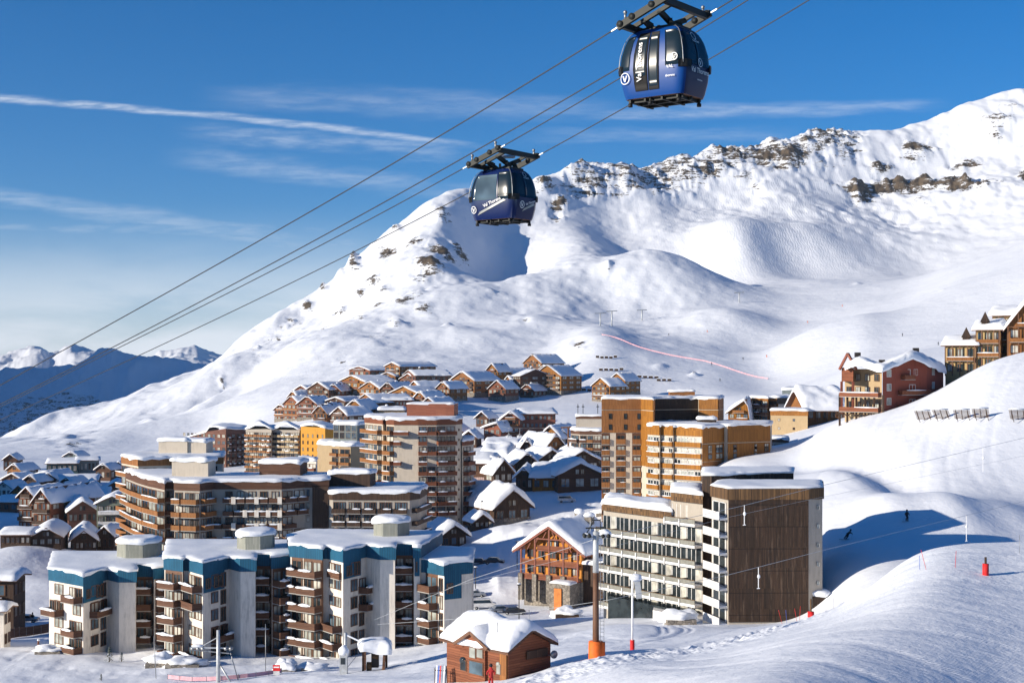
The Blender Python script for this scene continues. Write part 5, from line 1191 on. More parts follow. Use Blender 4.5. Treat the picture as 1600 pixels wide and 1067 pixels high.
# ---- red building on the right slope
root = thing('red_building', 'dark red apartment house with pink balconies and a folded snow roof on the right slope', 'apartment house', (*P2(1390, 330), 87))
p0 = [P2(1316, 331), P2(1379, 322), P2(1380, 329), P2(1448, 332), P2(1474, 342)]
bkp = [P2(1470, 356), P2(1330, 350)]
def rzr(x, y):
    px = x/y*F+800
    if px > 1374: k = 1-abs(px-1426)/52; return 97.4+3.4*max(0, k)
    k = 1-abs(px-1340)/40; return 97.4+2.0*max(0, k)
rootz = 85
b = MB(); b.prism([P2(1379, 322), P2(1400, 326.5), P2(1426, 329), P2(1448, 331), P2(1474, 342), P2(1470, 356), P2(1426, 356), P2(1379, 352)], rootz-2, rzr, 'red_wall'); b.build('wall', root)
b = MB(); b.prism([P2(1320, 334), P2(1378, 326), P2(1378, 350), P2(1332, 350)], rootz-2, 98.2, 'plaster_blond'); b.build('wall', root)
b = MB(); A = P2(1315, 331); B = P2(1333, 327)
b.prism([A, B, P2(1334, 331), P2(1318, 334)], 95.4, (lambda x, y: 98.6 if abs(x/y*F+800-1324) > 5 else 101), 'red_wood'); b.bar((*A, 88), (*A, 95.4), .5, 'red_trim'); b.bar((*B, 88), (*B, 95.4), .5, 'red_trim')
e0 = (A.x-.6, A.y-.5, 98.2); e1 = ((A.x+B.x)/2, (A.y+B.y)/2-.5, 101.9); e2 = (B.x+.6, B.y-.5, 98.2); b.bar(e0, e1, .5, 'red_trim'); b.bar(e1, e2, .5, 'red_trim'); b.build('porch_gable', root)
b = MB(); snow_cap(b, [P2(1322, 327), P2(1378, 319), P2(1402, 323), P2(1426, 325), P2(1450, 328), P2(1478, 340), P2(1474, 360), P2(1330, 356)], (lambda x, y: rzr(x, y)+.15), th=1.5, over=.2, res=1.3, seed=66, droop=.45); b.build('roof_snow', root)
pt = Parts(root); rr = random.Random(4)
pk = {'mat': 'red_wood', 'snow': .4, 'dep': 1.6, 'ph': 1.0, 'sh': .6, 'n': 1, 'frame': 'trim_white', 'g': ['glass_pale', 'glass_dark']}
for z in (88.6, 92.0): facade(pt, P2(1316, 329), P2(1379, 321.5), z, 2.8, 1, [(.02, .98, 'o', pk)], rr); facade(pt, P2(1320, 333.8), P2(1378, 325.8), z, 2.8, 1, cgrid(4, 'w', .2, .7, wh=1.9, wz=(.3,), g=['glass_pale', 'glass_dark']), rr)
facade(pt, P2(1320, 333.8), P2(1378, 325.8), 95, 2.8, 1, cgrid(4, 'w', .2, .7, wh=1.7, wz=(.5,), g=['glass_pale', 'glass_dark']), rr)
for z in (89.0, 92.4): facade(pt, P2(1402, 326.9), P2(1448, 331.2), z, 2.8, 1, [(.0, 1, 'b', dict(pk, n=3, pad=.5))], rr)
facade(pt, P2(1380, 322.3), P2(1400, 326.6), 86, 3.2, 4, [(.25, .6, 'w', {'n': 1, 'pad': 0, 'frame': 'trim_white', 'g': ['glass_pale']})], rr)
facade(pt, P2(1448, 331), P2(1474, 342), 89.5, 3.2, 3, [(.3, .45, 'w', {'n': 1, 'pad': 0, 'frame': 'trim_white', 'g': ['glass_pale'], 'p': .7})], rr)
facade(pt, P2(1402, 326.9), P2(1448, 331.2), 95.9, 2.8, 1, [(.1, .45, 'b', dict(pk, n=1)), (.55, .68, 'w', {'n': 1, 'pad': 0, 'frame': 'trim_white', 'g': ['glass_pale']})], rr)
pt.flush()
b = MB()
for px, D in ((1310, 332), (1322, 329.5), (1336, 327.5), (1350, 325.5), (1364, 323.5), (1378, 321.5)):
    p = P2(px+2, D-1); b.bar((*p, 83), (*p, 92.5), .42, 'dark_wood')
    b.bar((*p, 87.4), (p.x+1.2, p.y-.2, 88.5), .25, 'dark_wood'); b.bar((*p, 87.4), (p.x-1.2, p.y+.2, 88.5), .25, 'dark_wood')
q0 = P2(1312, 331); q1 = P2(1380, 320.5); b.bar((*q0, 88.5), (*q1, 88.5), .5, 'trim_brown'); b.bar((*q0, 85.2), (*q1, 85.2), .4, 'dark_wood'); b.build('stilt_frame', root)
for px in (1340, 1378, 1431): p = P2(px, 340); b = MB(); zc = rzr(p.x, p.y)+1.2; b.box((p.x, p.y, zc+.6), (1.3, 1.0, 2.0), 'dark_trim'); b.build('chimney', root)

# ---- stepped yellow timber buildings at the right edge
def stepped(label, px0, px1, D, z0, h, rise, seed, wall='honey', yaw=-24, depth=12, tur=None, **k):
    r_, W2, zz0, W = house('timber_house', label, 'house', px0, px1, 560, yaw, depth, h, rise, wall=wall, D=D, z0=z0, seed=seed, th=1.1, res=1.2, bal='warm_wood', win=(3, 2), fl=2.9, timber=True, over=1.0, **k)
    if tur is not None:
        p = W2(tur*W/2, 1.5); b = MB(); zt_ = z0+h+.4
        b.prism(rbox(p, 1.6, 1.6, R(yaw)), zt_-1, zt_+1.6, 'shingle_brown'); q = rbox(p, 2.2, 2.2, R(yaw)); b.add([(*v_, zt_+1.6) for v_ in q]+[(*p, zt_+4.2)], [(0, 1, 4), (1, 2, 4), (2, 3, 4), (3, 0, 4)], 'shingle_brown'); b.build('turret', r_)
stepped('lowest of the stepped cream and timber houses at the right edge', 1478, 1523, 352, 96.5, 7.5, 1.6, 110, tur=.35, gable=False)
stepped('middle one of the stepped cream and timber houses, with a pointed turret', 1526, 1562, 350, 98, 9.8, 1.6, 111, tur=-.3, gable=False)
stepped('upper one of the stepped cream and timber houses, behind the large gable', 1552, 1590, 356, 101, 10.5, 1.4, 112, gable=False)
stepped('rightmost timber house with a tall steep brown gable', 1576, 1640, 344, 101, 7.5, 6.5, 113, wall='warm_wood', yaw=-18, depth=16)

# ---- orange chalet in the centre
root, W2, z0, W = house('chalet', 'orange timber chalet with stone pillars in the centre, thick snow on its gable roof', 'chalet', 820, 908, 935, -30, 15, 9.2, 4.3, wall='chalet_orange', D=285, z0=53.6, seed=120, th=1.2, over=1.9, base=None, win=(5, 3), bal=None, roofm='red_trim', res=.9, glass_=['glass_dark', 'glass_curtain', 'glass_dark'], chim=0, frame='red_trim', fl=2.9)
ang = R(-30)
b = MB(); b.prism([W2(-W/2-.15, -.15), W2(W/2+.15, -.15), W2(W/2+.15, 15.1), W2(-W/2-.15, 15.1)], z0-3, z0+2.7, 'stone_wall'); b.build('stone_base', root)
b = MB()
for i, x in enumerate((-W/2, -W/4, 0, W/4, W/2)):
    p = W2(x, -1.6); top = z0+9.2+4.3*(1-abs(x)/(W/2))-.25
    if i < 4: b.box((p.x, p.y, z0+1.2), (.95, .95, 5.4), 'stone_wall', ang=ang)
    b.box((p.x, p.y, (z0+3+top)/2), (.32, .32, top-z0-3), 'red_trim', ang=ang)
b.build('pillar', root)
b = MB()
for f, zf_ in enumerate((2.9, 5.8)):
    p = W2(0, -.85); b.box((p.x, p.y, z0+zf_), (W+.2, 1.6, .22), 'red_trim', ang=ang)
    p = W2(0, -1.6); b.box((p.x, p.y, z0+zf_+1.0), (W+.2, .12, .14), 'red_trim', ang=ang); b.box((p.x, p.y, z0+zf_+.5), (W+.2, .06, .75), 'red_wood', ang=ang)
p = W2(.8, -.85); b.box((p.x, p.y, z0+8.7), (W*.55, 1.6, .2), 'red_trim', ang=ang); p = W2(.8, -1.6); b.box((p.x, p.y, z0+9.3), (W*.55, .06, .8), 'red_wood', ang=ang)
b.build('gallery', root)
b = MB()
for sgn in (-1, 1):
    a_ = W2(sgn*(W/2+1.8), -1.9); e_ = W2(0, -1.9); b.bar((*a_, z0+9.2-1.15), (*e_, z0+9.2+4.25), .22, 'red_trim', .42)
    for x in (.22, .5, .78):
        p = W2(sgn*W/2*x, -1.6); zt_ = z0+9.2+4.3*(1-x); q = W2(sgn*W/2*(x-.12), -1.6); b.bar((*p, zt_-1.4), (*q, zt_-.1), .18, 'red_trim')
p = W2(-W*.27, -1.6); q = W2(W*.27, -1.6); b.bar((*p, z0+11.0), (*q, z0+11.0), .25, 'red_trim'); b.build('bargeboard', root)
b = MB(); p = W2(W/2-2.6, -2.3); b.prism(rbox(p, 4.6, 4.2, ang), z0-3, z0+2.8, 'stone_wall'); b.prism(rbox(p+Vector((math.sin(ang), -math.cos(ang)))*2.15+Vector((-.3, 0)), 1.6, .2, ang), z0-3, z0+1.9, 'door_orange'); st = b.build('garage', root)
b = MB(); snow_cap(b, rbox(p, 4.6, 4.2, ang), z0+2.85, th=.35, over=.1, res=.8, seed=3); b.build('snow', st)
b = MB(); p = W2(W/2+4.0, 7); b.prism(rbox(p, 8, 13, ang), z0-3, z0+6.4, 'dark_wood'); an = b.build('annex', root); b = MB(); snow_cap(b, rbox(p, 8, 13, ang), z0+6.4, th=.7, over=.4, res=1, seed=4); b.build('snow', an)
for (x, y, hh) in ((2.6, 11, 2.4), (-1.0, 13.5, 1.6), (6.0, 9, 1.8)):
    p = W2(x, y); zc = z0+9.2+4.3*(1-abs(x)/(W/2)) if abs(x) < W/2 else z0+7; b = MB(); b.box((p.x, p.y, zc+hh/2), (1.5, 1.5, hh+1), 'stone_wall', ang=ang); b.ball((p.x, p.y, zc+hh+.7), (1.2, 1.2, .65), 'snow', 12, 7, .2); b.build('chimney', root)

# ---- wooden hut in front
root, W2, z0, W = house('hut', 'small red wooden hut in the foreground under a deep cushion of snow', 'hut', 697, 793, 1070, -46, 5.2, 4.05, 1.35, wall='red_wood', D=125.5, z0=71.0, seed=130, gable=False, th=.75, over=.5, win=(0, 0), side=False, res=.45, roofm='brown_wood', sink=3, bal=None)
# ---- hut details (continues the hut above)
ha = R(-46)
def HW(px, py=None, out=0.0):                 # point on the hut front at a picture position
    A_ = W2(-W/2, 0); B_ = W2(W/2, 0); r = (px-800)/F
    t_ = (A_.x-r*A_.y)/((A_.x-B_.x)-r*(A_.y-B_.y)); p = A_.lerp(B_, t_)
    n_ = Vector((math.sin(ha), -math.cos(ha)))
    q = p+n_*out
    return Vector((q.x, q.y, PZ(p.y, py) if py else z0))
def hbox(b, px0, px1, y0, y1, out, th, mat):
    a_ = HW(px0, y0, out); c_ = HW(px1, y0, out); z_hi = HW((px0+px1)/2, y0).z; z_lo = HW((px0+px1)/2, y1).z
    m_ = (a_+c_)/2; b.box((m_.x, m_.y, (z_hi+z_lo)/2), ((a_-c_).length, th, z_hi-z_lo), mat, ang=ha)
b = MB(); hbox(b, 735, 761, 1003, 1072, .12, .3, 'red_wood'); hbox(b, 712, 735, 1013, 1072, .05, .14, 'red_wood'); hbox(b, 783, 793, 1017, 1075, .08, .2, 'warm_wood'); b.build('front_panel', root)
for (a0, a1, y0, y1, m_) in ((738, 746.5, 1000, 1026, 'glass_pale'), (749.5, 758, 1000, 1026, 'glass_pale'), (738, 758, 1033, 1052, 'glass_sky'), (722, 730, 1031, 1046, 'glass_dark'), (778.5, 784, 1037, 1052, 'glass_pale')):
    b = MB(); hbox(b, a0-1, a1+1, y0-1, y1+1, .30 if a0 > 735 and a0 < 760 else .16, .05, 'trim_brown'); hbox(b, a0, a1, y0, y1, .34 if a0 > 735 and a0 < 760 else .2, .03, m_)
    if a0 in (722, 778.5):
        p = HW((a0+a1)/2, y0, .2); b.tube([p+Vector((0, .02, 0)), p+Vector((math.sin(ha)*.03, -math.cos(ha)*.03, 0))], HW(a1).xy.__sub__(HW(a0).xy).length/2, m_, 14)
    b.build('window', root)
b = MB(); pk_ = HW(744, 986, .75); l_ = HW(719, 1003, .75); r_ = HW(771, 1012, .75); bk = Vector((-math.sin(ha), math.cos(ha), 0))*2.2
for e_ in (l_, r_):
    b.bar(e_, pk_, .14, 'trim_brown', .28); b.add([e_, pk_, pk_+bk, e_+bk], [(0, 1, 2, 3)], 'trim_brown')
b.add([l_+Vector((0, .4, -.1)), r_+Vector((0, .4, -.1)), pk_+Vector((0, .4, 0))], [(0, 1, 2)], 'red_wood')
dm = b.build('dormer', root)
b = MB(); up = Vector((0, 0, .25)); q = [l_, pk_, r_]; vs = []
for k in range(5):
    o_ = bk*(k/4*1.4)-bk*.03; lift = .12 if k == 0 else .5
    vs += [l_+o_+Vector((0, 0, lift*.5)), l_.lerp(pk_, .5)+o_+Vector((0, 0, lift)), pk_+o_+Vector((0, 0, lift*1.1)), r_.lerp(pk_, .5)+o_+Vector((0, 0, lift)), r_+o_+Vector((0, 0, lift*.5))]
b.add(vs, [(k*5+i, k*5+i+1, k*5+i+6, k*5+i+5) for k in range(4) for i in range(4)], 'snow', True); b.build('snow', dm)
b = MB(); b.prism([W2(W/2-.1, -.1), W2(W/2+.12, -.1), W2(W/2+.12, 5.3), W2(W/2-.1, 5.3)], z0-2, z0+1.1, 'stone_wall'); sb = b.build('stone_base', root)
b = MB(); p = W2(W/2+.1, 2.6); b.box((p.x, p.y, z0+1.16), (.25, 5.2, .1), 'snow', ang=ha); b.build('snow', sb)
b = MB(); p = W2(W/2+.14, 3.4); b.box((p.x, p.y, z0+3.4), (.08, 2.6, .7), 'dark_wood', ang=ha); b.build('board', root)
b = MB(); p = W2(W/2+.7, 4.9); b.tube([(p.x, p.y, z0+3.2), (p.x+.05, p.y-.08, z0+3.2)], .36, 'steel', 18); b.bar((p.x, p.y, z0+3.2), (*W2(W/2, 4.9), z0+3.0), .06, 'steel'); b.build('satellite_dish', root)
for (x, y) in ((W*.44, 3.0), (W*.25, .6)):
    b = MB(); p = W2(x, y); b.tube([(p.x, p.y, z0+5), (p.x, p.y, z0+7.2 if y > 1 else z0+6.2)], .03, 'steel', 6); b.build('pole', root)
# ski rack and odds and ends beside the hut
def ski_rack():
    c_ = HW(703, 1045, 1.0); rt = thing('ski_rack', 'jumble of skis and poles leaning at the left end of the red wooden hut', 'ski rack', (c_.x, c_.y, z0))
    b = MB(); b.bar((c_.x-.6, c_.y, z0), (c_.x-.6, c_.y, z0+1.6), .07, 'dark_wood'); b.bar((c_.x+.5, c_.y-.3, z0), (c_.x+.5, c_.y-.3, z0+1.6), .07, 'dark_wood'); b.bar((c_.x-.6, c_.y, z0+1.4), (c_.x+.5, c_.y-.3, z0+1.4), .07, 'dark_wood'); b.build('rack', rt)
    for i in range(6):
        b = MB(); x = c_.x-.5+i*.17; b.bar((x, c_.y-.35-.04*i, z0), (x+.1, c_.y-.08-.04*i, z0+1.85), .09, ['white_paint', 'blue_flag', 'red_pad', 'car_grey', 'white_paint', 'car_dark'][i], .03); b.build('ski', rt)
ski_rack()

# ------------------------------------------------------------------ text helper
def text_mesh(s_, size=1.0):
    cu = bpy.data.curves.new('t', 'FONT'); cu.body = s_; cu.size = size; cu.align_x = 'CENTER'; cu.align_y = 'CENTER'; cu.offset = size*.012
    o = bpy.data.objects.new('t', cu); COL.objects.link(o); dg = bpy.context.evaluated_depsgraph_get()
    me = bpy.data.meshes.new_from_object(o.evaluated_get(dg)); vs = [v.co.copy() for v in me.vertices]; fs = [tuple(p.vertices) for p in me.polygons]
    bpy.data.objects.remove(o); bpy.data.meshes.remove(me); bpy.data.curves.remove(cu)
    return vs, fs
# ------------------------------------------------------------------ cable cars
TRV = Vector((-.796, .606)); PRP = Vector((.606, .796)); A0 = Vector((5.61, 54.0))
TR = {'a': (0, [(1031, 0), (976, 39), (700, 205), (450, 350), (222, 480), (140, 524), (0, 602)]),
      'b': (3.26, [(1120, 14), (1093, 32), (963.5, 110), (700, 258), (500, 373), (297, 480), (176, 542), (0, 632)]),
      'c': (10.4, [(1150, 14), (960, 124.6), (780, 231), (739, 256), (700, 278), (500, 385), (312, 480), (187, 542), (0, 636)]),
      'd': (13.66, [(1265, 0), (1115, 89), (985, 164), (833.5, 247), (700, 318.6), (378, 480), (215, 556), (0, 656)])}
def cpt(q, px, py):
    A_ = A0+PRP*q; r = (px-800)/F; s_ = (A_.x-r*A_.y)/(.796+.606*r); p = A_+TRV*s_
    return s_, Vector((p.x, p.y, PZ(p.y, py)))
CAB = {}
for k, (q, pts) in TR.items():
    L_ = sorted(cpt(q, *p) for p in pts)
    ss = np.array([x[0] for x in L_]); zz_ = np.array([x[1].z for x in L_])
    co = np.polyfit(ss, zz_, 3); CAB[k] = (q, co)
    lo, hi = ss[0]-28, ss[-1]+14
    d0 = np.polyval(np.polyder(co), ss[0])
    path = []
    for s_ in np.linspace(lo, hi, 60):
        p = A0+PRP*q+TRV*float(s_)
        z = float(np.polyval(co, s_)) if s_ > ss[0] else float(np.polyval(co, ss[0])+d0*(s_-ss[0]))
        path.append((p.x, p.y, z))
    b = MB(); b.tube(path, .026, 'cable_steel', 6)
    tag(b.build('haul_cable'), {'a': 'upper left steel cable carrying the nearer cable car', 'b': 'steel cable on the right side of the nearer cable car', 'c': 'steel cable on the left side of the farther cable car', 'd': 'lowest steel cable, on the right side of the farther cable car'}[k], 'cable', 'steel cables of the cable car')
def cable_at(k, s_):
    q, co = CAB[k]; p = A0+PRP*q+TRV*s_; return Vector((p.x, p.y, float(np.polyval(co, s_))))
def gondola(label, ka, kb, pxa, ztop, zbot, Lc, Wc, n_sup, mats, old):
    q = CAB[ka][0]; s_ = cpt(q, pxa, 300)[0]
    pa = cable_at(ka, s_); pb = cable_at(kb, s_)
    cen = (pa+pb)/2
    root = thing('cable_car', label, 'cable car', (cen.x, cen.y, zbot), 'cable cars')
    X_ = Vector((.796, -.606, 0)); Y_ = Vector((.606, .796, 0)); Zv = Vector((0, 0, 1)); o_ = Vector((cen.x, cen.y, 0))
    H_ = ztop-zbot
    pv = [(0, .86), (.06, .90), (.22, .965), (.42, 1.0), (.62, .965), (.8, .88), (.92, .77), (.98, .66), (1.0, .55)]
    def pr(v): return float(np.interp(v, [a[0] for a in pv], [a[1] for a in pv]))
    bulg = lambda v: (Lc/2*(.55+.45*pr(v)) if False else Lc/2*pr(v), Wc/2*pr(v))
    def surf_side(sg, x, v, off=0):
        a_, b_ = bulg(v); k = min(.985, abs(x)/a_); y = b_*(1-k**n_sup)**(1/n_sup)+off
        return o_+X_*x+Y_*(sg*y)+Zv*(zbot+v*H_)
    def surf_end(sg, y, v, off=0):
        a_, b_ = bulg(v); k = min(.985, abs(y)/b_); x = a_*(1-k**n_sup)**(1/n_sup)+off
        return o_+X_*(sg*x)+Y_*y+Zv*(zbot+v*H_)
    b = MB(); NU = 48; vs = []; vv = [0, .03, .06, .12, .22, .32, .42, .52, .62, .72, .8, .87, .92, .96, .98, 1.0]
    for v in vv:
        a_, b_ = bulg(v)
        for i in range(NU):
            t_ = 2*math.pi*i/NU; c_, s2 = math.cos(t_), math.sin(t_)
            x = a_*math.copysign(abs(c_)**(2/n_sup), c_); y = b_*math.copysign(abs(s2)**(2/n_sup), s2)
            vs.append(o_+X_*x+Y_*y+Zv*(zbot+v*H_))
    fs = [(j*NU+i, j*NU+(i+1) % NU, (j+1)*NU+(i+1) % NU, (j+1)*NU+i) for j in range(len(vv)-1) for i in range(NU)]
    def isend(i): a_ = 2*math.pi*((i % NU)+.5)/NU; return abs(math.cos(a_))**(2/n_sup)/1 >= .985 and abs(math.cos(a_)) > abs(math.sin(a_))
    b.add(vs, [f_ for i, f_ in enumerate(fs) if not isend(i)], mats[0], True); o0 = len(b.v); b.add(vs, [f_ for i, f_ in enumerate(fs) if isend(i)], 'cabin_end_shade', True); b.add(vs[-NU:], [tuple(range(NU))], 'dark_steel'); b.add(vs[:NU], [tuple(reversed(range(NU)))], 'trim_brown')
    b.build('cabin_body', root)
    def patch(name, fn, sg, x0, x1, v0, v1, off, mat, nx=10, nv=8, rnd=0.0):
        b = MB(); vs = []
        for j in range(nv+1):
            v = v0+(v1-v0)*j/nv
            for i in range(nx+1):
                xa = x0+(x1-x0)*i/nx; vs.append(fn(sg, xa*(pr(v) if True else 1), v, off))
        fs = [(j*(nx+1)+i, j*(nx+1)+i+1, (j+1)*(nx+1)+i+1, (j+1)*(nx+1)+i) for j in range(nv) for i in range(nx)]
        # thin rim
        n0 = len(vs); rim = [i for i in range(nx+1)]+[j*(nx+1)+nx for j in range(1, nv+1)]+[nv*(nx+1)+i for i in range(nx-1, -1, -1)]+[j*(nx+1) for j in range(nv-1, 0, -1)]
        cc = o_+Zv*(zbot+H_/2); inner = [vs[i]+(cc-vs[i]).normalized()*.03 for i in rim]
        vs += inner; m_ = len(rim); fs += [(rim[k], rim[(k+1) % m_], n0+(k+1) % m_, n0+k) for k in range(m_)]
        b.add(vs, fs, mat, True); return b.build(name, root)
    hl, hw = Lc/2, Wc/2
    for sg in (-1, 1):
        if not old:
            patch('window', surf_side, sg, -.95*hl, -.62*hl, .40, .90, .012, 'cabin_glass'); patch('window', surf_side, sg, .45*hl, .97*hl, .40, .93, .012, 'cabin_glass')
            patch('door', surf_side, sg, -.50*hl, -.09*hl, .09, .93, .022, 'cabin_black'); patch('door', surf_side, sg, -.06*hl, .26*hl, .09, .93, .022, 'cabin_black')
            patch('door_window', surf_side, sg, -.45*hl, -.14*hl, .30, .88, .030, 'cabin_glass'); patch('door_window', surf_side, sg, -.03*hl, .22*hl, .14, .88, .030, 'cabin_glass')
        else:
            patch('window', surf_side, sg, -.74*hl, .28*hl, .38, .88, .016, 'glass_sky'); patch('window', surf_side, sg, .34*hl, .93*hl, .38, .92, .016, 'cabin_glass'); patch('window', surf_side, sg, -.95*hl, -.78*hl, .38, .88, .012, 'cabin_glass')
    for sg in (-1, 1):
        patch('end_window', surf_end, sg, -.93*hw, -.06*hw, .42, .95, .012, 'cabin_glass'); patch('end_window', surf_end, sg, -.02*hw, .93*hw, .42, .95, .012, 'cabin_glass')
        patch('bumper', surf_end, sg, -1.0*hw*.99, -.62*hw, .36, .47, .10, 'rubber', 4, 3); patch('bumper', surf_end, sg, .66*hw, .985*hw, .36, .47, .10, 'rubber', 4, 3)
        for s2 in (-1, 1): patch('bumper', surf_side, s2, sg*.86*hl, sg*.99*hl, .36, .47, .05, 'rubber', 3, 3)
        # pale seam where side meets end
        b = MB(); b.tube([o_+X_*(sg*bulg(v)[0]*.955)+Y_*(-bulg(v)[1]*.955)+Zv*(zbot+v*H_) for v in np.linspace(.42, .99, 12)], .018, 'steel', 6); b.build('seam', root)
    def decal(name, fn, sg, vs, fs, cx, cz, mat, rot=0.0, off=.075, flip=1):
        cr, sr = math.cos(rot), math.sin(rot); out = []
        for v in vs:
            x, y = v.x*cr-v.y*sr, v.x*sr+v.y*cr; vv_ = min(.97, max(.02, (cz+y)/H_)); out.append(fn(sg, flip*(cx+x), vv_, off))
        b = MB(); b.add(out, fs, mat); return b.build(name, root)
    def ring(r, w_, n_=28):
        vs = []; fs = []
        for i in range(n_): a = 2*math.pi*i/n_; vs += [Vector((math.cos(a)*r, math.sin(a)*r, 0)), Vector((math.cos(a)*(r-w_), math.sin(a)*(r-w_), 0))]
        for i in range(n_): j = (i+1) % n_; fs.append((2*i, 2*j, 2*j+1, 2*i+1))
        return vs, fs
    def vee(r):
        w_ = r*.28; vs = [Vector(p) for p in ((-r*.5, r*.5, 0), (-r*.5+w_, r*.5, 0), (w_*.5, -r*.55, 0), (-w_*.5, -r*.55, 0), (r*.5, r*.5, 0), (r*.5-w_*.6, r*.5, 0))]
        return vs, [(0, 1, 2, 3), (5, 4, 2, 3)]
    # +x end sees local +y to the right of the picture; the -y side sees +x to the right
    if not old:
        v_, f_ = text_mesh('Val Thorens', .31); decal('lettering', surf_side, -1, v_, f_, -.30*hl, 1.36, 'white_paint', math.pi/2)
        for mk in (ring(.23, .035), vee(.22)): decal('emblem', surf_side, -1, *mk, -.74*hl, .78, 'white_paint')
        for mk in (ring(.17, .03), vee(.16)): decal('emblem', surf_end, 1, *mk, .02, 1.26, 'white_paint')
        v_, f_ = text_mesh('Val Thorens', .27); decal('lettering', surf_end, 1, v_, f_, .02, .93, 'white_paint')
        v_, f_ = ring(.16, .03); decal('emblem', surf_end, 1, v_, f_, -.12, 2.3, 'white_paint'); v_, f_ = text_mesh('THORENS', .11); decal('lettering', surf_end, 1, v_, f_, -.08, 2.08, 'white_paint')
        v_, f_ = ring(.155, .035); decal('emblem', surf_side, -1, v_, f_, .83*hl*.86, 1.38, 'white_paint'); v_, f_ = text_mesh('17', .18); decal('lettering', surf_side, -1, v_, f_, .83*hl*.86, 1.38, 'white_paint')
        v_, f_ = text_mesh('VAL', .17); decal('lettering', surf_side, -1, v_, f_, .60*hl, 1.02, 'white_paint'); v_, f_ = text_mesh('thorens', .13); decal('lettering', surf_side, -1, v_, f_, .60*hl, .68, 'white_paint')
        v_, f_ = text_mesh('valthorens', .09); decal('lettering', surf_end, 1, v_, f_, .04, .60, 'white_paint')
    else:
        for (fn, sg, cx, ln) in ((surf_side, -1, .05*hl, 2.0), (surf_end, 1, .18, 1.1)):
            vs = [Vector((-ln/2, -.10, 0)), Vector((ln/2, -.02, 0)), Vector((ln/2-.1, .10, 0)), Vector((-ln/2+.2, .02, 0))]; g_ = 8
            vs2 = []; fs2 = []
            for i in range(g_+1): t_ = i/g_; vs2 += [vs[0].lerp(vs[1], t_), vs[3].lerp(vs[2], t_)]
            for i in range(g_): fs2.append((2*i, 2*i+2, 2*i+3, 2*i+1))
            decal('stripe', fn, sg, vs2, fs2, cx, .62, 'steel', .30, .03)
            v_, f_ = text_mesh('Val Thorens', .24 if sg < 0 else .17); decal('lettering', fn, sg, v_, f_, cx+.1, .85, 'white_paint', .30)
        for mk in (ring(.19, .035), vee(.18)): decal('emblem', surf_side, -1, *mk, -.70*hl, .52, 'white_paint'); decal('emblem', surf_end, 1, *mk, -.42, .70, 'white_paint')
        for mk in (ring(.13, .025),): decal('emblem', surf_end, 1, *mk, .1, 2.3, 'white_paint')
        v_, f_ = text_mesh('THORENS', .10); decal('lettering', surf_end, 1, v_, f_, .12, 2.1, 'white_paint')
    # floor frame with guide rollers
    b = MB(); zf = zbot-.06
    for y in (-.5, 0, .5): b.bar(o_+X_*(-hl*.8)+Y_*(y*hw*1.2)+Zv*zf, o_+X_*(hl*.8)+Y_*(y*hw*1.2)+Zv*zf, .09, 'dark_steel', .12)
    for x in (-.7, -.25, .25, .7): b.bar(o_+X_*(x*hl)+Y_*(-hw*.78)+Zv*(zf-.02), o_+X_*(x*hl)+Y_*(hw*.78)+Zv*(zf-.02), .08, 'dark_steel', .12)
    b.build('floor_frame', root)
    for (x, y) in ((.72, -.70), (.72, .70), (-.72, -.70), (-.1, -.74)):
        p = o_+X_*(x*hl)+Y_*(y*hw)+Zv*zf; b = MB(); b.tube([p+Zv*.1, p-Zv*.22], .05, 'dark_steel', 8); b.tube([p-Zv*.10, p-Zv*.22], .09, 'rubber', 12); b.build('guide_roller', root)
    # carriage on the two cables
    dirv_ = (cable_at(ka, s_-1)-cable_at(ka, s_+1)).normalized(); half = 1.05 if not old else 1.0
    def cp(side, x): return (pa if side < 0 else pb)+dirv_*x
    b = MB()
    for side in (-1, 1):
        b.bar(cp(side, -half*1.15), cp(side, half*1.15), .14, 'dark_steel', .26); b.bar(cp(side, -half*1.45), cp(side, half*1.45), .05, 'steel', .05)
        for x in (-half, -half*.45, half*.45, half): p = cp(side, x); b.tube([p-Y_*.12+Zv*.05, p+Y_*.12+Zv*.05], .13, 'dark_steel', 12)
        for x in (-half*.8, half*.8): b.tube([cp(side, x)+Zv*.12, cp(side, x)+Zv*.36], .05, 'steel', 8); b.ball(cp(side, x)+Zv*.4, .08, 'steel', 8, 6)
    b.build('cable_grip', root)
    b = MB()
    for x in (-half*.95, half*.95): b.bar(cp(-1, x)-Zv*.02, cp(1, x)-Zv*.02, .20, 'dark_steel', .24)
    for x in (-half*.35, half*.35):
        ctr = (cp(-1, x)+cp(1, x))/2
        b.bar(cp(-1, x).lerp(cp(1, x), .2), ctr-Zv*.35, .16, 'dark_steel', .2); b.bar(cp(-1, x).lerp(cp(1, x), .8), ctr-Zv*.35, .16, 'dark_steel', .2)
    b.bar(cp(-1, -half).lerp(cp(1, -half), .22), cp(-1, half).lerp(cp(1, half), .22), .14, 'dark_steel', .16); b.bar(cp(-1, -half).lerp(cp(1, -half), .78), cp(-1, half).lerp(cp(1, half), .78), .14, 'dark_steel', .16)
    if old: b.tube([cen+X_*.0+Y_*(-.4)+Zv*.15, cen+Y_*.9+Zv*.32], .10, 'galvanised', 10)
    b.build('carriage', root)
    b = MB(); top = o_+Zv*(ztop-.04)
    for x in (-.55, .55):
        for y in (-.28, .28): b.bar(top+X_*x+Y_*y*1.6, Vector((cen.x, cen.y, cen.z-.1))+X_*(x*.8)+Y_*y, .12, 'dark_steel', .2)
    b.box(top+Zv*.05, (1.7, 1.2, .14), 'dark_steel', ang=math.atan2(X_.y, X_.x)); b.build('hanger', root)
    return root
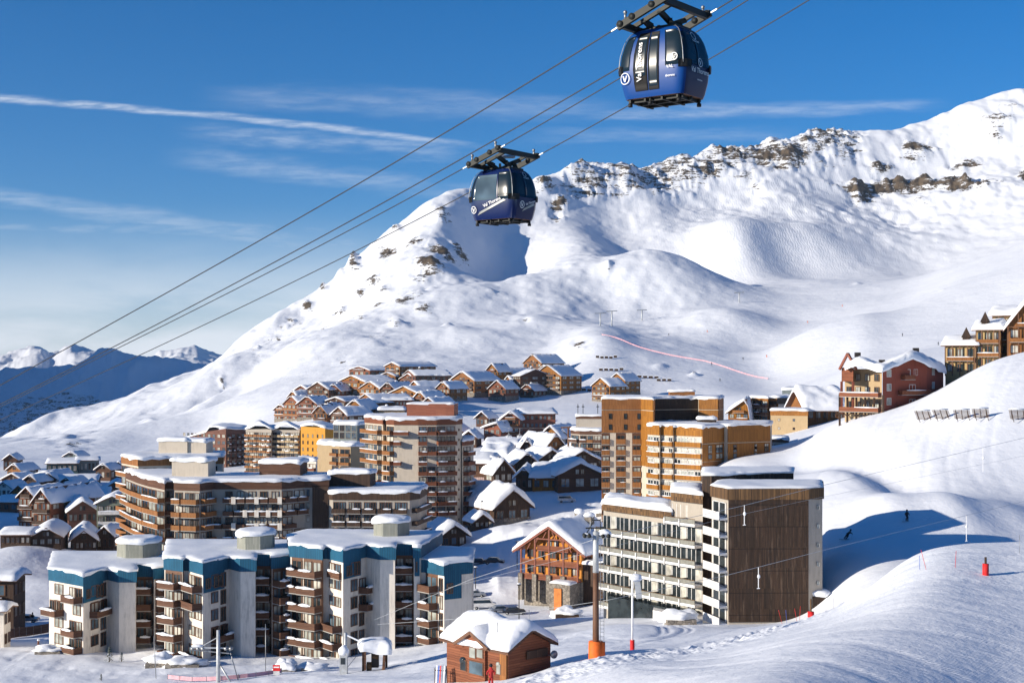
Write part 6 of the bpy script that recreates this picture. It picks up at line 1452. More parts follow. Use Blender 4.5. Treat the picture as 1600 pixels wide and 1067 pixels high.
gondola('bright blue cable car with black doors, nearest and highest in the sky', 'a', 'b', 1004, 112.95, 110.25, 3.05, 2.2, 8.0, ('cabin_blue',), False)
gondola('dark navy cable car with a wide window and slanted stripe, lower and farther away', 'c', 'd', 756, 109.9, 107.3, 3.0, 2.3, 7.0, ('cabin_navy',), True)

# ------------------------------------------------------------------ ski lift pylons, tow ropes, small things on the snow
def G3(px, D, dz=0): p = P2(px, D); return Vector((p.x, p.y, ground_z(p.x, p.y)+dz))
p = P3(931, 125, 1024); gz = ground_z(p.x, p.y)
root = thing('lift_pylon', 'tall brown lift pylon with ladder and orange padded foot', 'lift pylon', (p.x, p.y, gz))
ztp = PZ(125, 830)
b = MB(); b.tube([(p.x, p.y, gz-1), (p.x, p.y, ztp-3.6)], [.30, .25], 'trim_brown', 14); b.tube([(p.x, p.y, ztp-3.6), (p.x, p.y, ztp)], [.27, .24], 'galvanised', 14); b.build('mast', root)
b = MB(); b.tube([(p.x, p.y, gz-.6), (p.x, p.y, gz+1.45)], [.66, .64], 'orange_pad', 9); b.tube([(p.x+.45, p.y-.1, gz-.6), (p.x+.45, p.y-.1, gz+1.4)], .38, 'orange_pad', 9); b.build('padding', root)
b = MB()
for s_ in (.38, .70): b.bar((p.x+s_, p.y-.2, gz+1.4), (p.x+s_, p.y-.2, ztp-1), .04, 'steel')
for i in range(26): z = gz+1.6+i*.33; b.bar((p.x+.38, p.y-.2, z), (p.x+.70, p.y-.2, z), .03, 'steel')
b.build('ladder', root)
b = MB()
b.bar((p.x-1.1, p.y, ztp-.5), (p.x+1.3, p.y, ztp-.5), .16, 'galvanised'); b.bar((p.x-.9, p.y, ztp+.3), (p.x+.9, p.y, ztp+.3), .12, 'dark_steel'); b.bar((p.x-1.0, p.y, ztp-.5), (p.x-.2, p.y, ztp+.9), .08, 'dark_steel'); b.bar((p.x+.4, p.y, ztp+1.0), (p.x-.4, p.y, ztp+1.0), .1, 'dark_steel')
for x in (-1.0, -.6, .6, 1.1): b.tube([(p.x+x, p.y-.5, ztp-.35), (p.x+x, p.y+.5, ztp-.35)], .18, 'dark_steel', 10)
b.bar((p.x-.5, p.y, ztp), (p.x-.5, p.y, ztp+.9), .07, 'galvanised'); b.bar((p.x+.4, p.y, ztp), (p.x+.4, p.y, ztp+1.1), .07, 'dark_steel'); b.build('crossarm', root)
b = MB(); b.ball((p.x+.75, p.y, ztp-.1), (.6, .4, .3), 'snow', 12, 8, .5); b.ball((p.x-.8, p.y, ztp-.3), (.32, .3, .16), 'snow', 8, 6, .3); b.build('snow', root)
rnd5 = random.Random(3)
def rope(name, label, pts, r=.02, sag=.0, group='tow ropes of the ski lift'):
    P = [P3(px, D, py) for (px, D, py) in pts]; path = []
    for a_, c_ in zip(P[:-1], P[1:]):
        for k in range(8): t_ = k/8; q = a_.lerp(c_, t_); q.z -= sag*4*t_*(1-t_); path.append(q)
    path.append(P[-1]); b = MB(); b.tube(path, r, 'galvanised', 5); o = b.build(name); tag(o, label, 'rope', group); return o
rope('tow_rope', 'upper tow rope from the lift pylon across the hotel up the right slope', [(585, 172, 968), (735, 150, 905), (930, 125, 842), (1160, 137, 790), (1290, 147, 757), (1600, 190, 684), (1720, 205, 655)], .022)
rope('tow_rope', 'lower tow rope crossing in front of the hotel below the upper one', [(590, 172, 975), (780, 148, 962), (950, 124, 937), (1137, 132, 898), (1296, 142, 857), (1600, 180, 783), (1720, 190, 755)], .022)
rope('tow_rope', 'faint second strand close under the upper tow rope on the hotel', [(700, 152, 918), (940, 126, 858), (1137, 140, 808), (1262, 150, 781), (1600, 196, 712)], .012)
def tbar(label, px, D, y0, y1):
    a_ = P3(px, D, y0); e_ = P3(px, D, y1); L_ = (a_-e_).length; rt = thing('tow_bar', label, 'tow bar', tuple(e_), 'snow covered tow bars hanging from the rope')
    b = MB(); b.bar(a_, a_-Vector((0, 0, L_*.38)), .06, 'white_paint'); b.bar(a_-Vector((0, 0, L_*.5)), e_, .07, 'white_paint'); b.build('bar', rt)
    b = MB(); b.ball(a_-Vector((-.03, 0, L_*.43)), (.15, .12, .2), 'white_paint', 10, 7); b.build('spring_box', rt)
    b = MB(); b.bar(e_-Vector((.14, 0, 0)), e_+Vector((.14, 0, .02)), .06, 'snow'); b.build('handle', rt)
tbar('snowy tow bar hanging before the upper part of the dark hotel wall', 1163, 137, 789, 820)
tbar('snowy tow bar hanging before the lower part of the dark hotel wall', 1185, 134, 886, 919)
tbar('tow bar hanging over the bright slope at the far right', 1536, 182, 699, 737)
tbar('tow bar hanging over the blue shadow at the far right', 1510, 170, 806, 845)
# small lift pylon at the lower left
p = G3(341, 178); root = thing('lift_pylon', 'grey lift pylon with a wide sheave arm in front of the blue topped blocks', 'lift pylon', tuple(p)); zt_ = PZ(178, 984)
b = MB(); b.tube([p-Vector((0, 0, 1)), (p.x, p.y, zt_)], [.27, .22], 'galvanised', 12); b.build('mast', root)
b = MB(); zz2 = zt_-2.3
b.bar((p.x-3.4, p.y-.3, zz2+.2), (p.x+1.8, p.y+.2, zz2), .16, 'galvanised'); b.bar((p.x-3.0, p.y, zz2-.2), (p.x+1.4, p.y, zz2-.6), .12, 'steel'); b.bar((p.x-2.4, p.y, zz2+.1), (p.x-.1, p.y, zz2+1.4), .1, 'galvanised')
for x in (-3.2, -2.5, -1.9, 1.0, 1.6): b.tube([(p.x+x, p.y-.3, zz2), (p.x+x, p.y+.3, zz2)], .22, 'steel', 10)
b.build('sheave_arm', root); b = MB(); b.tube([(p.x+.2, p.y, p.z+2.2), (p.x+1.9, p.y-.4, p.z-.3)], .12, 'galvanised', 8); b.tube([(p.x+1.2, p.y+1, p.z+4), (p.x+2.4, p.y+1, p.z-.3)], .06, 'steel', 6); b.build('strut', root)
b = MB(); b.ball((p.x-2.6, p.y, zz2+.35), (.8, .4, .2), 'snow', 10, 6, .3); b.build('snow', root)
# pole with a snow cowl and red foot
p = G3(988, 138); zt_ = PZ(138, 903)
root = thing('snow_gun_pole', 'white pole with a hanging snow crusted hood and a red foot', 'pole', tuple(p))
b = MB(); b.tube([p-Vector((0, 0, 1)), (p.x, p.y, zt_)], .10, 'white_paint', 10); b.build('pole', root)
b = MB(); b.tube([p-Vector((0, 0, .5)), p+Vector((0, 0, .95))], .22, 'red_pad', 10); b.build('padding', root)
b = MB(); b.box((p.x+.55, p.y, zt_-1.0), (.55, .35, 1.9), 'galvanised', M=Matrix.Rotation(R(-7), 3, 'Y')); b.build('hood', root)
b = MB(); b.ball((p.x+.35, p.y, zt_+.05), (.62, .5, .38), 'snow', 14, 8, .2); b.build('snow', root)
# padded marker posts on the piste
def post(label, px, D, hgt, padh, r=.28, cat='marker post', top='dark_wood'):
    p = G3(px, D); rt = thing('marker_post', label, cat, tuple(p), 'padded marker posts on the piste')
    b = MB(); b.tube([p-Vector((0, 0, .5)), p+Vector((0, 0, hgt))], .09, top, 8); b.build('post', rt)
    b = MB(); b.tube([p-Vector((0, 0, .3)), p+Vector((0, 0, padh))], r, 'red_pad', 12); b.build('padding', rt)
post('red padded post standing on the foreground piste at the far right', 1540, 108, 1.35, .85, .24)
post('red padded post with a wooden stake beside the hotel porch', 1267, 148, 1.9, .6, .34, top='shingle_gold')
def pole(label, px, D, hgt, mat='steel', r=.03, lean=0.0, grp=None, cat='pole', name='piste_pole'):
    p = G3(px, D); b = MB(); b.tube([p-Vector((0, 0, .4)), p+Vector((lean, 0, hgt))], r, mat, 6); return tag(b.build(name), label, cat, grp)
for i, (px, D, h_, m_, ln, lb) in enumerate([(1224, 146, 1.5, 'red_pad', -.5, 'red slalom pole leaning left at the foot of the hotel wall'), (1230, 146, 1.4, 'blue_flag', -.15, 'blue slalom pole between the leaning red poles'), (1246, 147, 1.3, 'red_pad', -.3, 'red slalom pole leaning left, nearer the hotel porch'), (1249, 147, 1.5, 'red_pad', .1, 'upright red slalom pole nearest the hotel porch'),
        (1302, 136, 1.3, 'galvanised', .05, 'thin grey pole at the crest beside the hotel'), (1437, 112, 1.1, 'blue_flag', 0, 'thin dark pole on the right piste edge'), (1449, 111, 1.5, 'red_pad', -.5, 'thin leaning pole beside the dark one on the right piste edge'), (1492, 110, 1.3, 'red_pad', .1, 'thin red pole left of the padded post'), (1593, 116, 1.5, 'steel', 0, 'thin pole at the right picture edge'),
        (415, 182, 6.5, 'steel', 0, 'tall thin mast in front of the middle blue topped block'), (244, 184, 5.4, 'steel', -.3, 'thin dark mast in front of the gap between blue topped blocks')]):
    pole(lb, px, D, h_, m_, .018 if h_ < 3 else .05, ln)
b = MB(); p = G3(60, 214); b.tube([p-Vector((0, 0, .3)), p+Vector((0, 0, 1.8))], .14, 'red_wood', 8); b.ball(p+Vector((0, 0, 1.85)), (.22, .22, .15), 'snow'); tag(b.build('bollard'), 'short red brown post capped with snow left of the blue topped blocks', 'bollard')
# lamp posts in the village
def lamp(label, px, D, hgt):
    p = G3(px, D); rt = thing('street_lamp', label, 'street lamp', tuple(p), 'street lamps in the village')
    b = MB(); b.tube([p-Vector((0, 0, .5)), p+Vector((0, 0, hgt))], .09, 'dark_steel', 8); b.build('post', rt)
    b = MB(); b.box(p+Vector((0, 0, hgt)), (.7, .35, .2), 'dark_steel'); b.ball(p+Vector((0, 0, hgt+.18)), (.4, .25, .14), 'snow', 8, 5); b.build('lamp_head', rt)
lamp('street lamp beside the parked cars in front of the orange chalet', 811, 262, 6.5)
lamp('street lamp left of the orange chalet', 808, 318, 6); lamp('street lamp in front of the stone pillared hall', 753, 366, 7.5)
lamp('street lamp among the shaded village roofs', 830, 452, 8); lamp('street lamp behind the parked van', 743, 300, 5)
# lift hut at the bottom station
c_ = P2(585, 178); zg = ground_z(c_.x, c_.y)
root = thing('lift_station', 'open timber lift shelter with machinery under a ragged snow roof', 'lift shelter', (c_.x, c_.y, zg))
b = MB()
for (x, y) in ((-1.3, -1), (1.3, -1), (-1.3, 1.2), (1.4, 1.2)): b.bar((c_.x+x, c_.y+y, zg-1), (c_.x+x, c_.y+y, zg+2.7), .26, 'brown_wood')
b.bar((c_.x-1.7, c_.y-1, zg+2.6), (c_.x+1.8, c_.y-1, zg+2.8), .2, 'brown_wood'); b.bar((c_.x+1.2, c_.y-1, zg), (c_.x+1.2, c_.y+1.2, zg+2.6), .3, 'warm_wood'); b.build('timber_frame', root)
b = MB(); snow_cap(b, rbox(c_, 3.9, 3.4, .15), lambda x, y: zg+2.9+(x-c_.x)*-.02, th=.9, over=.1, res=.5, seed=77, droop=.5, wav=.35); b.build('roof_snow', root)
b = MB(); b.tube([(c_.x-.9, c_.y-.6, zg+.6), (c_.x-.3, c_.y-.6, zg+.6)], .55, 'shingle_gold', 12); b.box((c_.x+.1, c_.y, zg+1.3), (.9, .9, 1.8), 'dark_trim'); b.tube([(c_.x-.2, c_.y-.5, zg+1.9), (c_.x+.5, c_.y-.4, zg+1.7)], .28, 'shingle_gold', 10); b.build('machinery', root)
c_ = P2(537, 176); zg = ground_z(c_.x, c_.y); root = thing('lift_kiosk', 'slim grey control kiosk with a snow hood left of the lift shelter', 'kiosk', (c_.x, c_.y, zg))
b = MB(); b.box((c_.x, c_.y, zg+1.2), (.95, .95, 3.0), 'galvanised'); b.box((c_.x-.05, c_.y-.49, zg+1.7), (.55, .04, .8), 'glass_dark'); b.build('cabin_wall', root)
b = MB(); b.ball((c_.x, c_.y, zg+2.8), (.65, .65, .75), 'snow', 12, 8, .3); b.build('snow', root)
b = MB(); b.tube([(c_.x+.15, c_.y+.6, zg), (c_.x+.15, c_.y+.6, zg+5)], .2, 'galvanised', 8); b.bar((c_.x+.1, c_.y+.6, zg+4.8), (c_.x+1.8, c_.y+.6, zg+4.0), .18, 'snow'); b.bar((c_.x+1.6, c_.y+.6, zg+2.2), (c_.x+.3, c_.y+.6, zg+.6), .07, 'steel'); b.build('arm', root)
# sign, net
b = MB(); p = G3(432, 180); b.box((p.x, p.y, p.z+1.0), (.9, .08, .75), 'red_pad'); b.box((p.x, p.y-.05, p.z+1.1), (.7, .02, .16), 'white_paint'); b.box((p.x-.35, p.y, p.z+.3), (.06, .06, 1.2), 'steel'); b.box((p.x+.35, p.y, p.z+.3), (.06, .06, 1.2), 'steel'); b.box((p.x, p.y-.01, p.z+.35), (.8, .05, .5), 'grey_pad')
tag(b.build('notice_board'), 'small red notice board on the snow in front of the blue topped blocks', 'sign')
def fence_line(label, pts, hgt, mat, step, name='safety_net', panel=True, cat='net'):
    rt = thing(name, label, cat, tuple(G3(*pts[0])))
    P = [G3(*q) for q in pts]; path = []
    for a_, c_ in zip(P[:-1], P[1:]):
        n_ = max(1, int((c_-a_).length/step))
        for k in range(n_): q = a_.lerp(c_, k/n_); q.z = ground_z(q.x, q.y); path.append(q)
    path.append(P[-1]); b = MB()
    for q in path: b.bar(q-Vector((0, 0, .3)), q+Vector((0, 0, hgt+.1)), .06, 'steel')
    b.build('post', rt); b = MB(); vs = []
    for q in path: vs += [q+Vector((0, 0, .1)), q+Vector((0, 0, hgt)), q+Vector((.03, .03, hgt)), q+Vector((.03, .03, .1))]
    b.add(vs, [f_ for i in range(len(path)-1) for f_ in ((i*4, i*4+4, i*4+5, i*4+1), (i*4+2, i*4+6, i*4+7, i*4+3), (i*4+1, i*4+5, i*4+6, i*4+2))], mat); b.build('net', rt); return rt
fence_line('pink safety net on the snow in front of the leftmost and middle blocks', [(262, 182), (300, 180), (345, 179), (400, 180), (440, 182)], .6, 'net_pink', 1.6)
fence_line('long pink piste net running down the crest above the village', [(940, 1012), (960, 1005), (1000, 982), (1050, 965), (1100, 950), (1150, 925), (1200, 900)], .8, 'net_pink', 8)
# avalanche racks
def rack(label, px, D, wd, hgt, grp, col='shingle_gold', tilt=.9):
    p = G3(px, D); rt = thing('snow_rack', label, 'snow fence', tuple(p), grp); b = MB()
    n_ = 8
    for i in range(n_): t_ = i/(n_-1); b.bar(p+Vector((-wd/2+tilt*t_, -.2-.9*t_, .25+hgt*t_)), p+Vector((wd/2+tilt*t_, -.2-.9*t_, .25+hgt*t_)), .05, col, .13)
    for x in (-wd*.35, 0, wd*.35): b.bar(p+Vector((x, 0, .0)), p+Vector((x+tilt, -1.1, .25+hgt)), .12, 'dark_wood')
    b.build('slats', rt)
    for x in (-wd*.35, wd*.35): b = MB(); b.bar(p+Vector((x+tilt*.7, -.8, .2+hgt*.8)), p+Vector((x-.3, -1.8, -.4)), .09, 'dark_wood'); b.build('support', rt)
    b = MB(); b.tube([p+Vector((-wd/2+tilt, -1.15, .35+hgt)), p+Vector((0, -1.15, .42+hgt))+Vector((tilt, 0, 0)), p+Vector((wd/2+tilt, -1.15, .35+hgt))], [.1, .2, .12], 'snow', 6); b.build('snow', rt)
for i, (px, lb) in enumerate([(1445, 'leftmost of four slatted snow racks below the red building'), (1473, 'second from the left of four slatted snow racks below the red building'), (1504, 'third from the left of four slatted snow racks below the red building'), (1533, 'rightmost of four slatted snow racks below the red building'), (1591, 'slatted snow rack at the right picture edge')]):
    rack(lb, px, hit(px, 657, 255), 3.3, 1.7, 'slatted snow racks on the right slope', tilt=-.9 if i < 2 else -.6)
rows = [(930, 965, 561, 5, 'uppermost'), (935, 975, 580, 5, 'second'), (968, 1030, 592, 7, 'third'), (1025, 1050, 597, 3, 'lowest'), (908, 925, 612, 2, 'leftmost')]
for (a0, a1, y, n_, nm) in rows:
    for i in range(n_):
        px = a0+(a1-a0)*(i+.5)/n_; D = hit(px, y); p = G3(px, D); b = MB(); wd = (a1-a0)/n_*.72/F*D
        b.box(p+Vector((0, -.4, .9)), (wd, .25, 1.5), 'dark_wood', M=Matrix.Rotation(R(-25), 3, 'X')); b.box(p+Vector((0, -.3, 1.75)), (wd, .8, .35), 'snow')
        tag(b.build('snow_rack'), 'small dark avalanche rack, %s from the left in the %s row' % (['first', 'second', 'third', 'fourth', 'fifth', 'sixth', 'seventh'][i], nm), 'snow fence', 'avalanche racks above the light timber chalets')
# vehicles
def car(name, label, px, D, ang, L_, W_, H_, paint, cat='car', van=False, z=None, snow=.0, grp='parked vehicles'):
    p = G3(px, D); M = Matrix.Rotation(ang, 3, 'Z'); rt = thing(name, label, cat, tuple(p), grp)
    def T(x, y, z_): return M@Vector((x*L_, y*W_, z_*H_))+p
    prof = [(-.5, .28), (-.5, .55), (-.46, .62), (-.36, .66), (-.26, .96), (-.18, 1.0), (.12, 1.0), (.27, .66), (.46, .58), (.5, .45), (.5, .25)] if not van else [(-.5, .22), (-.5, .85), (-.47, .98), (.22, 1.0), (.34, .62), (.48, .52), (.5, .4), (.5, .2)]
    n_ = len(prof); vs = []
    for sg in (-1, 1):
        for (x, z_) in prof: tp = .5 if z_ < .66 else .5-(z_-.66)*.28; vs.append(T(x, sg*tp, z_))
    b = MB(); b.add(vs, [tuple(range(n_)), tuple(reversed(range(n_, 2*n_)))]+[(i, n_+i, n_+(i+1) % n_, (i+1) % n_) for i in range(n_)], paint); b.build('body', rt)
    b = MB()
    for sg in (-1, 1):
        q = [(-.31, .68), (-.24, .93), (.10, .93), (.21, .68)] if not van else [(-.44, .62), (-.44, .88), (.2, .90), (.29, .62)]
        tp = .505-.02; b.add([T(x, sg*(.512 if z_ < .7 else .455), z_) for x, z_ in q], [(0, 1, 2, 3)], 'glass_dark')
    ws = [(.14, .97), (.265, .69)] if not van else [(.235, .96), (.335, .65)]
    b.add([T(ws[0][0]+.01, -.38, ws[0][1]), T(ws[0][0]+.01, .38, ws[0][1]), T(ws[1][0]+.01, .44, ws[1][1]), T(ws[1][0]+.01, -.44, ws[1][1])], [(0, 1, 2, 3)], 'glass_dark'); b.build('window', rt)
    for x in (-.3, .31):
        for sg in (-1, 1):
            b = MB(); cw = T(x, sg*.46, 0)+Vector((0, 0, .3)); ax = M@Vector((0, .12, 0)); b.tube([cw-ax, cw+ax], .32, 'rubber', 14); b.tube([cw-ax*1.05, cw+ax*1.05], .17, 'steel', 10); b.build('wheel', rt)
    if snow:
        b = MB(); b.ball(T(-.05, 0, 1.0), (L_*.25, W_*.42, .22), 'snow', 12, 6, .2); b.build('snow', rt)
    return rt
car('van', 'pale minibus parked in the lot left of the orange chalet', 756, 286, .12, 5.2, 2.0, 2.1, 'car_white', 'van', True)
car('parked_car', 'grey blue car parked between the minibus and the dark car', 782, 279, .32, 4.4, 1.8, 1.45, 'car_grey'); car('parked_car', 'dark car parked at the right end of the small lot', 803, 276, .1, 4.5, 1.8, 1.45, 'car_dark')
car('parked_car', 'large dark car in the blue shadow above the small lot', 772, 322, -.15, 4.7, 1.9, 1.6, 'car_dark'); car('parked_car', 'dark snowed in car left of the large dark one', 748, 330, -.1, 4.5, 1.8, 1.4, 'car_dark', snow=1)
car('parked_car', 'dark car behind the snow bank nearest the blue topped block', 726, 336, -.1, 4.5, 1.8, 1.4, 'car_dark', snow=1)
car('parked_car', 'silver car glimpsed behind the minibus', 742, 296, .1, 4.4, 1.8, 1.45, 'car_grey', snow=1)
car('parked_car', 'grey car at the left edge beside the ploughed snow heap', 42, 262, .05, 4.4, 1.8, 1.45, 'car_grey'); car('parked_car', 'dark car behind the grey one at the left edge', 30, 272, .05, 4.4, 1.8, 1.45, 'car_dark')
rt = car('pickup_truck', 'small white pickup truck with a flat bed in front of the long low hall', 885, 404, .05, 5.0, 2.0, 2.0, 'car_white', 'truck', True); rt.scale = (1, 1, 1)
# dark balconied house cut by the left picture edge
house('house', 'dark balconied house cut off by the left picture edge', 'house', -220, 12, 958, 0, 6, 7.6, .5, wall='dark_wood', D=250, z0=54, seed=140, gable=False, th=.8, win=(4, 3), bal='dark_wood', res=1.1)  # unseen stretch left of view added to throw shade on the ground
house('house', 'low white house corner at the bottom left picture edge', 'house', -280, -6, 1010, 0, 3, 6.2, .3, wall='white_wall', D=222, z0=55, seed=141, gable=False, th=.7, win=(3, 2), res=1)  # lengthened and raised out of view to shade the ground beside the blocks
fence_line('brown wooden fence between the left edge house and the blue topped block', [(14, 238), (30, 242), (52, 246), (76, 250)], 1.7, 'brown_wood', 1.7, name='wooden_fence', cat='fence')
# people
def person(label, px, D, pose, top='cloth_black', leg='cloth_black', sc=1.0, ski=True):
    p = G3(px, D); rt = thing('person', label, 'person', tuple(p), 'skiers')
    if pose == 'stand': J = {'hip': (0, 0, .95), 'ch': (0, -.03, 1.4), 'nk': (0, -.03, 1.52), 'hd': (0, -.05, 1.68), 'kl': (-.11, -.08, .52), 'fl': (-.13, 0, .08), 'kr': (.11, -.08, .52), 'fr': (.13, 0, .08), 'el': (-.32, -.05, 1.15), 'hl': (-.3, -.3, .98), 'er': (.32, -.05, 1.15), 'hr': (.3, -.3, .98)}
    else: J = {'hip': (-.1, 0, .72), 'ch': (.22, -.1, 1.12), 'nk': (.3, -.1, 1.24), 'hd': (.38, -.12, 1.4), 'kl': (-.35, -.1, .5), 'fl': (-.62, 0, .12), 'kr': (-.1, -.2, .42), 'fr': (-.42, -.1, .06), 'el': (.0, -.35, 1.0), 'hl': (-.35, -.4, .95), 'er': (.5, .1, .95), 'hr': (.72, 0, .8)}
    names = list(J); me = bpy.data.meshes.new('person_body')
    E = [('hip', 'ch'), ('ch', 'nk'), ('nk', 'hd'), ('hip', 'kl'), ('kl', 'fl'), ('hip', 'kr'), ('kr', 'fr'), ('ch', 'el'), ('el', 'hl'), ('ch', 'er'), ('er', 'hr')]
    me.from_pydata([Vector(J[n])*sc for n in names], [(names.index(a), names.index(c)) for a, c in E], [])
    o = bpy.data.objects.new('body', me); COL.objects.link(o); o.parent = rt
    md = o.modifiers.new('skin', 'SKIN'); rad = {'hip': .19, 'ch': .21, 'nk': .07, 'hd': .125, 'kl': .10, 'fl': .09, 'kr': .10, 'fr': .09, 'el': .07, 'hl': .055, 'er': .07, 'hr': .055}
    for i, n in enumerate(names): me.skin_vertices[0].data[i].radius = (rad[n]*sc, rad[n]*sc); me.skin_vertices[0].data[i].use_root = n == 'hip'
    o.modifiers.new('sub', 'SUBSURF').levels = 1; me.materials.append(MATS[top])
    b = MB(); b.ball(p+Vector(J['hd'])*sc+Vector((0, 0, .04)), .155*sc, 'cloth_black' if top != 'cloth_black' else 'car_dark', 10, 8); b.build('helmet', rt)
    if ski:
        for k in ('fl', 'fr'): q = p+Vector(J[k])*sc; b = MB(); b.bar(q+Vector((-.75, -.15, -.09)), q+Vector((.85, .1, -.05)), .09, 'cloth_black', .03); b.build('ski', rt)
        for k in ('hl', 'hr'): q = p+Vector(J[k])*sc; b = MB(); b.tube([q+Vector((0, 0, .05)), q+Vector((-.25, .2, -.85))], .015, 'steel', 5); b.build('ski_pole', rt)
    return rt
person('skier in black leaning into a turn in the blue shadow beside the hotel', 1325, 213, 'turn'); person('skier in black standing upright in the blue shadow right of the turning one', 1417, 217, 'stand')
person('dark dressed person standing by the ploughed snow heap at the left edge', 51, 262, 'stand', ski=False)
person('person in red at the foot of the red wooden hut', 767, 118.0, 'stand', top='cloth_red', ski=False)
FAR = [(1112, 571, 'alone low on the grey piste'), (1125, 597, 'lowest on the grey piste'), (1262, 505, 'orange jacketed, at the top of the rounded slope', 1), (1198, 560, 'orange jacketed, beside the rounded slope', 1), (1161, 563, 'left of the orange jacketed one'), (1410, 527, 'on the traverse line above the red building'), (1466, 540, 'at the right end of the traverse line'), (1316, 480, 'orange jacketed, high on the sunny piste', 1), (1105, 520, 'orange jacketed, at the left of the knoll', 1), (1045, 525, 'on the upper piste behind the net')]
for f_ in FAR:
    D = hit(f_[0], f_[1], 700); person('tiny distant skier '+f_[2], f_[0], D, 'stand', top='orange_pad' if len(f_) > 3 else 'cloth_black', sc=1.15, ski=False)
# distant lift pylons and chairs
def far_pylon(label, px, py, hgt):
    D = hit(px, py, 700); p = G3(px, D); rt = thing('lift_pylon', label, 'lift pylon', tuple(p), 'distant lift pylons')
    b = MB(); b.tube([p-Vector((0, 0, 2)), p+Vector((0, 0, hgt))], .55, 'galvanised', 8); b.build('mast', rt); b = MB(); b.bar(p+Vector((-4.5, 0, hgt)), p+Vector((4.5, 0, hgt+.4)), .7, 'steel'); b.build('crossarm', rt); return p+Vector((0, 0, hgt))
far_pylon('lift pylon standing on the knoll in the middle of the mountain bowl', 1155, 474, 9); far_pylon('left pylon of the pair at the top of the pink net', 938, 510, 10); far_pylon('right pylon of the pair at the top of the pink net', 956, 510, 12); far_pylon('lone pylon right of the pair above the pink net', 1003, 502, 9)
for px, lb in ((795, 'left'), (812, 'middle'), (849, 'right')):
    p = P3(px, 520, 683); rt = thing('lift_chair', '%s one of three snowy lift chairs hanging before the brick building' % lb, 'lift chair', tuple(p), 'lift chairs above the village')
    b = MB(); b.bar(p+Vector((0, 0, 0)), p+Vector((0, 0, 3.2)), .12, 'galvanised'); b.tube([p+Vector((-.9, 0, .2)), p+Vector((0, 0, 1.4)), p+Vector((.9, 0, .2))], .09, 'galvanised', 6); b.build('hanger', rt); b = MB(); b.box(p+Vector((0, 0, -.1)), (2.0, .6, .2), 'snow'); b.box(p+Vector((0, .3, .3)), (2.0, .12, .7), 'snow'); b.build('seat', rt)
rope('chairlift_cable', 'thin chairlift cable passing the three snowy chairs', [(700, 560, 640), (795, 520, 669), (849, 520, 669), (888, 495, 666), (945, 470, 680)], .03, group=None)
pm = G3(888, 492); b = MB(); b.tube([pm-Vector((0, 0, 1)), (pm.x, pm.y, PZ(492, 668))], .32, 'trim_brown', 8); b.bar((pm.x-2.6, pm.y, PZ(492, 668)), (pm.x+2.4, pm.y, PZ(492, 667)), .5, 'trim_brown'); tag(b.build('lift_pylon'), 'rust brown chairlift pylon beside the brown balcony tower', 'lift pylon')
pm = G3(505, 760); b = MB(); b.tube([(pm.x, pm.y, pm.z-2), (pm.x, pm.y, PZ(760, 620))], .42, 'plaster_blond', 8); tag(b.build('mast'), 'pale round mast rising among the left hillside chalets', 'mast')
# small conifers at the foot of the blue topped blocks, one in the village
def conifer(label, px, D, hgt, seed):
    p = G3(px, D); rt = thing('conifer', label, 'tree', tuple(p)); rr = random.Random(seed)
    b = MB(); b.tube([p-Vector((0, 0, .3)), p+Vector((0, 0, hgt*.9))], [.08, .02], 'dark_wood', 6); b.build('trunk', rt); b = MB()
    for i in range(260):
        t_ = rr.random()**.8; a = rr.random()*6.283; r_ = hgt*.30*(1-t_)*rr.uniform(.35, 1.05); q = p+Vector((math.cos(a)*r_, math.sin(a)*r_, hgt*(.08+.9*t_)-r_*.25)); s2 = hgt*.05
        d_ = Vector((math.cos(a), math.sin(a), -.35))*s2*1.8; w_ = Vector((-math.sin(a), math.cos(a), rr.uniform(-.4, .4)))*s2*.7
        b.add([q-w_, q+w_, q+d_], [(0, 1, 2)], 'pine' if rr.random() > .25 else 'snow')
    b.build('crown', rt)
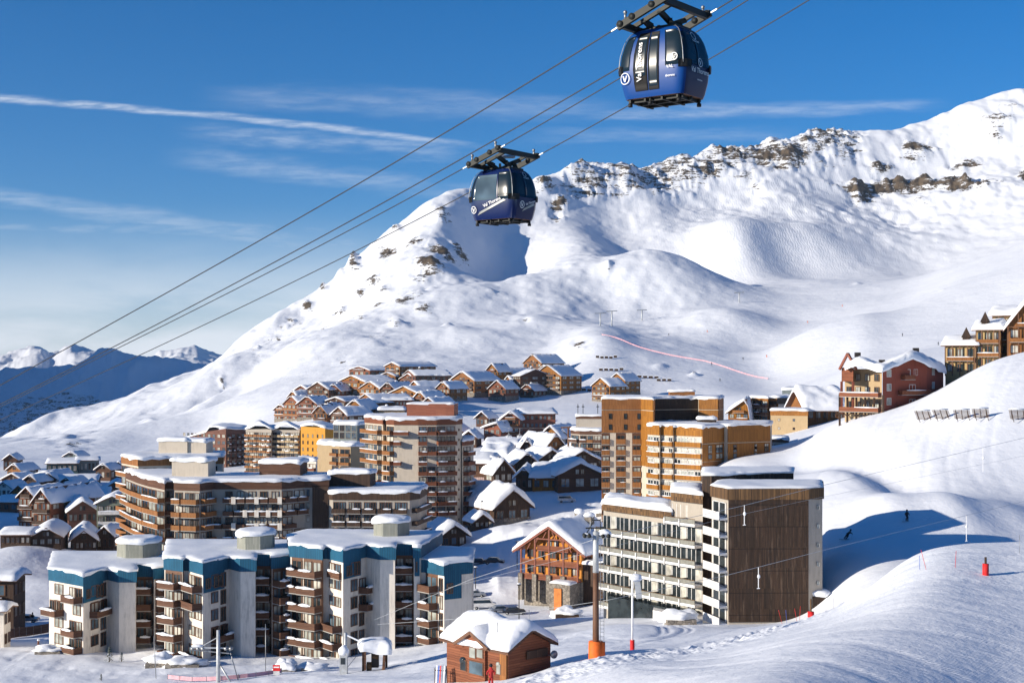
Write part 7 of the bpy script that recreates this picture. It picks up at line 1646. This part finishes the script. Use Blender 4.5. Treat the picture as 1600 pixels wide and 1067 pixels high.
conifer('small dark conifer in the snow at the foot of the leftmost block', 171, 203, 2.2, 1); conifer('tiny conifer right of the small one at the same block', 190, 204, 1.4, 2)
conifer('little bush of a conifer at the bottom left edge of the piste', 158, 187, .9, 3); conifer('frosted conifer among the shaded village roofs', 838, 448, 5, 4)
# snow mounds with low walls at the foot of the blocks
for (px, D, rx, rz_, lb) in ((250, 197, 2.3, 1.4, 'pointed snow mound over a low wall between the left and middle blocks'), (288, 196, 3.0, 1.0, 'long low snow mound with a stone edge at the middle block'), (447, 186, 1.6, 1.3, 'rounded snow heap at the foot of the tallest block'), (490, 187, 2.0, .7, 'flat snow heap left of the control kiosk'), (78, 212, 2.4, .9, 'snow heap against the left end of the leftmost block'),
        (885, 262, 2.8, 1.5, 'snow covered low store in front of the orange chalet'), (945, 372, 3.4, 1.2, 'snow heap beside the foot of the wooden towers'), (1062, 189, 2.6, 1.5, 'big snow heap against the entrance of the hotel')):
    p = G3(px, D); rt = thing('snow_mound', lb, 'snow heap', tuple(p)); b = MB(); b.ball(p+Vector((0, 0, rz_*.45)), (rx, rx*.7, rz_*.8), 'snow', 22, 12, .75); b.build('snow', rt)
    b = MB(); b.prism(rbox((p.x, p.y-rx*.25), rx*1.5, rx*.9, .1), p.z-.6, p.z+rz_*.55, 'stone_wall' if px != 885 else 'dark_wood'); b.build('low_wall', rt)
finish_terrain()
# ------------------------------------------------------------------ the air
m = bpy.data.materials.new('haze_air'); m.use_nodes = True; m.node_tree.nodes.clear()
ho = m.node_tree.nodes.new('ShaderNodeOutputMaterial'); pv_ = m.node_tree.nodes.new('ShaderNodeVolumePrincipled')
pv_.inputs['Color'].default_value = (.60, .80, 1.0, 1); pv_.inputs['Density'].default_value = 0.00004; pv_.inputs['Anisotropy'].default_value = 0.2
m.node_tree.links.new(pv_.outputs[0], ho.inputs['Volume']); MATS['haze_air'] = m
b = MB(); zlo = float(Z.min())-1.5; zhi = float(Z.max())+30
b.box((0, 4600, (zlo+zhi)/2), (24000, 9300, zhi-zlo), 'haze_air'); hz_ = b.build('haze'); hz_['kind'] = 'stuff'
